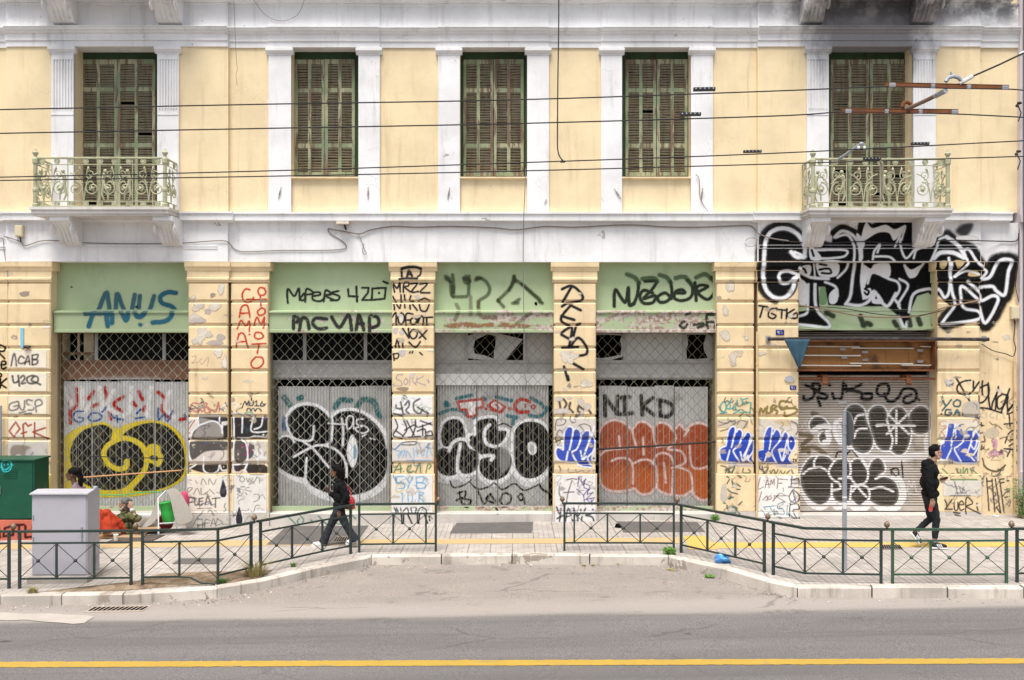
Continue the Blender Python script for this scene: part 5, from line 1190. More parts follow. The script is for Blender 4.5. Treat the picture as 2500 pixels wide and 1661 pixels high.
for q in ('565,1030 540,1160 600,1140', '620,1150 645,1060 665,1150', '625,1115 665,1110', '680,1120 690,1060 705,1105 720,1050 725,1120', '765,1050 755,1160', '765,1050 870,1060', '760,1100 810,1098', '820,1150 825,1190', '580,1190 550,1305', '590,1290 640,1240 640,1285 620,1290', '665,1240 660,1280 690,1270 680,1235', '725,1235 720,1290', '765,1230 705,1300', '740,1240 880,1240', '750,1250 850,1310', '640,1240 650,1290'): p.st(q, 9, MB_, .35, .88)
for q in ('920,1020 910,1130', '905,1060 990,1060', '880,1140 1000,1150', '930,1060 990,1040 1000,1090', '920,1100 990,1100', '930,1170 890,1250 920,1310 990,1300 1000,1230 930,1170', '930,1190 960,1300', '900,1330 890,1470', '900,1340 980,1330 1000,1390 930,1400 985,1520', '880,1440 990,1530', '1000,1480 1004,1500'): p.st(q, 12, NB, .35, .9)
TB = (.02, .20, .30)
for q in ('600,1365 740,1350', '610,1370 620,1390', '670,1360 710,1430 715,1450', '720,1390 720,1440 750,1440 750,1410', '835,1310 770,1330 760,1380 820,1390 830,1440 780,1440', '870,1345 865,1400', '865,1425 855,1445 875,1450 878,1430 865,1425', '630,1460 690,1450', '650,1430 670,1425', '750,1475 790,1480'): p.st(q, 10, TB, .35, .9)
p.o(0, 0, 1); scribble(p, 1753, 970, 1840, 1270, 26, 11, [(.08, .10, .07), (.06, .12, .12), (.12, .10, .08)]); scribble(p, 1851, 970, 1944, 1270, 30, 12); grime(p, 1753, 700, 1944, 1270, 26, 13)
p.build(PW['p5'], 'turquoise tag above a clean blue bubble throw-up', clip=(1746, 1843)); p.build(PW['p6'], 'olive tag above a chipped blue bubble throw-up', clip=(1846, 1949))
# pillar seven and plain wall
p = Paint(0).o(2270, 900, 4.239)
blob(p, 180, 150, 55, 48, (.55, .53, .52), .95, 3)
for q in ('140,140 220,170', '150,170 200,120', '170,180 225,150'): p.st(q, 9, G9, .4, .7)
for q in ('250,90 300,180 430,400', '400,120 330,130 270,170 265,230 330,270 400,260 500,130 490,280', '430,130 430,200', '490,280 490,600', '410,500 510,505', '545,130 540,200 545,270', '520,200 600,170 610,260 560,340 500,360', '605,150 610,320 625,420', '710,190 700,240 650,355 640,420', '690,260 680,420', '745,270 700,310 700,400 740,410 810,300 745,260', '825,210 800,300 805,430', '740,450 800,270', '505,405 600,415 745,460'): p.st(q, 17, NB, .5, .9)
for q in ('800,440 860,370', '860,380 800,470 900,430', '820,470 830,600', '870,400 870,470', '770,575 930,560', '900,400 940,430 930,480', '810,680 860,640 930,660 900,720 830,740', '800,700 780,770', '770,830 920,840', '820,800 870,780 920,840 870,860', '800,910 830,850', '860,900 910,990 940,950', '880,560 940,540', '850,680 910,700'): p.st(q, 13, NB, .35, .9)
p.fl('330,360 480,340 485,490 330,490', (.60, .54, .47), 12, .8, .1)
for q in ('115,330 150,380 200,320', '150,380 110,430', '260,320 225,350 235,385 285,385 295,340 260,320', '195,425 150,425 140,470 190,480 205,455 180,455', '235,480 260,425 290,480', '240,455 285,455', '100,465 105,470', '320,460 322,478'): p.st(q, 17, (.05, .13, .17), .45, .8)
patch(p, 78, 525, 500, 985, (.74, .66, .54), .92, 8, .08)
for q in ('145,540 95,545 90,590 150,590 130,620 90,615', '95,640 140,700', '95,720 130,700'): p.st(q, 11, (.5, .17, .06), .45, .8)
KW = '130,740 150,640 165,575 225,570 235,600 290,580 310,620 330,700 345,650 420,640 430,700 470,640 490,720 470,880 450,980 320,975 160,940 100,930 95,800 130,770'
p.fl(KW, UB, 8, .97, .2); p.st('130,750 430,750', 14, (.03, .04, .2), .5, .6)
for q in ('165,570 140,720 90,780', '245,570 225,660 200,795', '270,580 245,640 250,720', '345,650 330,740 270,800 235,835 310,970', '430,640 420,720 370,860', '450,640 490,700 480,800 430,890', '205,820 150,940', '90,935 150,945 310,975 460,975', '360,860 440,950', '400,780 440,830 470,740'): p.st(q, 15, (.74, .76, .82), .45, .9)
for cx, cy, rx, ry in ((340, 850, 50, 25), (390, 890, 60, 20), (330, 600, 40, 30), (280, 620, 20, 20)): blob(p, cx, cy, rx, ry, (.68, .58, .42), .9, 3, .1)
for q in ('530,560 540,600', '520,670 560,660', '560,700 570,750 530,760', '540,790 530,840 560,820', '545,930 560,990', '500,580 560,590'): p.st(q, 12, NB, .5, .7, .2)
for q in ('560,450 520,480 560,510 590,480 560,450', '650,450 620,490 660,510', '700,470 690,520', '760,470 770,510'): p.st(q, 16, (.70, .62, .5), .5, .7)
blob(p, 640, 670, 90, 70, (.62, .55, .45), .6, 3, .3, 10); p.fl('650,730 690,735 700,790 690,850 760,870 740,890 660,905 600,890 610,860 660,840 645,790', (.66, .36, .47), 14, .75, .55)
p.st('560,1000 600,1040 690,1065 760,1020 780,1000', 18, (.12, .09, .06), .7, .8); p.st('630,950 730,950', 6, (.3, .24, .15), .5, .6)
GR = (.11, .26, .10)
for q in ('110,1030 180,1095', '180,1090 230,1080', '250,1030 300,1100 300,1040', '330,1020 330,1090 360,1030', '370,1030 380,1090 420,1080 400,1030', '430,1050 540,1140', '190,1140 440,1140 430,1155 200,1155'): p.st(q, 12, GR, .45, .7)
patch(p, 110, 1150, 540, 1310, (.72, .69, .62), .85, 12, .12)
for q in ('230,1170 260,1290', '240,1280 350,1280', '280,1230 300,1280', '320,1220 310,1270', '185,1305 390,1305', '270,1210 330,1250'): p.st(q, 12, (.08, .08, .09), .5, .75, .15)
for q in ('130,1350 150,1400 140,1445', '200,1350 140,1440', '130,1447 205,1445', '225,1380 230,1450 260,1450 265,1375', '280,1400 325,1395 300,1360 275,1400 290,1455 325,1445', '345,1490 350,1330 400,1350 410,1390 355,1420 490,1490', '460,1420 470,1460', '460,1385 462,1390', '215,1480 280,1485', '230,1500 285,1515'): p.st(q, 12, (.06, .05, .04), .35, .88)
for q in ('580,1130 605,1470', '580,1165 640,1160', '635,1140 665,1480', '670,1140 710,1400 725,1490', '680,1430 720,1490', '715,1145 760,1490', '715,1145 760,1140', '790,1160 810,1160', '730,1180 760,1175', '770,1330 795,1325'): p.st(q, 12, (.06, .05, .045), .35, .88, .25)
p.o(0, 0, 1); scribble(p, 2290, 960, 2386, 1260, 34, 14); scribble(p, 2395, 960, 2480, 1240, 34, 15); grime(p, 2290, 700, 2480, 1260, 30, 16)
p.build(PW['p7'], 'flaking blue bubble throw-up above black lettering', clip=(2284, 2388)); p.build(PW['wall'], 'black spray scrawl over pink smudges', clip=(2389.5, 2484))
# stone step scrawl in shop two
p = Paint(0).o(500, 900)
for q in ('640,1140 710,1210', '740,1170 725,1195 755,1215 775,1180 750,1150', '830,1180 850,1200', '890,1150 960,1210 990,1140', '1010,1200 1060,1215', '1100,1140 1080,1210', '1150,1140 1180,1170'): p.st(q, 11, (.11, .30, .20), .45, .6)
p.build(S2, None)
# ================================================================ STREET FURNITURE AND SMALL THINGS
m_fence = simple('dark_green_fence_paint', (.030, .048, .042), .45, .2, .3, 5, spec=.4, dirt=(.09, .06, .045), dirt_amt=.3)
m_fence2 = simple('faded_green_fence_paint', (.047, .10, .064), .45, .2, .25, 5, spec=.4, dirt=(.09, .07, .05), dirt_amt=.25)
m_brass = simple('tarnished_brass_finial', (.20, .15, .10), .5, .4, .3, 20)
def fence(cells, label, mat, gap0, gap1, skipx=(), broken=None, fin=(1, 1), foot=()):
    g = [G(*c) for c in cells]; h = lambda q: .862 - .0055 * q.x
    root = empty('fence_panel', (0, 0, 0)); tag(root, label, 'fence', 'green railing panels along the kerb')
    n = len(g); up = lambda q, t: Vector((q.x, q.y, q.z + h(q) * t))
    rails = {.985: ('handrail', .026), .78: ('middle_rail', .013), .165: ('bottom_rail', .013)}
    for t, (nm, r) in rails.items():
        mb = MB()
        for i in range(n - 1):
            if t == .165 and broken == i:
                a, b = up(g[i], t), up(g[i+1], 0.0) + Vector((-.03, -.04, .02))
                mb.tube([a, a.lerp(b, .3) + Vector((0, 0, .02)), a.lerp(b, .6) - Vector((0, 0, .03)), b], r * 1.15, 6); continue
            a, b = up(g[i], t), up(g[i+1], t)
            if nm == 'handrail':
                d = (b - a).normalized()
                if i == 0: a = a - d * gap0
                if i == n - 2: b = b + d * gap1
                else: b = b + d * .005
                d2 = (b - a); s_ = Vector((-d2.y, d2.x, 0)).normalized()
                mb.obox((a + b) / 2, d2 / 2, s_ * .028, Vector((0, 0, .017)))
            else:
                d2 = b - a; s_ = Vector((-d2.y, d2.x, 0)).normalized(); mb.obox((a + b) / 2, d2 / 2, s_ * .010, Vector((0, 0, .014)))
        part(mb, nm, mat, root)
    for i in range(n):
        q = g[i]; end = i in (0, n - 1) or i in foot; r = .019 if end else .015
        t0 = -.05 / h(q) if end else .165
        mb = MB(); a, b = up(q, t0), up(q, .97 if end else .78)
        d_ = (g[min(i+1, n-1)] - g[max(i-1, 0)]); d_.z = 0; d_.normalize(); s_ = Vector((-d_.y, d_.x, 0))
        mb.obox((a + b) / 2, d_ * r, s_ * r, (b - a) / 2)
        part(mb, 'post' if end else 'upright', mat, root)
    for i in range(n - 1):
        if i in skipx: continue
        mb = MB(); a, b, c, d = up(g[i], .175), up(g[i+1], .175), up(g[i+1], .77), up(g[i], .77)
        if broken == i: b = up(g[i+1], .1)
        mb.tube([a, c], .0065, 5); mb.tube([d, b], .0065, 5)
        part(mb, 'cross_brace', mat, root)
        mb = MB(); mb.ball((a + b + c + d) / 4, .030, 10); part(mb, 'boss', mat, root, smooth=True)
    for k, on in enumerate(fin):
        if not on: continue
        q = g[0] if k == 0 else g[-1]; d = (g[1] - g[0]).normalized() if k == 0 else (g[-1] - g[-2]).normalized()
        p_ = up(q, 1.0) + (-d * gap0 * .95 if k == 0 else d * gap1 * .95)
        mb = MB(); mb.lathe([(.012, 0), (.016, .02), (.03, .025), (.045, .05), (.043, .075), (.025, .10), (.008, .115)], p_, 10)
        part(mb, 'finial', m_brass, root, smooth=True)
    return root
fence([(-250, 1442), (-160, 1440), (-70, 1438), (22, 1437)], 'dark green railing panel cut off by the left edge of the photo', m_fence, .08, .075, fin=(0, 1))
fence([(48, 1437), (138, 1436), (230, 1435), (320, 1434)], 'dark green railing panel standing before the grey utility cabinet', m_fence, .075, .075, fin=(0, 1))
fence([(348, 1433), (438, 1431), (532, 1428), (613, 1408)], 'dark green railing panel with a broken bottom rail bent into bare soil', m_fence, .075, .07, broken=1, fin=(0, 1), foot=(2,))
fence([(636, 1402), (713, 1384), (787, 1367), (856, 1353)], 'dark green railing panel on the slanted kerb before the walking woman', m_fence, .07, .06, fin=(0, 0))
fence([(877, 1349), (960, 1348), (1040, 1347), (1064, 1347)], 'dark green two-cell railing panel ending left of the kerb gap', m_fence, .06, .05, skipx=(2,), fin=(0, 1))
fence([(1378, 1345), (1402, 1345), (1483, 1345), (1563, 1345), (1645, 1346)], 'dark green railing panel starting right of the kerb gap before shop four', m_fence, .04, .065, skipx=(0,), fin=(1, 1))
fence([(1663, 1350), (1727, 1365), (1795, 1381), (1866, 1398)], 'dark green railing panel on the slanted kerb above the blue plastic bag', m_fence, .065, .075, fin=(0, 1))
fence([(1888, 1404), (1965, 1422), (2058, 1424), (2151, 1425)], 'dark green railing panel that bends around the signpost', m_fence, .075, .09, fin=(0, 1))
fence([(2179, 1425), (2272, 1425), (2364, 1425), (2457, 1424)], 'brighter green railing panel under the walking man in black', m_fence2, .085, .08, fin=(0, 1))
fence([(2483, 1422), (2575, 1422), (2668, 1422), (2760, 1421)], 'dark railing panel cut off by the right edge of the photo', m_fence, .08, .08, fin=(0, 0))
# ---- grey utility cabinet
m_cab = simple('pale_lilac_grey_cabinet', (.43, .42, .46), .5, .05, .05, 3, dirt=(.30, .28, .28), dirt_amt=.25)
m_conc = plaster('rough_concrete', (.42, .38, .34), (.2, .17, .14), .4, .2)
root = empty('utility_cabinet', (0, 0, 0)); tag(root, 'tall pale grey metal utility cabinet on a concrete base behind the left railing', 'cabinet')
D1, D2 = 15.45, 15.92; xa, xb = -7.68, -6.79; zt = CZ - (1205 - CY) * D1 / F; zb = CZ - (1406 - CY) * D1 / F
mb = MB(); mb.box(xa, xb, D1 - D0 + .012, D2 - D0, zb, zt - .02); bevel(part(mb, 'body', m_cab, root), .008)
mb = MB(); mb.box(xa + .02, xb - .02, D1 - D0, D1 - D0 + .012, zb + .02, zt - .03); bevel(part(mb, 'door', m_cab, root), .004)
for zz in (.2, .55, .9): mb = MB(); mb.tube([(xa + .03, D1 - D0 - .005, zb + zz), (xa + .03, D1 - D0 - .005, zb + zz + .07)], .010, 8); part(mb, 'hinge', m_galv, root)
mb = MB(); mb.box(xb - .10, xb - .07, D1 - D0 - .02, D1 - D0, zb + .62, zb + .78); mb.ball((xb - .085, D1 - D0 - .015, zb + .58), .014, 8); part(mb, 'lock_handle', m_galv, root)
mb = MB(); mb.prof([(D1 - D0 - .03, zt - .02), (D1 - D0 - .03, zt), ((D1 + D2) / 2 - D0, zt + .035), (D2 - D0 + .03, zt), (D2 - D0 + .03, zt - .02)], xa - .02, xb + .02); part(mb, 'lid', m_cab, root)
mb = MB()
for k in range(6): mb.box(xb + .000, xb + .008, D1 - D0 + .18, D2 - D0 - .08, zb + .12 + k * .03, zb + .13 + k * .03)
part(mb, 'vent', m_cab, root)
mb = MB(); mb.box(xa - .05, xb + .03, D1 - D0 - .07, D2 - D0 + .05, zb - .22, zb); bevel(part(mb, 'concrete_base', m_conc, root), .02)
# ---- green cabinet
m_gcab = simple('deep_green_cabinet_paint', (.007, .075, .042), .45, .05, .25, 4, dirt=(.03, .16, .10), dirt_amt=.3)
m_redw = plaster('red_painted_masonry', (.55, .15, .10), (.3, .12, .1), .4, .15)
root = empty('junction_cabinet', (0, 0, 0)); tag(root, 'dark green metal cabinet with a blue doodle on a red painted base', 'cabinet')
yg = -1.05; X0, X1 = fx(-60, yg), fx(83, yg); zt, zm = fz(1122, yg), fz(1270, yg)
mb = MB(); mb.box(X0, X1, yg + .015, yg + .62, zm, zt - .03); bevel(part(mb, 'body', m_gcab, root), .01)
mb = MB(); mb.box(X0 - .02, X1 + .025, yg - .02, yg + .64, zt - .03, zt); part(mb, 'lid', m_gcab, root)
mb = MB(); xm = fx(-5, yg)
mb.box(xm, X1 - .03, yg, yg + .015, zm + .03, zt - .06); mb.box(X0 + .02, xm - .01, yg, yg + .015, zm + .03, zt - .06); bevel(part(mb, 'door', m_gcab, root), .004)
for k in range(5): mb = MB() if k == 0 else mb; mb.box(xm + .12, xm + .38, yg - .012, yg, zt - .22 - k * .035, zt - .20 - k * .035)
part(mb, 'vent', m_gcab, root)
mb = MB(); mb.box(xm + .03, xm + .055, yg - .03, yg, (zt + zm) / 2 - .08, (zt + zm) / 2 + .06); part(mb, 'handle', m_galv, root)
mb = MB(); mb.box(X0 - .04, X1 + .06, yg - .05, yg + .66, zm - .55, zm); bs = part(mb, 'masonry_base', m_redw, root, surf=False)
_old = BVH; _sv = list(SURF); SURF.clear(); SURF += [o for o in root.children]; BVH = _bvh()
p = Paint(yg - .05)
for q in ('-4,1282 0,1312', '12,1290 30,1284 32,1306', '12,1290 8,1310 32,1306', '36,1282 58,1281', '47,1282 46,1312', '62,1284 62,1312 76,1311', '62,1297 74,1296', '82,1312 80,1284 96,1288 82,1298 96,1312'): p.st(q, 5, (.06, .015, .015), .4, .9, curve=False)
p.build(root, None)
p = Paint(yg)
CY_ = (.05, .50, .55)
for q in ('4,1130 12,1124 26,1128 28,1140 22,1150 10,1152 4,1142 4,1130', '4,1138 12,1148 24,1140', '10,1134 11,1136', '19,1133 20,1135', '26,1134 32,1136'): p.st(q, 2.6, CY_, .4, .9)
p.build(root, None)
SURF.clear(); SURF += _sv; BVH = _old
# ---- signpost seen edge-on
root = empty('street_signpost', (0, 0, 0)); tag(root, 'grey metal signpost with an edge-on plate standing before the roller shutter', 'signpost')
gp = G(2062, 1392); hz = CZ - (1004 - CY) * (gp.y + D0) / F
mb = MB(); mb.tube([(gp.x, gp.y, gp.z - .1), (gp.x, gp.y, hz)], .036, 12); part(mb, 'pole', m_galv, root, smooth=False)
mb = MB(); mb.lathe([(.038, 0), (.038, .012), (.0, .022)], (gp.x, gp.y, hz - .005), 12); part(mb, 'cap', m_galv, root)
mb = MB(); mb.lathe([(.0, 0), (.27, 0), (.28, .006), (.28, .012), (.27, .016), (.0, .016)], (gp.x + .045, gp.y - .0, hz - .28), 24, ax='x'); part(mb, 'sign_plate', simple('sign_back', (.16, .165, .17), .5, .5), root)
mb = MB(); mb.tube([(gp.x, gp.y, hz - .19), (gp.x, gp.y, hz - .22)], .042, 12); mb.tube([(gp.x, gp.y, hz - .34), (gp.x, gp.y, hz - .37)], .042, 12); part(mb, 'clamp', m_galv, root)
mb = MB(); mb.tube([(gp.x, gp.y, .95), (gp.x, gp.y, 1.05)], .0375, 12); mb.tube([(gp.x, gp.y, 1.12), (gp.x, gp.y, 1.15)], .0375, 12); part(mb, 'sticker', simple('white_sticker', (.7, .7, .7), .6), root)
# ---- lightbox without its face, and the pole above it
m_wood = NG('aged_plywood')
_c = m_wood.mix(m_wood.noise(3.5, 6, .6, .5, st=(.35, 1, 3)), (.20, .085, .025), (.38, .19, .065))
m_wood = m_wood.done(m_wood.mix(m_wood.ss(m_wood.noise(2.2, 5), .5, .7), _c, (.10, .045, .02)), .7, 0, .25)
m_tube = simple('dusty_fluorescent_tube', (.55, .52, .46), .4, 0, .15, 6)
root = empty('sign_lightbox', (0, 0, 0)); tag(root, 'open wooden lightbox with bare fluorescent tubes above the roller shutter', 'sign box')
y0 = -.12; A, B = fx(1952, y0), fx(2283, y0); za, zb = fz(903, y0), fz(834, y0)
mb = MB(); mb.box(A, B, .10, .13, za, zb); 
for k in range(6): mb.box(A + (B - A) * k / 6 + .01, A + (B - A) * (k + 1) / 6 - .01, .092, .10, za + .03, zb - .03)
part(mb, 'back_board', m_wood, root)
mb = MB(); mb.box(A - .015, B + .015, y0, .14, za - .03, za); mb.box(A - .015, B + .015, y0, .14, zb, zb + .02); mb.box(A - .015, A, y0, .14, za, zb); mb.box(B, B + .015, y0, .14, za, zb)
part(mb, 'frame', m_rust, root)
for a, b, yy in ((1956, 2100, 846), (2082, 2232, 850), (2250, 2275, 846), (1952, 2102, 868), (2078, 2230, 888), (1955, 2104, 893), (2203, 2275, 892)):
    mb = MB(); mb.tube([(fx(a), .045, fz(yy)), (fx(b), .045, fz(yy + 1))], .016, 8)
    for q in (a, b): mb.tube([(fx(q), .045, fz(yy)), (fx(q), .10, fz(yy))], .012, 6)
    part(mb, 'fluorescent_tube', m_tube, root)
for px_, py_ in ((2060, 853), (2115, 860), (2115, 879), (2064, 873), (2250, 856), (2250, 883)):
    mb = MB(); mb.box(fx(px_ - 7), fx(px_ + 7), .06, .095, fz(py_ + 3), fz(py_ - 3)); part(mb, 'ballast', m_greysteel, root)
root = empty('awning_pole', (0, 0, 0)); tag(root, 'long blackened awning pole across the top of the open lightbox', 'pole')
m_soot = simple('sooty_pole', (.035, .03, .03), .8, .1, .4, 9, dirt=(.16, .14, .12), dirt_amt=.6)
mb = MB(); mb.tube([(fx(1866), -.28, fz(828)), (fx(2100), -.28, fz(827)), (fx(2398), -.28, fz(829))], .035, 10); part(mb, 'tube', m_soot, root)
for q in (1872, 2396):
    mb = MB(); mb.box(fx(q) - .02, fx(q) + .02, -.28, -.10, fz(832), fz(824)); mb.box(fx(q) - .05, fx(q) + .05, -.115, -.10, fz(836), fz(820)); part(mb, 'wall_bracket', m_greysteel, root)
root = empty('shutter_pipe', (0, 0, 0)); tag(root, 'thin rusty pipe on two brackets across the top of the roller shutter', 'pipe')
mb = MB(); mb.tube([(fx(1950), -.02, fz(924)), (fx(2282), -.02, fz(925))], .024, 8); part(mb, 'tube', m_rust, root)
for q in (2012, 2217):
    mb = MB(); mb.prof([(.3, fz(918)), (.0, fz(914)), (-.05, fz(916)), (-.06, fz(936)), (-.03, fz(940)), (.0, fz(930)), (.3, fz(925))], fx(q - 6), fx(q + 6)); part(mb, 'hanger', m_rust, root)
# blue rag on the pole
m_rag = simple('dusty_blue_cloth', (.035, .085, .125), .85, 0, .35, 8, bump=.4)
mb = MB(); nu, nv = 12, 12; vs = []
for j in range(nv + 1):
    for i in range(nu + 1):
        u, v = i / nu, j / nv
        l = 1903 + 34 * v; r_ = 1966 - 22 * v; bot = 829 + v * (62 if True else 0)
        x = fx(l + (r_ - l) * u); z = fz(bot + 10 * math.sin(u * 3.1) * v)
        vs.append((x, -.325 + .025 * math.sin(u * 11) * v + .04 * v - .0, z))
mb.add(vs, [(j*(nu+1)+i, j*(nu+1)+i+1, (j+1)*(nu+1)+i+1, (j+1)*(nu+1)+i) for j in range(nv) for i in range(nu)])
o = mb.build('hanging_rag', m_rag, None, True); tag(o, 'torn dark blue cloth hanging from the left end of the awning pole', 'cloth')
sm_ = o.modifiers.new('thick', 'SOLIDIFY'); sm_.thickness = .008
# ---- number plates
m_blue = simple('blue_enamel', (.02, .025, .20), .3, 0, .05); m_wht = simple('white_enamel', (.75, .75, .75), .4, 0, .04)
def strokes_text(mb, t, cx, cz, w, h, r, y, mi=0):
    n = len(t); cw = w / n
    for i, c in enumerate(t):
        for pl in FONT[c]:
            q = [(cx - w / 2 + (i + .12) * cw + u * cw * .72, y, cz + h / 2 - v * h) for u, v in pl]
            mb.tube(q, r, 4, mi, flat=.3)
for cx, cy, w_, h_, lab, yy in ((1901, 812, 20, 13, 'blue enamel house number plate reading 45 beside the awning pole', ZO - .001), (1933, 946, 15, 10, 'small worn blue number plate reading 45 under a foil scrap', ZO - .001)):
    root = empty('number_plate', (0, 0, 0)); tag(root, lab, 'number plate', 'blue house number plates')
    mb = MB(); mb.box(fx(cx - w_ / 2), fx(cx + w_ / 2), yy - .012, yy, fz(cy + h_ / 2), fz(cy - h_ / 2)); part(mb, 'plate', m_blue, root)
    mb = MB(); strokes_text(mb, '45', fx(cx), fz(cy), w_ * .7 / 118, h_ * .62 / 118, .009 if w_ > 18 else .007, yy - .0135); part(mb, 'digits', m_wht, root)
mb = MB(); r_ = random.Random(4)
pts = [(fx(1924 + 24 * math.cos(a) * .5), fz(926 + 12 * math.sin(a) * .8 * r_.uniform(.6, 1.1))) for a in [i * .63 for i in range(10)]]
mb.poly(pts, ZO - .03, ZO - .002); tag(mb.build('foil_scrap', simple('silver_foil', (.65, .65, .68), .25, .6, .2, 30)), 'crumpled silver foil scrap stuck on the pillar edge above the small number plate', 'scrap')
# light blue strip on the left pillar
mb = MB(); mb.box(fx(56), fx(64), ZO - .02, ZO - .001, fz(849), fz(801)); o = mb.build('blue_strip', simple('pale_blue_strip', (.22, .50, .66), .5)); bevel(o, .004); tag(o, 'pale blue strip fixed upright on the far left pillar', 'strip')
mb = MB(); mb.ball((fx(73), ZO - .03, fz(847)), .075, 10, 0, (1.1, .5, .5)); tag(mb.build('black_lump', m_soot, None, True), 'small black charred lump beside the foot of the blue strip', 'lump')
# ---- electric boxes on the wall
m_beige = simple('beige_plastic_box', (.62, .55, .38), .5, 0, .06)
for cx, cy, w_, h_, lab, y_ in ((58, 567, 19, 28, 'beige electric box on the white band under the left balcony', ZO - .03), (2474, 764, 20, 32, 'beige electric meter box on the right corner wall', -.0)):
    root = empty('electric_box', (0, 0, 0)); tag(root, lab, 'box', 'beige electric boxes')
    mb = MB(); mb.box(fx(cx - w_/2), fx(cx + w_/2), y_ - .10, y_, fz(cy + h_/2), fz(cy - h_/2)); bevel(part(mb, 'case', m_beige, root), .012)
    mb = MB(); mb.box(fx(cx - w_*.38), fx(cx + w_*.38), y_ - .108, y_ - .10, fz(cy + h_*.4), fz(cy - h_*.4)); part(mb, 'cover', m_beige, root)
    mb = MB(); mb.tube([(fx(cx), y_ - .04, fz(cy + h_/2)), (fx(cx + 2), y_ - .03, fz(cy + h_*.9))], .012, 6); part(mb, 'gland', m_cable, root)
root = empty('wall_lamp', (0, 0, 0)); tag(root, 'small rust-spotted white lamp fixture under the string course', 'lamp')
mb = MB(); mb.box(fx(826), fx(856), -.24, -.03, fz(550), fz(543.5)); part(mb, 'housing', simple('rusty_white_lamp', (.68, .6, .5), .6, 0, .2, 14, dirt=(.4, .2, .1), dirt_amt=.6), root)
mb = MB(); mb.tube([(fx(843), -.08, fz(550)), (fx(844), -.06, fz(557)), (fx(846), -.03, fz(561))], .02, 6); part(mb, 'bracket', m_soot, root)
# ---- cables on the facade
def cable(path, r, lab, mat=None, y=-.07, nm='facade_cable', grp='cables fixed along the facade'):
    q = [(fx(c[0]), c[2] if len(c) > 2 else y, fz(c[1])) for c in path]
    qq = crom([(a[0], a[2]) for a in q], False, 5); ys = np.interp(np.linspace(0, len(q) - 1, len(qq)), range(len(q)), [a[1] for a in q])
    mb = MB(); mb.tube([(a[0], float(b), a[1]) for a, b in zip(qq, ys)], r, 5)
    o = mb.build(nm, mat or m_greyc); tag(o, lab, 'cable', grp); return o
zy = ZO - .06
cable([(12, 578, -.05), (30, 582, zy), (60, 593, zy), (70, 602, zy), (110, 590, zy), (150, 590, zy), (220, 595, zy), (330, 597, zy), (440, 596, zy), (530, 590, zy), (558, 591, zy), (566, 600, -.05), (575, 609, -.05), (600, 615, -.05), (690, 612, -.05), (780, 612, -.05), (838, 609, -.05), (846, 600, -.05), (830, 585, -.05), (806, 570, -.05), (802, 560, -.05)], .010, 'grey cable running along the white band from the left balcony to the lamp')
cable([(802, 559), (840, 566), (880, 572), (905, 563), (960, 554), (1020, 556), (1100, 554), (1200, 557), (1260, 562), (1330, 554), (1400, 556), (1500, 551), (1560, 551), (1620, 555), (1700, 556), (1780, 553), (1826, 552), (1840, 560), (1846, 572, zy), (1880, 584, zy), (1920, 590, zy)], .014, 'dark cable bundle under the middle string course')
cable([(876, 572), (884, 590), (892, 612), (896, 620), (890, 622), (886, 612), (890, 596)], .007, 'small grey cable loop hanging below the wall lamp')
cable([(1818, 590), (1826, 583), (1842, 584, -.1), (1843, 600, -.1), (1822, 602), (1817, 594)], .006, 'thin cable loop on the white band left of the giant black letters')
cable([(1900, 590, zy), (2000, 596, zy), (2100, 592, zy), (2200, 597, zy), (2300, 589, zy), (2390, 590, zy), (2440, 590, -.06), (2478, 589, -.06), (2484, 570, -.06)], .012, 'dark cable crossing the upper part of the giant black letters', m_cable)
cable([(1948, 745, .1), (2010, 754, .05), (2100, 772, .0), (2200, 775, .0), (2260, 768, .0), (2297, 752, zy), (2380, 735, zy)], .016, 'slack tan cable drooping across the lower part of the giant black letters', simple('tan_cable', (.28, .20, .13), .7))
cable([(1948, 748, .1), (2050, 752, .05), (2150, 768, .02), (2240, 771, .0), (2300, 757, zy)], .009, 'slack dark cable beside the tan drooping cable', m_cable)
cable([(1946, 803, .08), (2050, 808, .05), (2180, 812, .05), (2280, 804, .02)], .008, 'thin dark cable sagging under the green board of the roller shutter', m_cable)
cable([(2474, 785, -.08), (2472, 830, -.05), (2476, 850, -.06), (2470, 870, -.05), (2452, 864, -.05), (2420, 856, -.05), (2394, 840, -.05)], .010, 'dark looped cable below the right meter box', m_cable)
cable([(2484, 560, -.08), (2482, 640, -.06), (2476, 700, -.06), (2490, 760, -.06)], .008, 'thin dark cable climbing the right corner from the meter box', m_cable)
cable([(1283, 418, -.34), (1281, 470, -.36), (1278, 545, -.36), (1277, 620, -.2), (1278, 700, -.12), (1279, 790, -.10), (1281, 850, -.02), (1280, 900, .0), (1286, 940, .0)], .009, 'long loose cable hanging down before the middle shopfront', m_greyc)
cable([(583, -30, -.42), (584, 60, -.34), (584, 140, -.22), (586, 175, -.2), (583, 190, -.2), (586, 215, -.2)], .005, 'thin frayed wire hanging at the upper left wall', m_greyc)
cable([(620, 0, -.32), (650, 40, -.1), (690, 55, -.09), (730, 40, -.1), (755, 0, -.32)], .005, 'thin wire looping under the top cornice', m_greyc)
cable([(1824, -10, -.4), (1826, 80, -.22), (1830, 130, -.1), (1824, 180, -.05), (1826, 262, -.05)], .005, 'thin pale wire hanging on the upper wall beside the right bay', m_tube)
cable([(1697, 428, -.09), (1705, 440, -.09), (1706, 475, -.09), (1714, 500, -.09), (1728, 520, -.09)], .008, 'short grey cable curling down the pilaster right of the third window', m_greyc)
cable([(0, 586, -.05), (10, 583, -.05), (14, 620, -.05), (24, 660, -.1), (25, 700, -.1)], .007, 'thin grey cable bending down at the far left pillar')
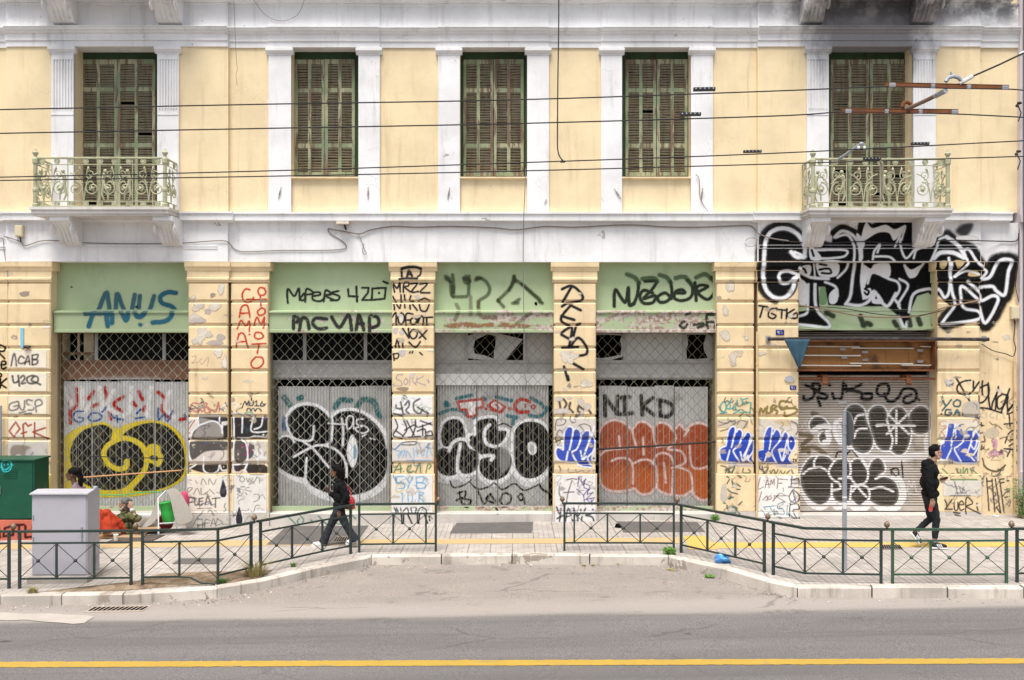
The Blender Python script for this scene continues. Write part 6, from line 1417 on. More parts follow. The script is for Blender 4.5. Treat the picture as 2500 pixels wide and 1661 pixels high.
for px_, py_, a_, lab in ((685, 473, .25, 'first'), (900, 474, 0, 'second'), (1096, 475, .15, 'third'), (1507, 475, -.6, 'fifth'), (1712, 476, .1, 'sixth')):
    root = empty('turnbuckle', (fx(px_), -.075, fz(py_)))
    tag(root, {'first': 'small rusty turnbuckle on the pilaster left of the first plain window', 'second': 'upright turnbuckle on the pilaster right of the first plain window', 'third': 'small turnbuckle on the pilaster left of the middle window', 'fifth': 'steeply tilted turnbuckle on the pilaster left of the third plain window', 'sixth': 'turnbuckle on the pilaster right of the third plain window beside a cable'}[lab], 'turnbuckle', 'turnbuckles on the white pilasters')
    root.rotation_euler = (0, a_ , 0)
    mb = MB(); mb.tube([(0, 0, -.13), (0, 0, .13)], .006, 5); part(mb, 'rod', m_rust, root); mb = MB(); mb.tube([(-.012, 0, -.05), (-.012, 0, .05)], .005, 4); mb.tube([(.012, 0, -.05), (.012, 0, .05)], .005, 4); part(mb, 'body', m_greysteel, root)
# ---- pipes on the facade
m_ypipe = simple('yellow_painted_pipe', (.66, .50, .29), .6, .1, .12, 5, dirt=(.3, .15, .08), dirt_amt=.6)
def vpipe(px_, z0_, z1_, r, lab, mat, y, base=True):
    root = empty('downpipe', (0, 0, 0)); tag(root, lab, 'pipe', 'pipes running down the facade')
    x = fx(px_); mb = MB(); mb.tube([(x, y, fz(z1_)), (x, y, fz(z0_))], r, 10); part(mb, 'pipe', mat, root)
    n = max(1, int((z1_ - z0_) / 150))
    for k in range(n):
        zz = fz(z0_ + (k + .5) * (z1_ - z0_) / n); mb = MB(); mb.tube([(x, y, zz - .012), (x, y, zz + .012)], r * 1.35, 10); mb.box(x - r * .5, x + r * .5, y, y + .08, zz - .01, zz + .01); part(mb, 'clip', mat, root)
vpipe(1844, 810, 1284, .020, 'thin yellow pipe in the joint between the two blue-tagged pillars', m_ypipe, -.14)
vpipe(1064, 1118, 1284, .022, 'rusty brown pipe by the pillar of marker names', m_rust, -.03)
vpipe(2474, 882, 1262, .028, 'yellow painted downpipe at the right corner wall', m_ypipe, -.06)
vpipe(2488, 1104, 1250, .034, 'grey conduit at the foot of the right corner', m_galv, -.06)
vpipe(8, 990, 1300, .035, 'pale grey pipe beside the green cabinet at the far left', m_galv, -.12)
# ---- neighbouring building at the right edge
root = empty('neighbour_building', (0, 0, 0)); tag(root, 'pale pinkish neighbouring building just past the right corner', 'building')
m_pink = plaster('pale_pink_plaster', (.66, .60, .62), (.3, .26, .26), .3, .08)
mb = MB(); xn = fx(2491, -.12)
mb.box(xn, xn + 12, -.12, 9, -.8, 14); part(mb, 'wall', m_pink, root)
mb = MB(); mb.box(xn - .02, xn + 12, -.2, -.12, fz(545), fz(528)); mb.box(xn - .0, xn + 12, -.17, -.12, -.6, fz(1150)); part(mb, 'moulding', m_pink, root)
mb = MB(); mb.tube([(xn + .02, -.2, 14), (xn + .02, -.2, .0)], .011, 8); part(mb, 'downpipe', m_cable, root)
for k in range(3):
    x_ = xn + 1.6 + k * 3.4
    for zz in (.3, 6.4):
        mb = MB(); mb.box(x_, x_ + 1.5, -.16, -.118, zz, zz + 2.6); mb.box(x_ + .08, x_ + 1.42, -.165, -.16, zz + .08, zz + 2.5, 1); part(mb, 'window', [m_greysteel, m_glass], root)
# ---- overhead trolley wires
def wire(pts, D, r, lab, clamps=(), drop=None):
    root = empty('overhead_wire', (0, 0, 0)); tag(root, lab, 'wire', 'overhead trolley wires crossing the street')
    q = crom(pts, False, 6); mb = MB(); mb.tube([P(a, b, D) for a, b in q], r, 6); part(mb, 'conductor', m_cable, root)
    for a, b, yy in clamps:
        mb = MB(); p0, p1 = P(a, yy, D), P(b, yy - 1, D); d_ = (p1 - p0) / 2
        mb.obox((p0 + p1) / 2 + Vector((0, 0, .012)), d_, Vector((0, .018, 0)), Vector((0, 0, .016))); 
        for k in range(5): mb.ball(p0.lerp(p1, (k + .5) / 5) + Vector((0, -.02, .014)), .009, 6, 1)
        part(mb, 'splice_clamp', [m_cable, m_galv], root)
    return root
wire([(-160, 272), (0, 268), (640, 255), (1260, 244), (1880, 223), (2162, 212), (2320, 216), (2463, 218), (2560, 227), (2760, 240)], 9.0, .0062, 'topmost overhead wire running into the upper rusty beam', ((1693, 1746, 222),))
wire([(-160, 330), (0, 326), (640, 314), (1260, 302), (1880, 284), (2057, 274), (2200, 276), (2340, 279), (2560, 290), (2760, 300)], 9.6, .0066, 'second overhead wire running into the lower rusty beam', ((1660, 1711, 283),))
wire([(-160, 436), (0, 433), (640, 418), (1260, 398), (1880, 375), (2500, 344), (2760, 331)], 12.0, .0075, 'third overhead wire sloping up to the right above the balcony rails', ((1815, 1859, 373), (2225, 2268, 354)))
wire([(-160, 444), (0, 441), (640, 431), (1260, 418), (1880, 401), (2500, 382), (2760, 374)], 12.4, .0075, 'lowest overhead wire passing before the balcony rails', ((2108, 2150, 391),))
root = empty('hanging_feeder_cable', (0, 0, 0)); tag(root, 'black feeder cable dropping from above and curling onto the third overhead wire', 'cable')
mb = MB(); mb.tube([P(a, b, 12.0) for a, b in crom([(1364, -60), (1364, 60), (1362, 200), (1361, 330), (1362, 368), (1368, 385), (1377, 395)], False, 5)], .0085, 6); part(mb, 'cable', m_cable, root)
mb = MB(); mb.obox(P(1374, 395, 12.0), Vector((.03, 0, 0)), Vector((0, .012, 0)), Vector((0, 0, .012))); part(mb, 'clamp', m_cable, root)
def beam(D, a, b, ya0, ya1, lab, extra):
    root = empty('wire_support_beam', (0, 0, 0)); tag(root, lab, 'beam', 'rusty beams on the overhead wires')
    p0, p1 = P(a, ya0, D), P(b, ya1, D); h = 11 * D / F; mb = MB(); d_ = p1 - p0
    mb.obox((p0 + p1) / 2 - Vector((0, 0, h / 2)), d_ / 2, Vector((0, .004, 0)), Vector((0, 0, h / 2))); mb.obox((p0 + p1) / 2 + Vector((0, .028, .0)), d_ / 2, Vector((0, .032, 0)), Vector((0, 0, .005)))
    part(mb, 'angle_iron', m_rust, root)
    for t in (.05, .38, .67, .965):
        c = p0.lerp(p1, t) - Vector((0, .012, h * .55)); mb = MB(); mb.obox(c, Vector((.028 if t in (.05, .965) else .018, 0, 0)), Vector((0, .008, 0)), Vector((0, 0, h * .42))); mb.ball(c - Vector((.012, .01, 0)), .006, 6); mb.ball(c + Vector((.012, -.01, 0)), .006, 6); part(mb, 'bolted_clamp', m_galv, root)
    for nm, q, r_, mt in extra:
        mb = MB(); mb.tube([P(*c) if len(c) == 3 else P(c[0], c[1], D) for c in q], r_, 8); part(mb, nm, mt, root)
beam(9.0, 2162, 2463, 202, 209, 'upper rusty iron beam hung from a stay cable over the right window', (
    ('saddle', [(2309, 200), (2316, 190), (2328, 187), (2340, 190), (2347, 198)], .018, m_galv), ('pin', [(2322, 177), (2324, 192)], .010, m_galv),
    ('insulator', [(2342, 205), (2350, 200), (2374, 187)], [.012, .022, .020], simple('white_porcelain', (.62, .6, .56), .3)), ('stay_cable', [(2374, 187, 9.0), (2440, 158, 9.0), (2520, 120, 9.05), (2640, 62, 9.1)], .009, m_cable), ('end_fitting', [(2488, 134, 9.05), (2506, 126, 9.05)], .016, m_wht)))
beam(9.6, 2056, 2339, 266, 268, 'lower rusty iron beam joined by a slanted strut to the upper beam', (
    ('saddle', [(2203, 262), (2206, 252), (2214, 249), (2222, 253), (2225, 262)], .020, m_rust), ('strut', [(2216, 266, 9.6), (2262, 245, 9.3), (2290, 231, 9.1)], .020, simple('grey_rust_strut', (.22, .15, .11), .8)), ('insulator', [(2283, 235, 9.15), (2309, 222, 9.0)], .024, m_galv)))
root = empty('wire_hanger', (0, 0, 0)); tag(root, 'pale slanted metal hanger with a paddle rod on the wires before the right balcony', 'wire hanger')
mb = MB(); mb.tube([P(2048, 389, 12.3), P(2100, 353, 12.0)], .018, 8); part(mb, 'strut', m_galv, root)
mb = MB(); mb.ball(P(2103, 352, 12.0), .03, 10, 0, (1.2, 1, .8)); part(mb, 'head', m_galv, root)
for q in (2096, 2110): mb = MB(); mb.ball(P(q, 361, 12.0), .022, 8); part(mb, 'insulator', m_wht, root)
mb = MB(); mb.tube([P(2148, 392, 12.4), P(2153, 400, 12.4), P(2154, 470, 12.4), P(2149, 496, 12.4)], [.02, .036, .030, .012], 8, flat=.5); part(mb, 'paddle', simple('weathered_wood_rod', (.26, .23, .17), .8, 0, .25, 10), root)
for px_, py_, lab in ((2489, 252, 'upper dark wire anchor on the right corner'), (2487, 370, 'lower dark wire anchor on the right corner')):
    root = empty('wire_anchor', (0, 0, 0)); tag(root, lab, 'anchor', 'wire anchors on the right corner')
    y_ = -.25; mb = MB(); mb.ball((fx(px_, y_), y_, fz(py_, y_)), .05, 8, 0, (1.1, .8, .6)); mb.ball((fx(px_ - 7, y_), y_ - .02, fz(py_ + 7, y_)), .035, 8); part(mb, 'bracket', m_soot, root)
    mb = MB(); mb.tube([(fx(px_ - 3, y_), y_, fz(py_ + 8, y_)), (fx(px_ + 4, y_), y_, fz(py_ + 24, y_)), (fx(px_ - 3, y_), y_, fz(py_ + 45, y_))], .012, 5); part(mb, 'tail', m_cable, root)
# ---- poles and line behind the seated man
o = None
mb = MB(); mb.tube([(fx(200, .2), .20, fz(1166, .2)), (fx(442, .2), .22, fz(1149, .2))], .016, 8); tag(mb.build('broom_handle', simple('orange_wood', (.52, .27, .13), .6), None), 'long orange wooden stick stuck across the first grille', 'stick')
mb = MB(); mb.tube([(fx(200, .24), .24, fz(1114, .24)), (fx(415, .24), .24, fz(1120, .24))], .010, 6); tag(mb.build('iron_rod', m_cable), 'thin dark rod lying level across the yellow and black letters', 'rod')
mb = MB(); mb.tube([(fx(a), -.06, fz(b)) for a, b in crom([(215, 1205), (250, 1207), (300, 1208), (345, 1202), (400, 1200), (445, 1196)], False, 4)], .011, 6); tag(mb.build('green_hose', simple('green_plastic', (.04, .36, .13), .4)), 'thin green cord strung along the foot of the first grille', 'cord')
mb = MB(); mb.tube([(fx(1448, .2), .22, fz(1098, .2)), (fx(1600, .2), .20, fz(1089, .2)), (fx(1752, .2), .22, fz(1079, .2))], .022, 6); tag(mb.build('locking_bar', simple('dark_iron', (.05, .035, .03), .7, .3)), 'dark iron bar crossing the grille over the orange letters', 'bar')
# ---- the seated man's belongings
def sheet(rows, th, mat, name, lab, cat, parent=None):
    n = len(rows[0]); vs = [p_ for r_ in rows for p_ in r_]; mb = MB()
    mb.add(vs, [(j*n+i, j*n+i+1, (j+1)*n+i+1, (j+1)*n+i) for j in range(len(rows)-1) for i in range(n-1)])
    o = mb.build(name, mat, parent, True); m_ = o.modifiers.new('thick', 'SOLIDIFY'); m_.thickness = th; m_.offset = 0
    s_ = o.modifiers.new('sub', 'SUBSURF'); s_.levels = s_.render_levels = 2
    if lab: tag(o, lab, cat)
    return o
m_felt = simple('grey_felt_mat', (.27, .25, .22), .95, 0, .15, 14, bump=.3, dirt=(.28, .24, .2), dirt_amt=.4)
q = [[(335, 1290, 19.0), (352, 1291, 19.0), (376, 1280, 19.05)], [(358, 1276, 19.15), (372, 1272, 19.15), (388, 1255, 19.2)], [(374, 1247, 19.3), (384, 1245, 19.3), (392, 1226, 19.3)], [(383, 1214, 19.4), (390, 1212, 19.4), (397, 1206, 19.4)], [(390, 1202, 19.45), (400, 1200, 19.45), (408, 1197, 19.45)],
     [(404, 1195, 19.4), (416, 1192, 19.45), (428, 1190, 19.5)], [(413, 1210, 19.3), (426, 1204, 19.35), (441, 1200, 19.4)], [(421, 1245, 19.15), (438, 1240, 19.2), (459, 1232, 19.25)], [(429, 1289, 19.0), (452, 1283, 19.05), (481, 1273, 19.1)]]
sheet([[P(*c) for c in r_] for r_ in q], .018, m_felt, 'foam_mat', 'grey felt mat draped like a tent over a white folding frame', 'mat')
root = empty('folding_frame', (0, 0, 0)); tag(root, 'white tubular folding frame standing under the grey felt mat', 'frame')
m_wfr = simple('white_enamel_tube', (.66, .67, .68), .35, .1, .05)
for nm, pts in (('leg', [(386, 1216, 19.25), (387, 1300, 18.95)]), ('leg', [(428, 1206, 19.5), (432, 1298, 19.35)]), ('leg', [(396, 1212, 19.55), (398, 1296, 19.5)]), ('crossbar', [(386, 1279, 19.02), (432, 1276, 19.3)]), ('top_bar', [(386, 1217, 19.25), (404, 1199, 19.4), (428, 1206, 19.5)])):
    mb = MB(); mb.tube([P(*c) for c in pts], .013, 8); part(mb, nm, m_wfr, root)
mb = MB(); mb.lathe([(.016, 0), (.02, .03), (.014, .05)], P(387, 1304, 18.94), 8); part(mb, 'foot_cap', m_wfr, root)
m_gpl = simple('bright_green_plastic', (.03, .36, .06), .35, 0, .08, 4)
mb = MB(); c = P(409, 1252, 19.32)
mb.lathe([(.0, -.27), (.08, -.26), (.115, -.2), (.125, 0), (.13, .22), (.145, .24), (.145, .26), (.125, .26)], c, 16); o = mb.build('green_bucket', m_gpl, None, True); o.matrix_world = Matrix.Translation(c) @ Matrix.Rotation(R(-9), 4, 'Y') @ Matrix.Diagonal((1, 1, .86, 1)) @ Matrix.Translation(-c); tag(o, 'bright green plastic bucket leaning under the draped grey mat', 'bucket')
def lump(name, c, rx, ry, rz, mat, lab, cat, seed=1, amp=.25, n=20):
    mb = MB(); mb.ball((0, 0, 0), 1, n); r_ = random.Random(seed); ph = [r_.uniform(0, 6) for _ in range(6)]
    vs = []
    for v in mb.v:
        v = Vector(v); k = 1 + amp * (.5 * math.sin(4 * v.x + ph[0]) * math.sin(3 * v.z + ph[1]) + .5 * math.sin(5 * v.y + 4 * v.z + ph[2]) + .3 * math.sin(9 * v.x + ph[3]) * math.sin(8 * v.z + ph[4]))
        vs.append((v.x * rx * k, v.y * ry * k, v.z * rz * k))
    mb.v = vs; o = mb.build(name, mat, None, True); o.location = c; tag(o, lab, cat); return o
lump('pink_bag', P(446, 1222, 19.62), .12, .1, .19, simple('pink_fabric', (.62, .07, .16), .6, 0, .2, 8), 'crumpled hot pink bag showing behind the grey mat', 'bag', 2)
lump('dark_red_bundle', P(404, 1276, 19.5), .16, .1, .16, simple('dark_red_fabric', (.16, .015, .02), .8, 0, .3, 8), 'dark red cloth bundle under the folding frame', 'bundle', 3)
m_card = simple('brown_cardboard', (.40, .27, .16), .85, 0, .12, 6)
for pts, hh, lab in (([(258, 1316), (350, 1316), (362, 1300), (270, 1300)], .02, 'flat brown cardboard sheet under the seated man'), ([(322, 1308), (400, 1303), (412, 1288), (338, 1292)], .05, 'bent brown cardboard sheet under the grey mat')):
    mb = MB(); qq = [G(*c) for c in pts]; mb.slab([Vector((a.x, a.y, gz(a.x))) for a in qq], hh, hh + .012); tag(mb.build('cardboard_sheet', m_card), lab, 'cardboard', 'cardboard sheets on the pavement')
mb = MB(); qq = [G(*c) for c in [(260, 1325), (372, 1322), (402, 1308), (300, 1310)]]; mb.slab([Vector((a.x, a.y, gz(a.x))) for a in qq], .0, .016); tag(mb.build('dark_rug', simple('dark_brown_rug', (.10, .08, .07), .95, 0, .3, 12, bump=.5)), 'thin dark brown rug spread before the seated man', 'rug')
g_ = G(283, 1323); mb = MB(); mb.lathe([(.035, 0), (.038, .005), (.047, .12), (.05, .125), (.046, .125), (.034, .01)], (g_.x, g_.y, gz(g_.x) + .016), 14); tag(mb.build('paper_cup', simple('white_paper_cup', (.78, .78, .77), .5), None, True), 'white paper cup standing on the pavement before the seated man', 'cup')
mb = MB(); mb.box(fx(328, -.2), fx(380, -.2), -.35, -.12, fz(1262, -.2), fz(1254, -.2)); bevel(tag(mb.build('white_tray', m_wfr), 'white rectangular tray lying on the shop step behind the seated man', 'tray'), .01)
g_ = P(233, 1190, 15.75); mb = MB(); mb.lathe([(.035, 0), (.038, .01), (.036, .05), (.03, .055)], (g_.x, g_.y, 1.215), 12); tag(mb.build('metal_cup', m_galv, None, True), 'small grey cup standing on the grey utility cabinet', 'cup')
# ---- litter and drain
m_bluebag = NG('thin_blue_plastic'); m_bluebag = m_bluebag.done(m_bluebag.mix(m_bluebag.noise(18, 5), (.04, .22, .62), (.12, .38, .78)), .3, 0, .5)
g_ = G(1764, 1374); lump('blue_plastic_bag', (g_.x, g_.y, gz(g_.x) + .06), .125, .10, .075, m_bluebag, 'crumpled bright blue plastic bag on the kerb under the railing', 'bag', 5, .5, 26)
m_litter = simple('white_litter', (.75, .74, .72), .7, 0, .1)
for (px_, py_, s_, lab) in ((1721, 1398, .07, 'crumpled white paper scrap on the road below the slanted kerb'), (797, 1398, .06, 'flat white paper scrap against the slanted left kerb'), (1653, 1370, .05, 'small white scrap beside the weeds at the kerb corner'), (2432, 1262, .06, 'white litter scrap at the foot of the corner wall')):
    g_ = G(px_, py_, -.15 if py_ > 1365 and px_ != 2432 else 0); o = lump('paper_scrap', (g_.x, g_.y, g_.z + .012), s_, s_ * .6, .018, m_litter, lab, 'litter', px_, .5, 14); o['group'] = 'white paper scraps'
root = empty('drain_grate', (0, 0, 0)); tag(root, 'slotted concrete drain grate in the gutter below the left kerb', 'drain')
m_grate = simple('pale_concrete_grate', (.40, .34, .28), .9, 0, .15, 6)
ga = [G(*c, -.15) for c in [(205, 1496), (345, 1494), (372, 1480), (232, 1481)]]
mb = MB(); mb.slab([Vector((a.x, a.y, gz(a.x) - .15)) for a in ga], .002, .008); part(mb, 'frame', m_grate, root)
mb = MB()
for k in range(12):
    t = (k + .7) / 12.4; a = ga[0].lerp(ga[1], t).lerp(ga[3].lerp(ga[2], t), .18); b = ga[0].lerp(ga[1], t).lerp(ga[3].lerp(ga[2], t), .82)
    mb.add([(a.x - .022, a.y, gz(a.x) - .138), (a.x + .022, a.y, gz(a.x) - .138), (b.x + .022, b.y, gz(b.x) - .138), (b.x - .022, b.y, gz(b.x) - .138)], [(0, 1, 2, 3)])
part(mb, 'slots', m_black, root)
mb = MB(); gpatch(mb, [(-40, 1488), (20, 1491), (62, 1489), (108, 1494), (150, 1496), (178, 1499), (206, 1497), (214, 1491), (222, 1487), (230, 1482), (214, 1478), (160, 1477), (120, 1474), (60, 1475), (20, 1472), (-40, 1471)], -.142); tag(mb.build('gutter_apron', simple('pale_gutter_concrete', (.41, .37, .33), .9, 0, .25, 3)), kind='structure')
for pts, lab in (([(2156, 1343), (2206, 1343), (2196, 1331), (2150, 1331)], 'small slotted iron grate beside the yellow strip under the walking man'), ([(812, 1325), (866, 1324), (874, 1310), (822, 1311)], 'small slotted iron grate in the plate behind the walking woman')):
    root = empty('pavement_grate', (0, 0, 0)); tag(root, lab, 'grate', 'small iron pavement grates'); qq = [G(*c) for c in pts]
    mb = MB(); mb.slab([Vector((a.x, a.y, gz(a.x))) for a in qq], -.01, .009); part(mb, 'frame', simple('iron_grate', (.24, .20, .17), .7, .2), root)
    mb = MB()
    for k in range(9):
        t = (k + .5) / 9; a, b = qq[0].lerp(qq[1], t), qq[3].lerp(qq[2], t); a, b = a.lerp(b, .12), a.lerp(b, .88); w_ = .012
        mb.add([(a.x - w_, a.y, gz(a.x) + .011), (a.x + w_, a.y, gz(a.x) + .011), (b.x + w_, b.y, gz(b.x) + .011), (b.x - w_, b.y, gz(b.x) + .011)], [(0, 1, 2, 3)])
    part(mb, 'slots', m_black, root)
mb = MB(); rr = random.Random(77)
for k in range(900):
    t = rr.random(); i = rr.randrange(2, 15); q = kp[i].lerp(kp[i+1], rr.random()); d = abs(rr.gauss(0, .22)) + .02
    if rr.random() < .25: q = Vector((rr.uniform(-11, 11), rr.uniform(-5.5, -.3), 0)); inside = True
    else: q = Vector((q.x, q.y - d, 0)); inside = False
    yk = np.interp(q.x, [p_.x for p_ in kp], [p_.y for p_ in kp])
    z = gz(q.x) + (.006 if q.y > yk + .03 else -.146); s_ = rr.uniform(.006, .022); a = rr.uniform(0, 3.14); u = Vector((math.cos(a), math.sin(a), rr.uniform(-.2, .2))) * s_; v_ = Vector((-math.sin(a), math.cos(a), .1)) * s_ * rr.uniform(.25, .7); c = Vector((q.x, q.y, z + .004))
    mb.add([c - u, c + v_, c + u, c - v_], [(0, 1, 2, 3)], rr.choice((0, 0, 1, 1, 2)))
tag(mb.build('gutter_debris', [simple('brown_leaf_bits', (.12, .075, .04), .9, 0, .5, 30), simple('dark_grit', (.06, .055, .05), .9, 0, .4, 30), m_litter], None, fix=False), kind='stuff')
# ---- weeds
m_leaf = simple('weed_leaves', (.10, .22, .035), .6, 0, .45, 20); m_dry = simple('dry_grass', (.30, .26, .10), .8, 0, .35, 20); m_leafd = simple('shrub_leaves', (.055, .15, .03), .6, 0, .5, 12)
def weed(c, r, h, n, lab, mat, blades=False, seed=1, name='weed'):
    rr = random.Random(seed); mb = MB()
    for i in range(n):
        a = rr.uniform(0, 6.28); d = rr.random() ** .6 * r; base = Vector((d * .4 * math.cos(a), d * .4 * math.sin(a), 0))
        if blades:
            L = h * rr.uniform(.4, 1); lean = rr.uniform(.1, .9); tip = base + Vector((math.cos(a) * L * lean * r / h * 1.2, math.sin(a) * L * lean * r / h, L * (1 - .35 * lean))); mid = base.lerp(tip, .5) + Vector((0, 0, L * .18)); w_ = .005
            s_ = Vector((-math.sin(a), math.cos(a), 0)) * w_
            mb.add([base - s_, base + s_, mid + s_ * .8, mid - s_ * .8, tip], [(0, 1, 2, 3), (3, 2, 4)])
        else:
            p_ = base + Vector((d * .6 * math.cos(a), d * .6 * math.sin(a), h * rr.random() ** .8)); s_ = rr.uniform(.4, 1) * min(.035, r * .35)
            u = Vector((rr.uniform(-1, 1), rr.uniform(-1, 1), rr.uniform(-.3, .6))).normalized(); v_ = u.orthogonal().normalized()
            mb.add([p_ - u * s_, p_ + v_ * s_ * .5, p_ + u * s_, p_ - v_ * s_ * .5], [(0, 1, 2, 3)])
            if i % 4 == 0: mb.tube([base, base.lerp(p_, .5) + Vector((0, 0, .01)), p_], .003, 3)
    o = mb.build(name, mat, None, fix=False); o.location = c; tag(o, lab, 'plant', 'weeds growing along the kerb'); return o
def wg(px_, py_, road=False): g_ = G(px_, py_, -.15 if road else 0.0); return (g_.x, g_.y, gz(g_.x) - (.15 if road else 0))
weed(wg(1530, 1370, 1), .13, .13, 240, 'bushy green weed at the back kerb of the bay', m_leaf, seed=2)
weed(wg(1493, 1368, 1), .09, .06, 110, 'low green weed left of the bushy kerb weed', m_leaf, seed=3)
weed(wg(1571, 1370, 1), .08, .05, 90, 'tiny green weed right of the bushy kerb weed', m_leaf, seed=4)
weed(wg(1634, 1354), .11, .12, 170, 'green weed on top of the kerb corner below the railing bend', m_leaf, seed=5)
weed(wg(1624, 1373, 1), .07, .10, 90, 'green weed hanging at the foot of the kerb corner', m_leaf, seed=6)
weed(wg(1660, 1378, 1), .10, .08, 140, 'spreading green weed under the slanted right kerb', m_leaf, seed=7)
weed(wg(1684, 1383, 1), .10, .10, 120, 'brownish grassy weed under the slanted right kerb', m_dry, True, seed=8)
weed(wg(1732, 1411, 1), .08, .05, 90, 'small isolated green weed on the road beside a white scrap', m_leaf, seed=9)
weed(wg(1746, 1270), .10, .10, 120, 'green weed at the step right of the orange letters', m_leaf, seed=10)
weed(wg(622, 1408), .34, .36, 190, 'tall dry grass clump at the railing over the left kerb', m_dry, True, seed=11)
weed(wg(540, 1424), .14, .10, 140, 'fresh green grass tuft beside the broken railing post', m_leaf, True, seed=12)
weed(wg(716, 1384), .08, .09, 80, 'small green tuft under the slanted left railing', m_leaf, True, seed=13)
weed(wg(80, 1450), .13, .14, 120, 'dry green tuft on the kerb before the grey cabinet', m_dry, True, seed=14)
for px_, py_, s in ((1425, 1382, 15), (1448, 1382, 16), (1640, 1394, 17), (1510, 1378, 18)): weed(wg(px_, py_, 1), .07, .04, 40, {15: 'faded grass tuft on the dusty bay, leftmost of two', 16: 'yellowish grass tuft on the dusty bay, right of another tuft', 17: 'dead brown leaf litter on the bay near the kerb corner', 18: 'flat yellow leaves on the bay below the bushy weed'}[s], m_dry, s < 17, seed=s)
root = empty('corner_shrub', (0, 0, 0)); tag(root, 'leafy green wild shrub growing at the right corner wall', 'shrub')
rr = random.Random(21); mb = MB(); st_ = MB(); b0 = Vector((fx(2502, -.4), -.42, gz(10)))
for k in range(26):
    a = rr.uniform(0, 6.28); L = rr.uniform(.35, .95); lean = rr.uniform(.05, .5)
    tip = b0 + Vector((math.cos(a) * L * lean, math.sin(a) * L * lean * .6, L)); base = b0 + Vector((rr.uniform(-.15, .2), rr.uniform(-.1, .1), 0)); st_.tube([base, base.lerp(tip, .5) + Vector((0, 0, .06)), tip], [.007, .005, .002], 4)
    for j in range(26):
        p_ = base.lerp(tip, rr.uniform(.05, 1)) + Vector((rr.uniform(-.07, .07), rr.uniform(-.07, .07), rr.uniform(-.04, .06))); s_ = rr.uniform(.02, .05); u = Vector((rr.uniform(-1, 1), rr.uniform(-1, 1), rr.uniform(-.5, .5))).normalized(); v_ = u.orthogonal().normalized()
        mb.add([p_ - u * s_, p_ + v_ * s_ * .3, p_ + u * s_, p_ - v_ * s_ * .3], [(0, 1, 2, 3)])
o = mb.build('foliage', m_leafd, root, fix=False); st_.build('stems', m_dry, root)
# ================================================================ PEOPLE
def skin_mat(name, col):
    g = NG(name); c = g.mix(g.noise(30, 4), sc3(col, .88), sc3(col, 1.1)); g.b.inputs['Subsurface Weight'].default_value = .05
    return g.done(c, .55, 0, .35)
def fabric(name, col, var=.25, scale=14, bump=.25, rough=.9): return simple(name, col, rough, 0, var, scale, spec=.15, bump=bump)
def remesh(mb, name, mat, parent, vox, smooth=3, noise=0.0):
    me = bpy.data.meshes.new('tmp'); me.from_pydata(mb.v, [], mb.f)
    bm = bmesh.new(); bm.from_mesh(me); bmesh.ops.recalc_face_normals(bm, faces=bm.faces); bm.to_mesh(me); bm.free()
    o = bpy.data.objects.new('tmp', me); COL.objects.link(o)
    m = o.modifiers.new('r', 'REMESH'); m.mode = 'VOXEL'; m.voxel_size = vox; m.adaptivity = 0
    s = o.modifiers.new('s', 'SMOOTH'); s.factor = .5; s.iterations = smooth
    dg = bpy.context.evaluated_depsgraph_get(); dg.update()
    me2 = bpy.data.meshes.new_from_object(o.evaluated_get(dg)); bpy.data.objects.remove(o); bpy.data.meshes.remove(me)
    me2.name = name; me2.materials.clear(); me2.materials.append(mat)
    if noise:
        for v in me2.vertices:
            c = v.co; v.co = c + v.normal * noise * (math.sin(38 * c.z + 17 * c.x + 6 * math.sin(20 * c.x)) * .6 + math.sin(61 * c.z - 23 * c.y + 30 * c.x) * .4)
    me2.polygons.foreach_set('use_smooth', [True] * len(me2.polygons)); me2.update()
    o = bpy.data.objects.new(name, me2); link(o, parent); return o
def frame(fwd, up=(0, 0, 1)):
    f = Vector(fwd).normalized(); u = Vector(up); l = u.cross(f).normalized(); u = f.cross(l).normalized(); return f, l, u
def rotm(f, l, u): return Matrix((f, l, u)).transposed()
def head(mb, c, f, up, k=1.0, beard=False):
    F_, L_, U_ = frame(f, up); rm = rotm(F_, L_, U_); at = lambda a, b, d: c + (F_ * a + L_ * b + U_ * d) * k
    mb.ball(at(-.008, 0, .025), .1 * k, 20, 0, (.98, .77, 1.0), rm)              # skull
    mb.ball(at(.028, 0, -.045), .075 * k, 16, 0, (.85, .80, 1.0), rm)            # face
    mb.ball(at(.062, 0, -.098), .030 * k, 10, 0, (.9, 1.1, .8), rm)              # chin
    mb.tube([at(.02, .045, -.07), at(.065, .02, -.1)], [.03 * k, .024 * k], 8); mb.tube([at(.02, -.045, -.07), at(.065, -.02, -.1)], [.03 * k, .024 * k], 8)
    mb.tube([at(.083, 0, .012), at(.098, 0, -.022), at(.112, 0, -.040)], [.010 * k, .013 * k, .017 * k], 8)    # nose
    mb.ball(at(.100, 0, -.046), .015 * k, 8, 0, (.9, 1.25, .7), rm)
    mb.tube([at(.080, -.05, .018), at(.094, 0, .024), at(.080, .05, .018)], .013 * k, 6)    # brow
    mb.tube([at(.083, -.024, -.068), at(.096, 0, -.066), at(.083, .024, -.068)], .010 * k, 6)
    mb.tube([at(.082, -.022, -.080), at(.093, 0, -.080), at(.082, .022, -.080)], .010 * k, 6)
    mb.ball(at(.062, .034, -.03), .026 * k, 8); mb.ball(at(.062, -.034, -.03), .026 * k, 8)   # cheeks
    for s in (-1, 1): mb.ball(at(-.008, s * .078, -.012), .032 * k, 10, 0, (.62, .32, 1.05), rm)  # ears
    return at
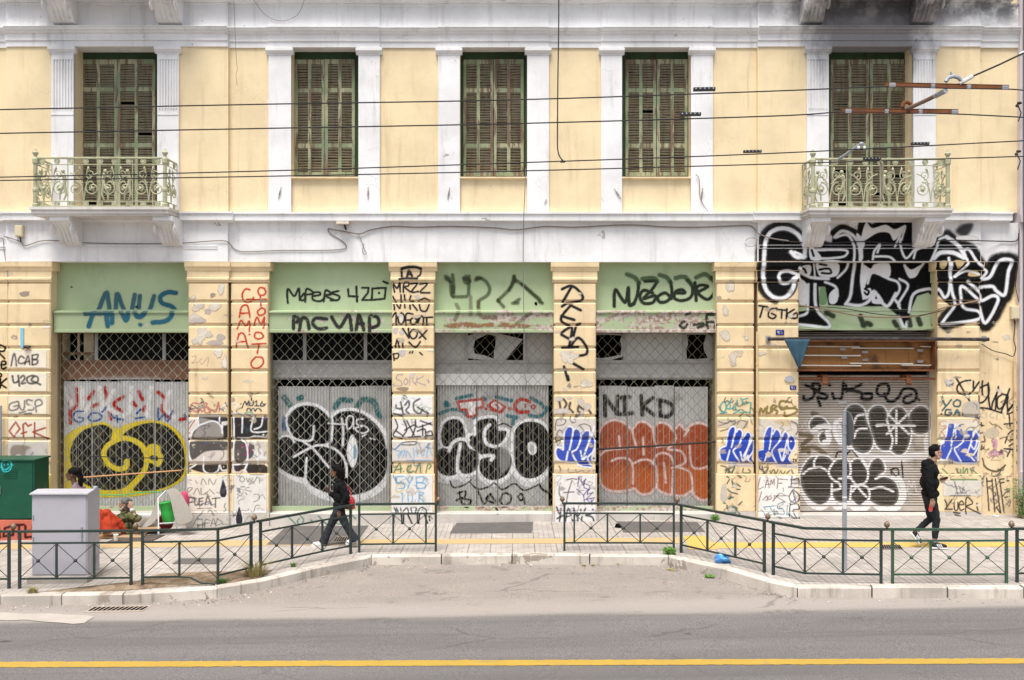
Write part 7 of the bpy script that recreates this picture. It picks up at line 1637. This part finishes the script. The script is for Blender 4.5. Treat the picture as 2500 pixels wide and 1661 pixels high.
def face_parts(at, root, k, m_hair, m_eye):
    for s in (-1, 1):
        mb = MB(); mb.ball(at(.078, s * .032, -.006), .0125 * k, 8); part(mb, 'eye', m_eye, root, smooth=True)
        mb = MB(); mb.tube([at(.083, s * .050, .016), at(.093, s * .032, .024), at(.097, s * .014, .019)], [.004 * k, .007 * k, .005 * k], 5); part(mb, 'eyebrow', m_hair, root)
def hand(mb, w_, d, n, k=1.0, curl=.5, thumb=1):
    """w_: wrist, d: along the hand, n: palm normal (fingers curl towards it)"""
    d = Vector(d).normalized(); n = Vector(n); n = (n - d * n.dot(d)).normalized(); s = d.cross(n)
    p = lambda a, b, c: w_ + (d * a + s * b + n * c) * k
    mb.tube([p(-.03, 0, 0), p(.01, 0, 0)], [.026 * k, .026 * k], 8)
    for b in (-.026, -.009, .009, .026): mb.tube([p(.0, b * .7, 0), p(.045, b, 0), p(.088, b * 1.05, .004)], [.014 * k, .0135 * k, .0125 * k], 7)
    for b, L in ((-.031, .062), (-.011, .078), (.011, .084), (.031, .074)):
        a1, a2, a3 = curl * .6, curl * 1.5, curl * 2.2; q = [p(.085, b, .004)]; x, z = .085, .004
        for frac, a in ((.45, a1), (.32, a2), (.23, a3)):
            x += L * frac * math.cos(a); z += L * frac * math.sin(a); q.append(p(x, b * (1 - .1 * frac), z))
        mb.tube(q, [.0098 * k, .0092 * k, .0082 * k, .0065 * k], 7)
    q = [p(.02, thumb * .026, .006), p(.05, thumb * .046, .018), p(.075, thumb * .050, .030 + .01 * curl), p(.098, thumb * .044, .040 + .02 * curl)]
    mb.tube(q, [.0145 * k, .0125 * k, .0105 * k, .0075 * k], 7)
    return p
def lerp(a, b, t): return a + (b - a) * t
def shoe(heel, toe, ankle, up, root, mat, sole, k=1.0, stripes=None, name='shoe'):
    f = (toe - heel); L = f.length; f.normalize(); u = Vector(up); l = u.cross(f).normalized(); u = f.cross(l).normalized()
    p = lambda a, b, c: heel + f * a * L + l * b + u * c
    mb = MB(); rm = rotm(f, l, u)
    mb.tube([p(.08, 0, .055), p(.3, 0, .058), p(.55, 0, .050), p(.78, 0, .042), p(.93, 0, .036)], [.040 * k, .043 * k, .044 * k, .044 * k, .034 * k], 12)
    mb.tube([p(.14, 0, .055), p(.22, 0, .105)], [.042 * k, .040 * k], 10); mb.tube([p(.3, 0, .085), p(.6, 0, .062)], [.034 * k, .03 * k], 8)
    o = remesh(mb, name, mat, root, .010, 2)
    mb = MB(); out = []
    for a, b in ((-.02, .0), (.0, .030), (.15, .037), (.4, .034), (.65, .045), (.85, .043), (.97, .026), (1.01, 0), (.97, -.026), (.85, -.043), (.65, -.045), (.4, -.034), (.15, -.037), (.0, -.030)): out.append((a, b * k))
    n = len(out); vs = [p(a, b, .002) for a, b in out] + [p(a, b, .030) for a, b in out]
    mb.add(vs, [(i, (i+1) % n, n + (i+1) % n, n + i) for i in range(n)] + [tuple(range(n))[::-1], tuple(range(n, 2*n))]); part(mb, 'sole', sole, o)
    if stripes:
        mb = MB()
        for a in (.36, .47, .58):
            for s in (-1, 1): mb.tube([p(a + .05, s * .044 * k, .034), p(a + .01, s * .046 * k, .055), p(a - .05, s * .034 * k, .085)], .008, 5)
        part(mb, 'stripe', stripes, o)
    return o
def limb(mb, pts, rs, n=10): mb.tube(pts, rs, n); [mb.ball(p_, r_ * .99, 10) for p_, r_ in zip(pts[1:-1], rs[1:-1])]
m_eye = simple('dark_eye', (.02, .015, .012), .2, 0, .05)
m_blkhair = simple('black_hair', (.006, .005, .005), .8, 0, .3, 40, spec=.12, bump=.5)
m_blk = fabric('black_hoodie_fabric', (.008, .008, .0085), .3, 12, .5); m_pant = fabric('charcoal_trousers', (.020, .022, .025), .3, 12, .4)
m_wshoe = simple('white_sneaker', (.72, .71, .70), .6, 0, .06, 12); m_bshoe = simple('black_sneaker', (.015, .015, .016), .6, 0, .2, 12)
# ---- man walking to the right
root0 = None
def P3(px_, py_, D): return P(px_, py_, D)
D = 16.95; n_, f_ = D - .19, D + .19                              # near and far side
sk = skin_mat('olive_skin', (.42, .245, .165))
hd = P3(2283, 1105, D); ft = Vector((1, -.05, 0)); U = Vector((.06, 0, 1))
mb = MB(); at = head(mb, hd, ft, U, 1.02)
chest = P3(2268, 1152, D); hip = P3(2270, 1214, D); neck = P3(2277, 1126, D)
limb(mb, [hd + Vector((-.01, 0, -.07)), neck, P3(2272, 1136, D)], [.052, .055, .07]); limb(mb, [chest, hip], [.10, .10])
shN, shF = P3(2267, 1140, n_ + .02), P3(2271, 1141, f_ - .02); elN, wrN = P3(2270, 1182, n_ - .06), P3(2276, 1220, n_ - .07)
elF, wrF = P3(2266, 1180, f_ + .04), P3(2293, 1172, f_ - .05)
limb(mb, [shN, elN, wrN], [.05, .04, .028]); limb(mb, [shF, elF, wrF], [.05, .04, .028])
hN = hand(mb, wrN, Vector((.03, .02, -1)), Vector((.1, 1, 0)), 1.02, .75, 1); hF = hand(mb, wrF, Vector((1, -.2, .12)), Vector((0, -.5, 1)), 1.0, .55, -1)
hiN, hiF = P3(2272, 1216, D - .09), P3(2268, 1216, D + .09)
knN, anN = P3(2286, 1268, D - .10), P3(2282, 1322, D - .10); knF, anF = P3(2272, 1266, D + .10), P3(2237, 1297, D + .10)
limb(mb, [hiN, knN, anN], [.07, .05, .038]); limb(mb, [hiF, knF, anF], [.07, .05, .038])
man = remesh(mb, 'person', sk, None, .0065, 3)
tag(man, 'man in black hoodie and charcoal trousers striding right with red can and phone', 'person')
face_parts(at, man, 1.02, m_blkhair, m_eye)
mb = MB(); F_, L_, U_ = frame(ft, U); rm = rotm(F_, L_, U_); mb.ball(at(-.016, 0, .052), .1, 18, 0, (1.0, .84, .80), rm); mb.ball(at(.02, 0, .092), .06, 12, 0, (1.0, 1.0, .7), rm); mb.ball(at(-.045, 0, -.005), .075, 14, 0, (.85, 1.06, 1.1), rm); mb.ball(at(-.01, 0, .01), .085, 14, 0, (.75, .93, .7), rm)
for i in range(26):
    r_ = random.Random(i); a = r_.uniform(-.6, .9); b = r_.uniform(-.8, .8); p_ = at(.07 * a, .07 * b, .105 + .02 * r_.random()); mb.tube([p_, p_ + (F_ * .006 + U_ * .022)], [.016, .007], 5)
remesh(mb, 'hair', m_blkhair, man, .008, 1)
mb = MB(); mb.ball(at(.004, -.088, -.02), .007, 8); mb.tube([at(.004, -.089, -.022), at(.010, -.087, -.038)], .003, 5); part(mb, 'earbud', m_wht, man)
mb = MB(); up_ = Vector((0, 0, 1))
for p_, sx, sy, sz in ((P3(2270, 1150, D), .14, .21, .14), (P3(2269, 1178, D), .155, .20, .17), (P3(2271, 1204, D), .145, .19, .10)): mb.ball(p_, 1, 18, 0, (sx, sy, sz))
limb(mb, [shN, elN, lerp(elN, wrN, .93)], [.083, .068, .048]); limb(mb, [shF, elF, lerp(elF, wrF, .85)], [.083, .068, .048])
mb.ball(P3(2267, 1128, D), 1, 16, 0, (.085, .11, .055)); mb.ball(P3(2259, 1134, D), 1, 16, 0, (.07, .11, .075)); mb.tube([P3(2268, 1128, D - .06), P3(2283, 1126, D), P3(2268, 1128, D + .06)], .035, 8); mb.ball(P3(2270, 1140, D), 1, 12, 0, (.12, .17, .09))
jk = remesh(mb, 'hoodie', m_blk, man, .012, 3, .006)
mb = MB(); mb.tube([P3(2256, 1212, D), P3(2283, 1213, D)], .02, 8)
for k in (-1, 1): mb.tube([P3(2287, 1135, D + k * .03), P3(2290, 1150, D + k * .03)], .006, 5)
part(mb, 'drawstring', m_blk, jk)
mb = MB(); mb.ball(P3(2270, 1215, D), 1, 16, 0, (.12, .17, .12))
limb(mb, [hiN, lerp(hiN, knN, .5), knN, lerp(knN, anN, .5), lerp(anN, knN, .12)], [.098, .088, .068, .060, .050]); limb(mb, [hiF, lerp(hiF, knF, .5), knF, lerp(knF, anF, .5), lerp(anF, knF, .08)], [.098, .086, .068, .058, .048])
remesh(mb, 'trousers', m_pant, man, .012, 3, .006)
shoe(P3(2271, 1339, D - .10), P3(2313, 1341, D - .10), anN, (0, 0, 1), man, m_bshoe, m_wshoe, 1.05, m_wht)
h0, t0_ = P3(2222, 1303, D + .10), P3(2244, 1331, D + .10); shoe(h0, t0_, anF, Vector((.75, 0, .62)), man, m_bshoe, m_wshoe, 1.05, m_wht)
root = empty('drink_can', (0, 0, 0)); tag(root, 'red drink can hanging in the walking man\'s near hand', 'can')
c0 = hN(.085, 0, .042); ax_ = Vector((-.12, .1, -1)).normalized()
mb = MB(); mb.tube([c0 - ax_ * .015, c0 - ax_ * .0, c0 + ax_ * .11, c0 + ax_ * .125], [.022, .033, .033, .026], 14); part(mb, 'can_body', simple('red_can', (.62, .07, .05), .35, .1, .1, 20), root)
mb = MB(); mb.tube([c0 + ax_ * .125, c0 + ax_ * .130], [.027, .027], 12); part(mb, 'rim', m_galv, root)
pc = hF(.075, 0, .03); mb = MB(); mb.obox(pc, (.062, -.01, .02), (.0, .036, .0), (-.002, 0, .0055)); tag(bevel(part(mb, 'phone', simple('black_phone', (.01, .01, .012), .2), None), .003), 'black phone held out in the walking man\'s far hand', 'phone'); bpy.data.objects['phone'].parent = None
# ---- woman walking to the left
D = 17.85; n_, f_ = D - .17, D + .17
sk2 = skin_mat('brown_skin', (.17, .085, .05))
hd = P3(821, 1150, D); ft = Vector((-1, -.08, 0)); U = Vector((-.05, 0, 1))
mb = MB(); at = head(mb, hd, ft, U, .95)
chest = P3(829, 1188, D); hip = P3(829, 1246, D); neck = P3(826, 1168, D)
limb(mb, [hd + Vector((.01, 0, -.06)), neck, P3(829, 1176, D)], [.047, .048, .06]); limb(mb, [chest, hip], [.09, .095])
shN, shF = P3(833, 1180, n_ + .02), P3(829, 1181, f_ - .02); elN, wrN = P3(846, 1216, n_ - .03), P3(829, 1249, n_ - .02); elF, wrF = P3(818, 1212, f_ + .02), P3(803, 1203, f_ - .02)
limb(mb, [shN, elN, wrN], [.045, .036, .025]); limb(mb, [shF, elF, wrF], [.045, .036, .025])
hand(mb, wrN, Vector((-.15, .0, -1)), Vector((.3, 1, 0)), .92, .6, -1); hand(mb, wrF, Vector((-.4, -.3, .9)), Vector((.9, 0, .4)), .92, .7, 1)
hiN, hiF = P3(829, 1250, D - .08), P3(825, 1250, D + .08); knF, anF = P3(806, 1285, D + .09), P3(789, 1326, D + .09); knN, anN = P3(846, 1285, D - .09), P3(868, 1321, D - .09)
limb(mb, [hiN, knN, anN], [.065, .046, .034]); limb(mb, [hiF, knF, anF], [.065, .046, .034])
wom = remesh(mb, 'person', sk2, None, .0065, 3)
tag(wom, 'woman in a short black jacket and dark flared jeans striding left in white shoes', 'person')
face_parts(at, wom, .95, m_blkhair, m_eye)
mb = MB(); F_, L_, U_ = frame(ft, U); rm = rotm(F_, L_, U_)
mb.ball(at(-.02, 0, .045), .1, 18, 0, (1.02, .90, .88), rm); mb.ball(at(-.075, 0, -.02), .085, 14, 0, (.9, 1.1, 1.25), rm); mb.ball(at(-.10, 0, -.11), .08, 14, 0, (.85, 1.1, 1.1), rm); mb.ball(at(.05, 0, .085), .05, 10, 0, (1, 1.3, .7), rm)
for i in range(90):
    r_ = random.Random(i + 50); a = r_.uniform(-1, .3); s = r_.choice((-1, 1)); p_ = at(.1 * a, s * .07 * r_.random(), .10 - .05 * a * a); q_ = at(.1 * a - .09 * r_.random(), s * (.06 + .03 * r_.random()), -.02 - .15 * r_.random()); mb.tube([p_, lerp(p_, q_, .5) + (-F_ * .02 + L_ * s * .02), q_], [.015, .015, .008], 5)
remesh(mb, 'hair', m_blkhair, wom, .009, 1)
mb = MB()
for p_, sx, sy, sz in ((P3(830, 1190, D), .125, .18, .13), (P3(833, 1214, D), .145, .18, .16), (P3(833, 1232, D), .155, .18, .10)): mb.ball(p_, 1, 18, 0, (sx, sy, sz))
limb(mb, [shN, elN, lerp(elN, wrN, .95)], [.08, .070, .050]); limb(mb, [shF, elF, lerp(elF, wrF, .9)], [.08, .068, .050]); mb.ball(P3(828, 1174, D), 1, 14, 0, (.085, .12, .07))
jk = remesh(mb, 'jacket', fabric('matte_black_jacket', (.008, .008, .009), .3, 12, .5), wom, .012, 3, .007)
mb = MB(); mb.tube([P3(811, 1183, D - .10), P3(811, 1185, D - .10)], .007, 6); part(mb, 'badge', m_wht, jk)
mb = MB(); mb.ball(P3(828, 1250, D), 1, 16, 0, (.115, .155, .13))
for hi_, kn_, an_ in ((hiN, knN, anN), (hiF, knF, anF)): limb(mb, [hi_, lerp(hi_, kn_, .5), kn_, lerp(kn_, an_, .5), lerp(kn_, an_, 1.0)], [.092, .085, .070, .075, .088])
remesh(mb, 'jeans', fabric('dark_grey_denim', (.030, .034, .040), .3, 12, .4), wom, .012, 3, .006)
shoe(P3(793, 1337, D + .09), P3(760, 1334, D + .09), anF, Vector((-.12, 0, 1)), wom, m_wshoe, m_wshoe, .95); shoe(P3(877, 1323, D - .09), P3(844, 1331, D - .09), anN, Vector((.2, 0, 1)), wom, m_wshoe, m_wshoe, .95)
root = empty('shoulder_bag', (0, 0, 0)); tag(root, 'red patterned shoulder bag at the walking woman\'s back', 'bag')
m_redbag = NG('red_patterned_fabric'); m_redbag = m_redbag.done(m_redbag.mix(m_redbag.ss(m_redbag.voro(38), .25, .3), (.5, .25, .15), (.40, .012, .03)), .7)
mb = MB(); mb.ball(P3(858, 1228, D + .03), 1, 16, 0, (.065, .11, .12)); mb.ball(P3(855, 1239, D + .03), 1, 14, 0, (.10, .11, .045)); remesh(mb, 'bag_body', m_redbag, root, .014, 3)
mb = MB(); mb.tube([P3(858, 1214, D + .05), P3(853, 1195, D + .12), P3(836, 1172, D + .12)], .012, 6); part(mb, 'strap', m_redbag, root)
# ---- woman half hidden behind the grey cabinet
D = 17.5; ft = Vector((-1, -.1, 0)); U = Vector((-.05, 0, 1)); sk3 = skin_mat('deep_brown_skin', (.13, .065, .042))
hd = P3(177, 1158, D); mb = MB(); at = head(mb, hd, ft, U, .98); gzz = gz(hd.x)
cx_ = hd.x + .06; cyy = hd.y
V = lambda x, y, z: Vector((cx_ + x, cyy + y, gzz + z)); top = hd.z - gzz
limb(mb, [hd + Vector((.01, 0, -.06)), hd + Vector((.03, 0, -.15)), V(.02, 0, top - .28)], [.048, .05, .07]); limb(mb, [V(.02, 0, top - .35), V(.02, 0, .88)], [.10, .10])
sN, sF = V(.02, -.17, top - .26), V(.02, .17, top - .26)
limb(mb, [sN, V(.1, -.22, top - .55), V(-.06, -.24, top - .76)], [.046, .037, .026]); limb(mb, [sF, V(.0, .22, top - .55), V(-.2, .2, top - .70)], [.046, .037, .026])
hand(mb, V(-.06, -.24, top - .76), Vector((-.4, 0, -1)), Vector((.2, 1, 0)), .95, .6, -1); hand(mb, V(-.2, .2, top - .70), Vector((-1, 0, -.2)), Vector((0, -1, 0)), .95, .6, 1)
legs = ((V(.02, -.09, .86), V(-.12, -.09, .48), V(-.22, -.09, .10)), (V(.02, .09, .86), V(.12, .09, .48), V(.34, .09, .13)))
for l_ in legs: limb(mb, list(l_), [.07, .05, .036])
w2 = remesh(mb, 'person', sk3, None, .0075, 3)
tag(w2, 'woman with glasses and tied-back dark hair passing behind the grey cabinet', 'person')
face_parts(at, w2, .98, m_blkhair, m_eye)
mb = MB(); F_, L_, U_ = frame(ft, U); rm = rotm(F_, L_, U_); mb.ball(at(-.02, 0, .045), .1, 18, 0, (1.02, .88, .86), rm); mb.ball(at(-.09, 0, .05), .075, 14, 0, (1, 1, 1), rm)
for i in range(46):
    r_ = random.Random(i + 9); p_ = at(-.09 - .03 * r_.random(), .05 * r_.uniform(-1, 1), .06 - .04 * r_.random()); q_ = at(-.10 - .07 * r_.random(), .07 * r_.uniform(-1, 1), -.12 - .16 * r_.random()); mb.tube([p_, lerp(p_, q_, .5) - F_ * .025, q_], [.016, .014, .009], 5)
remesh(mb, 'hair', m_blkhair, w2, .009, 1)
mb = MB()
for s in (-1, 1): mb.tube([at(.098, s * .034 + .024 * math.cos(a), -.004 + .020 * math.sin(a)) for a in [i * .7 for i in range(10)]], .003, 4); mb.tube([at(.095, s * .055, .0), at(.0, s * .082, .0)], .003, 4)
mb.tube([at(.10, -.012, .0), at(.10, .012, .0)], .003, 4); part(mb, 'glasses', m_cable, w2)
m_mauve = fabric('mauve_grey_jacket', (.20, .145, .165), .2)
mb = MB()
for z_, sx, sy, sz in ((top - .36, .14, .20, .16), (top - .55, .145, .19, .18), (top - .74, .15, .19, .14)): mb.ball(V(.03, 0, z_), 1, 16, 0, (sx, sy, sz))
limb(mb, [sN, V(.1, -.22, top - .55), V(-.04, -.24, top - .74)], [.08, .065, .048]); limb(mb, [sF, V(.0, .22, top - .55), V(-.18, .2, top - .69)], [.08, .065, .048]); mb.ball(V(.02, 0, top - .23), 1, 12, 0, (.09, .13, .07)); 
mb.tube([V(.06, .07, top - .17), V(-.04, 0, top - .2), V(.06, -.07, top - .17)], .04, 8)
remesh(mb, 'jacket', m_mauve, w2, .013, 3, .006)
mb = MB(); mb.ball(V(.02, 0, .88), 1, 14, 0, (.125, .17, .13))
for l_ in legs: limb(mb, list(l_), [.095, .07, .055])
remesh(mb, 'trousers', m_pant, w2, .013, 3)
shoe(V(-.22, -.09, .0), V(-.48, -.09, .0), legs[0][2], (0, 0, 1), w2, m_bshoe, m_wshoe); shoe(V(.42, .09, .08), V(.18, .09, .0), legs[1][2], (-.3, 0, 1), w2, m_bshoe, m_wshoe)
# ---- bearded man sitting on the pavement
D = 19.25; sk4 = skin_mat('weathered_skin', (.36, .20, .13)); ft = Vector((-1, -.32, .05)); U = Vector((.12, 0, 1))
hd = P3(304, 1231, D); mb = MB(); at = head(mb, hd, ft, U, .98)
hip = P3(316, 1298, 19.3); chest = P3(311, 1262, 19.32); neck = P3(309, 1246, 19.3)
limb(mb, [hd + Vector((.01, 0, -.06)), neck, P3(310, 1252, 19.3)], [.05, .052, .07]); limb(mb, [chest, hip], [.10, .10])
shN, shF = P3(318, 1258, 19.14), P3(303, 1257, 19.48); elN, wrN = P3(336, 1266, 19.0), P3(320, 1243, 19.12); elF, wrF = P3(282, 1268, 19.5), P3(254, 1246, 19.4)
limb(mb, [shN, elN, wrN], [.048, .038, .027]); limb(mb, [shF, elF, wrF], [.048, .038, .027])
hand(mb, wrN, Vector((-.12, .05, 1)), Vector((-.4, 1, 0)), .98, .35, 1); hand(mb, wrF, Vector((-1, -.1, .2)), Vector((0, -.2, -1)), .98, .5, -1)
knN, anN = P3(261, 1252, 19.02), P3(268, 1304, 18.94); knF, anF = P3(245, 1253, 19.36), P3(240, 1303, 19.26)
hiN, hiF = P3(312, 1297, 19.2), P3(310, 1296, 19.42)
limb(mb, [hiN, knN, anN], [.07, .05, .036]); limb(mb, [hiF, knF, anF], [.07, .05, .036])
sm = remesh(mb, 'person', sk4, None, .007, 3)
tag(sm, 'bearded grey-haired man in camouflage jacket and orange trousers sitting on the pavement', 'person')
m_ghair = simple('salt_and_pepper_hair', (.12, .115, .11), .7, 0, .6, 40, bump=.6); m_gbeard = simple('grey_beard', (.33, .32, .30), .8, 0, .4, 40, bump=.6)
face_parts(at, sm, .98, m_blkhair, m_eye)
mb = MB(); F_, L_, U_ = frame(ft, U); rm = rotm(F_, L_, U_); mb.ball(at(-.025, 0, .05), .1, 18, 0, (1.05, .93, .88), rm); mb.ball(at(-.08, 0, -.02), .075, 14, 0, (.9, 1.15, 1.2), rm)
for i in range(60):
    r_ = random.Random(i); p_ = at(-.1 * r_.random(), .08 * r_.uniform(-1, 1), .10 * r_.random()); mb.tube([p_, p_ - F_ * .05 + U_ * .02 * r_.uniform(-1, 1)], [.016, .006], 5)
remesh(mb, 'hair', m_ghair, sm, .009, 1)
mb = MB(); mb.ball(at(.055, 0, -.105), .05, 12, 0, (.9, 1.1, 1.0), rm); mb.tube([at(.01, .07, -.04), at(.04, .055, -.09), at(.07, 0, -.12), at(.04, -.055, -.09), at(.01, -.07, -.04)], .022, 8); mb.tube([at(.088, .03, -.062), at(.103, 0, -.056), at(.088, -.03, -.062)], .011, 6)
remesh(mb, 'beard', m_gbeard, sm, .008, 1)
g = NG('camouflage_fabric'); c_ = g.mix(g.ss(g.noise(9, 3, .5, .4), .46, .5), (.085, .09, .035), (.16, .14, .07)); c_ = g.mix(g.ss(g.noise(8, 3, .5, .4, loc=(5, 1, 2)), .55, .58), c_, (.03, .028, .018)); c_ = g.mix(g.ss(g.noise(11, 3, .5, .4, loc=(1, 8, 3)), .60, .62), c_, (.05, .10, .03)); g.bump(g.noise(25, 4), .006, .4); m_camo = g.done(c_, .9, 0, .15)
mb = MB()
for p_, sx, sy, sz in ((P3(311, 1263, 19.3), .14, .20, .13), (P3(314, 1282, 19.3), .145, .2, .15), (P3(318, 1296, 19.3), .14, .2, .09)): mb.ball(p_, 1, 16, 0, (sx, sy, sz))
limb(mb, [shN, elN, lerp(elN, wrN, .75)], [.085, .078, .055]); limb(mb, [shF, elF, lerp(elF, wrF, .85)], [.085, .07, .05]); mb.ball(P3(309, 1251, 19.3), 1, 12, 0, (.10, .14, .06))
jk = remesh(mb, 'camouflage_jacket', m_camo, sm, .013, 3, .007)
mb = MB(); mb.tube([lerp(elN, wrN, .72), lerp(elN, wrN, .97)], [.046, .036], 10); part(mb, 'cuff', fabric('pale_grey_cuff', (.42, .42, .45)), jk)
m_org = fabric('orange_red_trousers', (.37, .044, .018), .2, 8, .4)
mb = MB(); mb.ball(P3(312, 1297, 19.3), 1, 14, 0, (.13, .18, .09))
for hi_, kn_, an_ in ((hiN, knN, anN), (hiF, knF, anF)): limb(mb, [hi_, lerp(hi_, kn_, .5), kn_, lerp(kn_, an_, .5), lerp(kn_, an_, .88)], [.085, .085, .085, .13, .15])
mb.tube([P3(262, 1262, 19.02), P3(274, 1280, 18.99), P3(279, 1298, 19.0)], [.07, .10, .11], 10)
remesh(mb, 'trousers', m_org, sm, .013, 4, .005)
m_bootm = simple('tan_boot', (.30, .17, .07), .8, 0, .2, 12)
shoe(P3(268, 1311, 18.97), P3(236, 1318, 18.85), anN, (0, 0, 1), sm, m_bootm, m_bootm, 1.0); shoe(P3(248, 1309, 19.3), P3(214, 1314, 19.2), anF, (0, 0, 1), sm, m_bootm, m_bootm, 1.0)
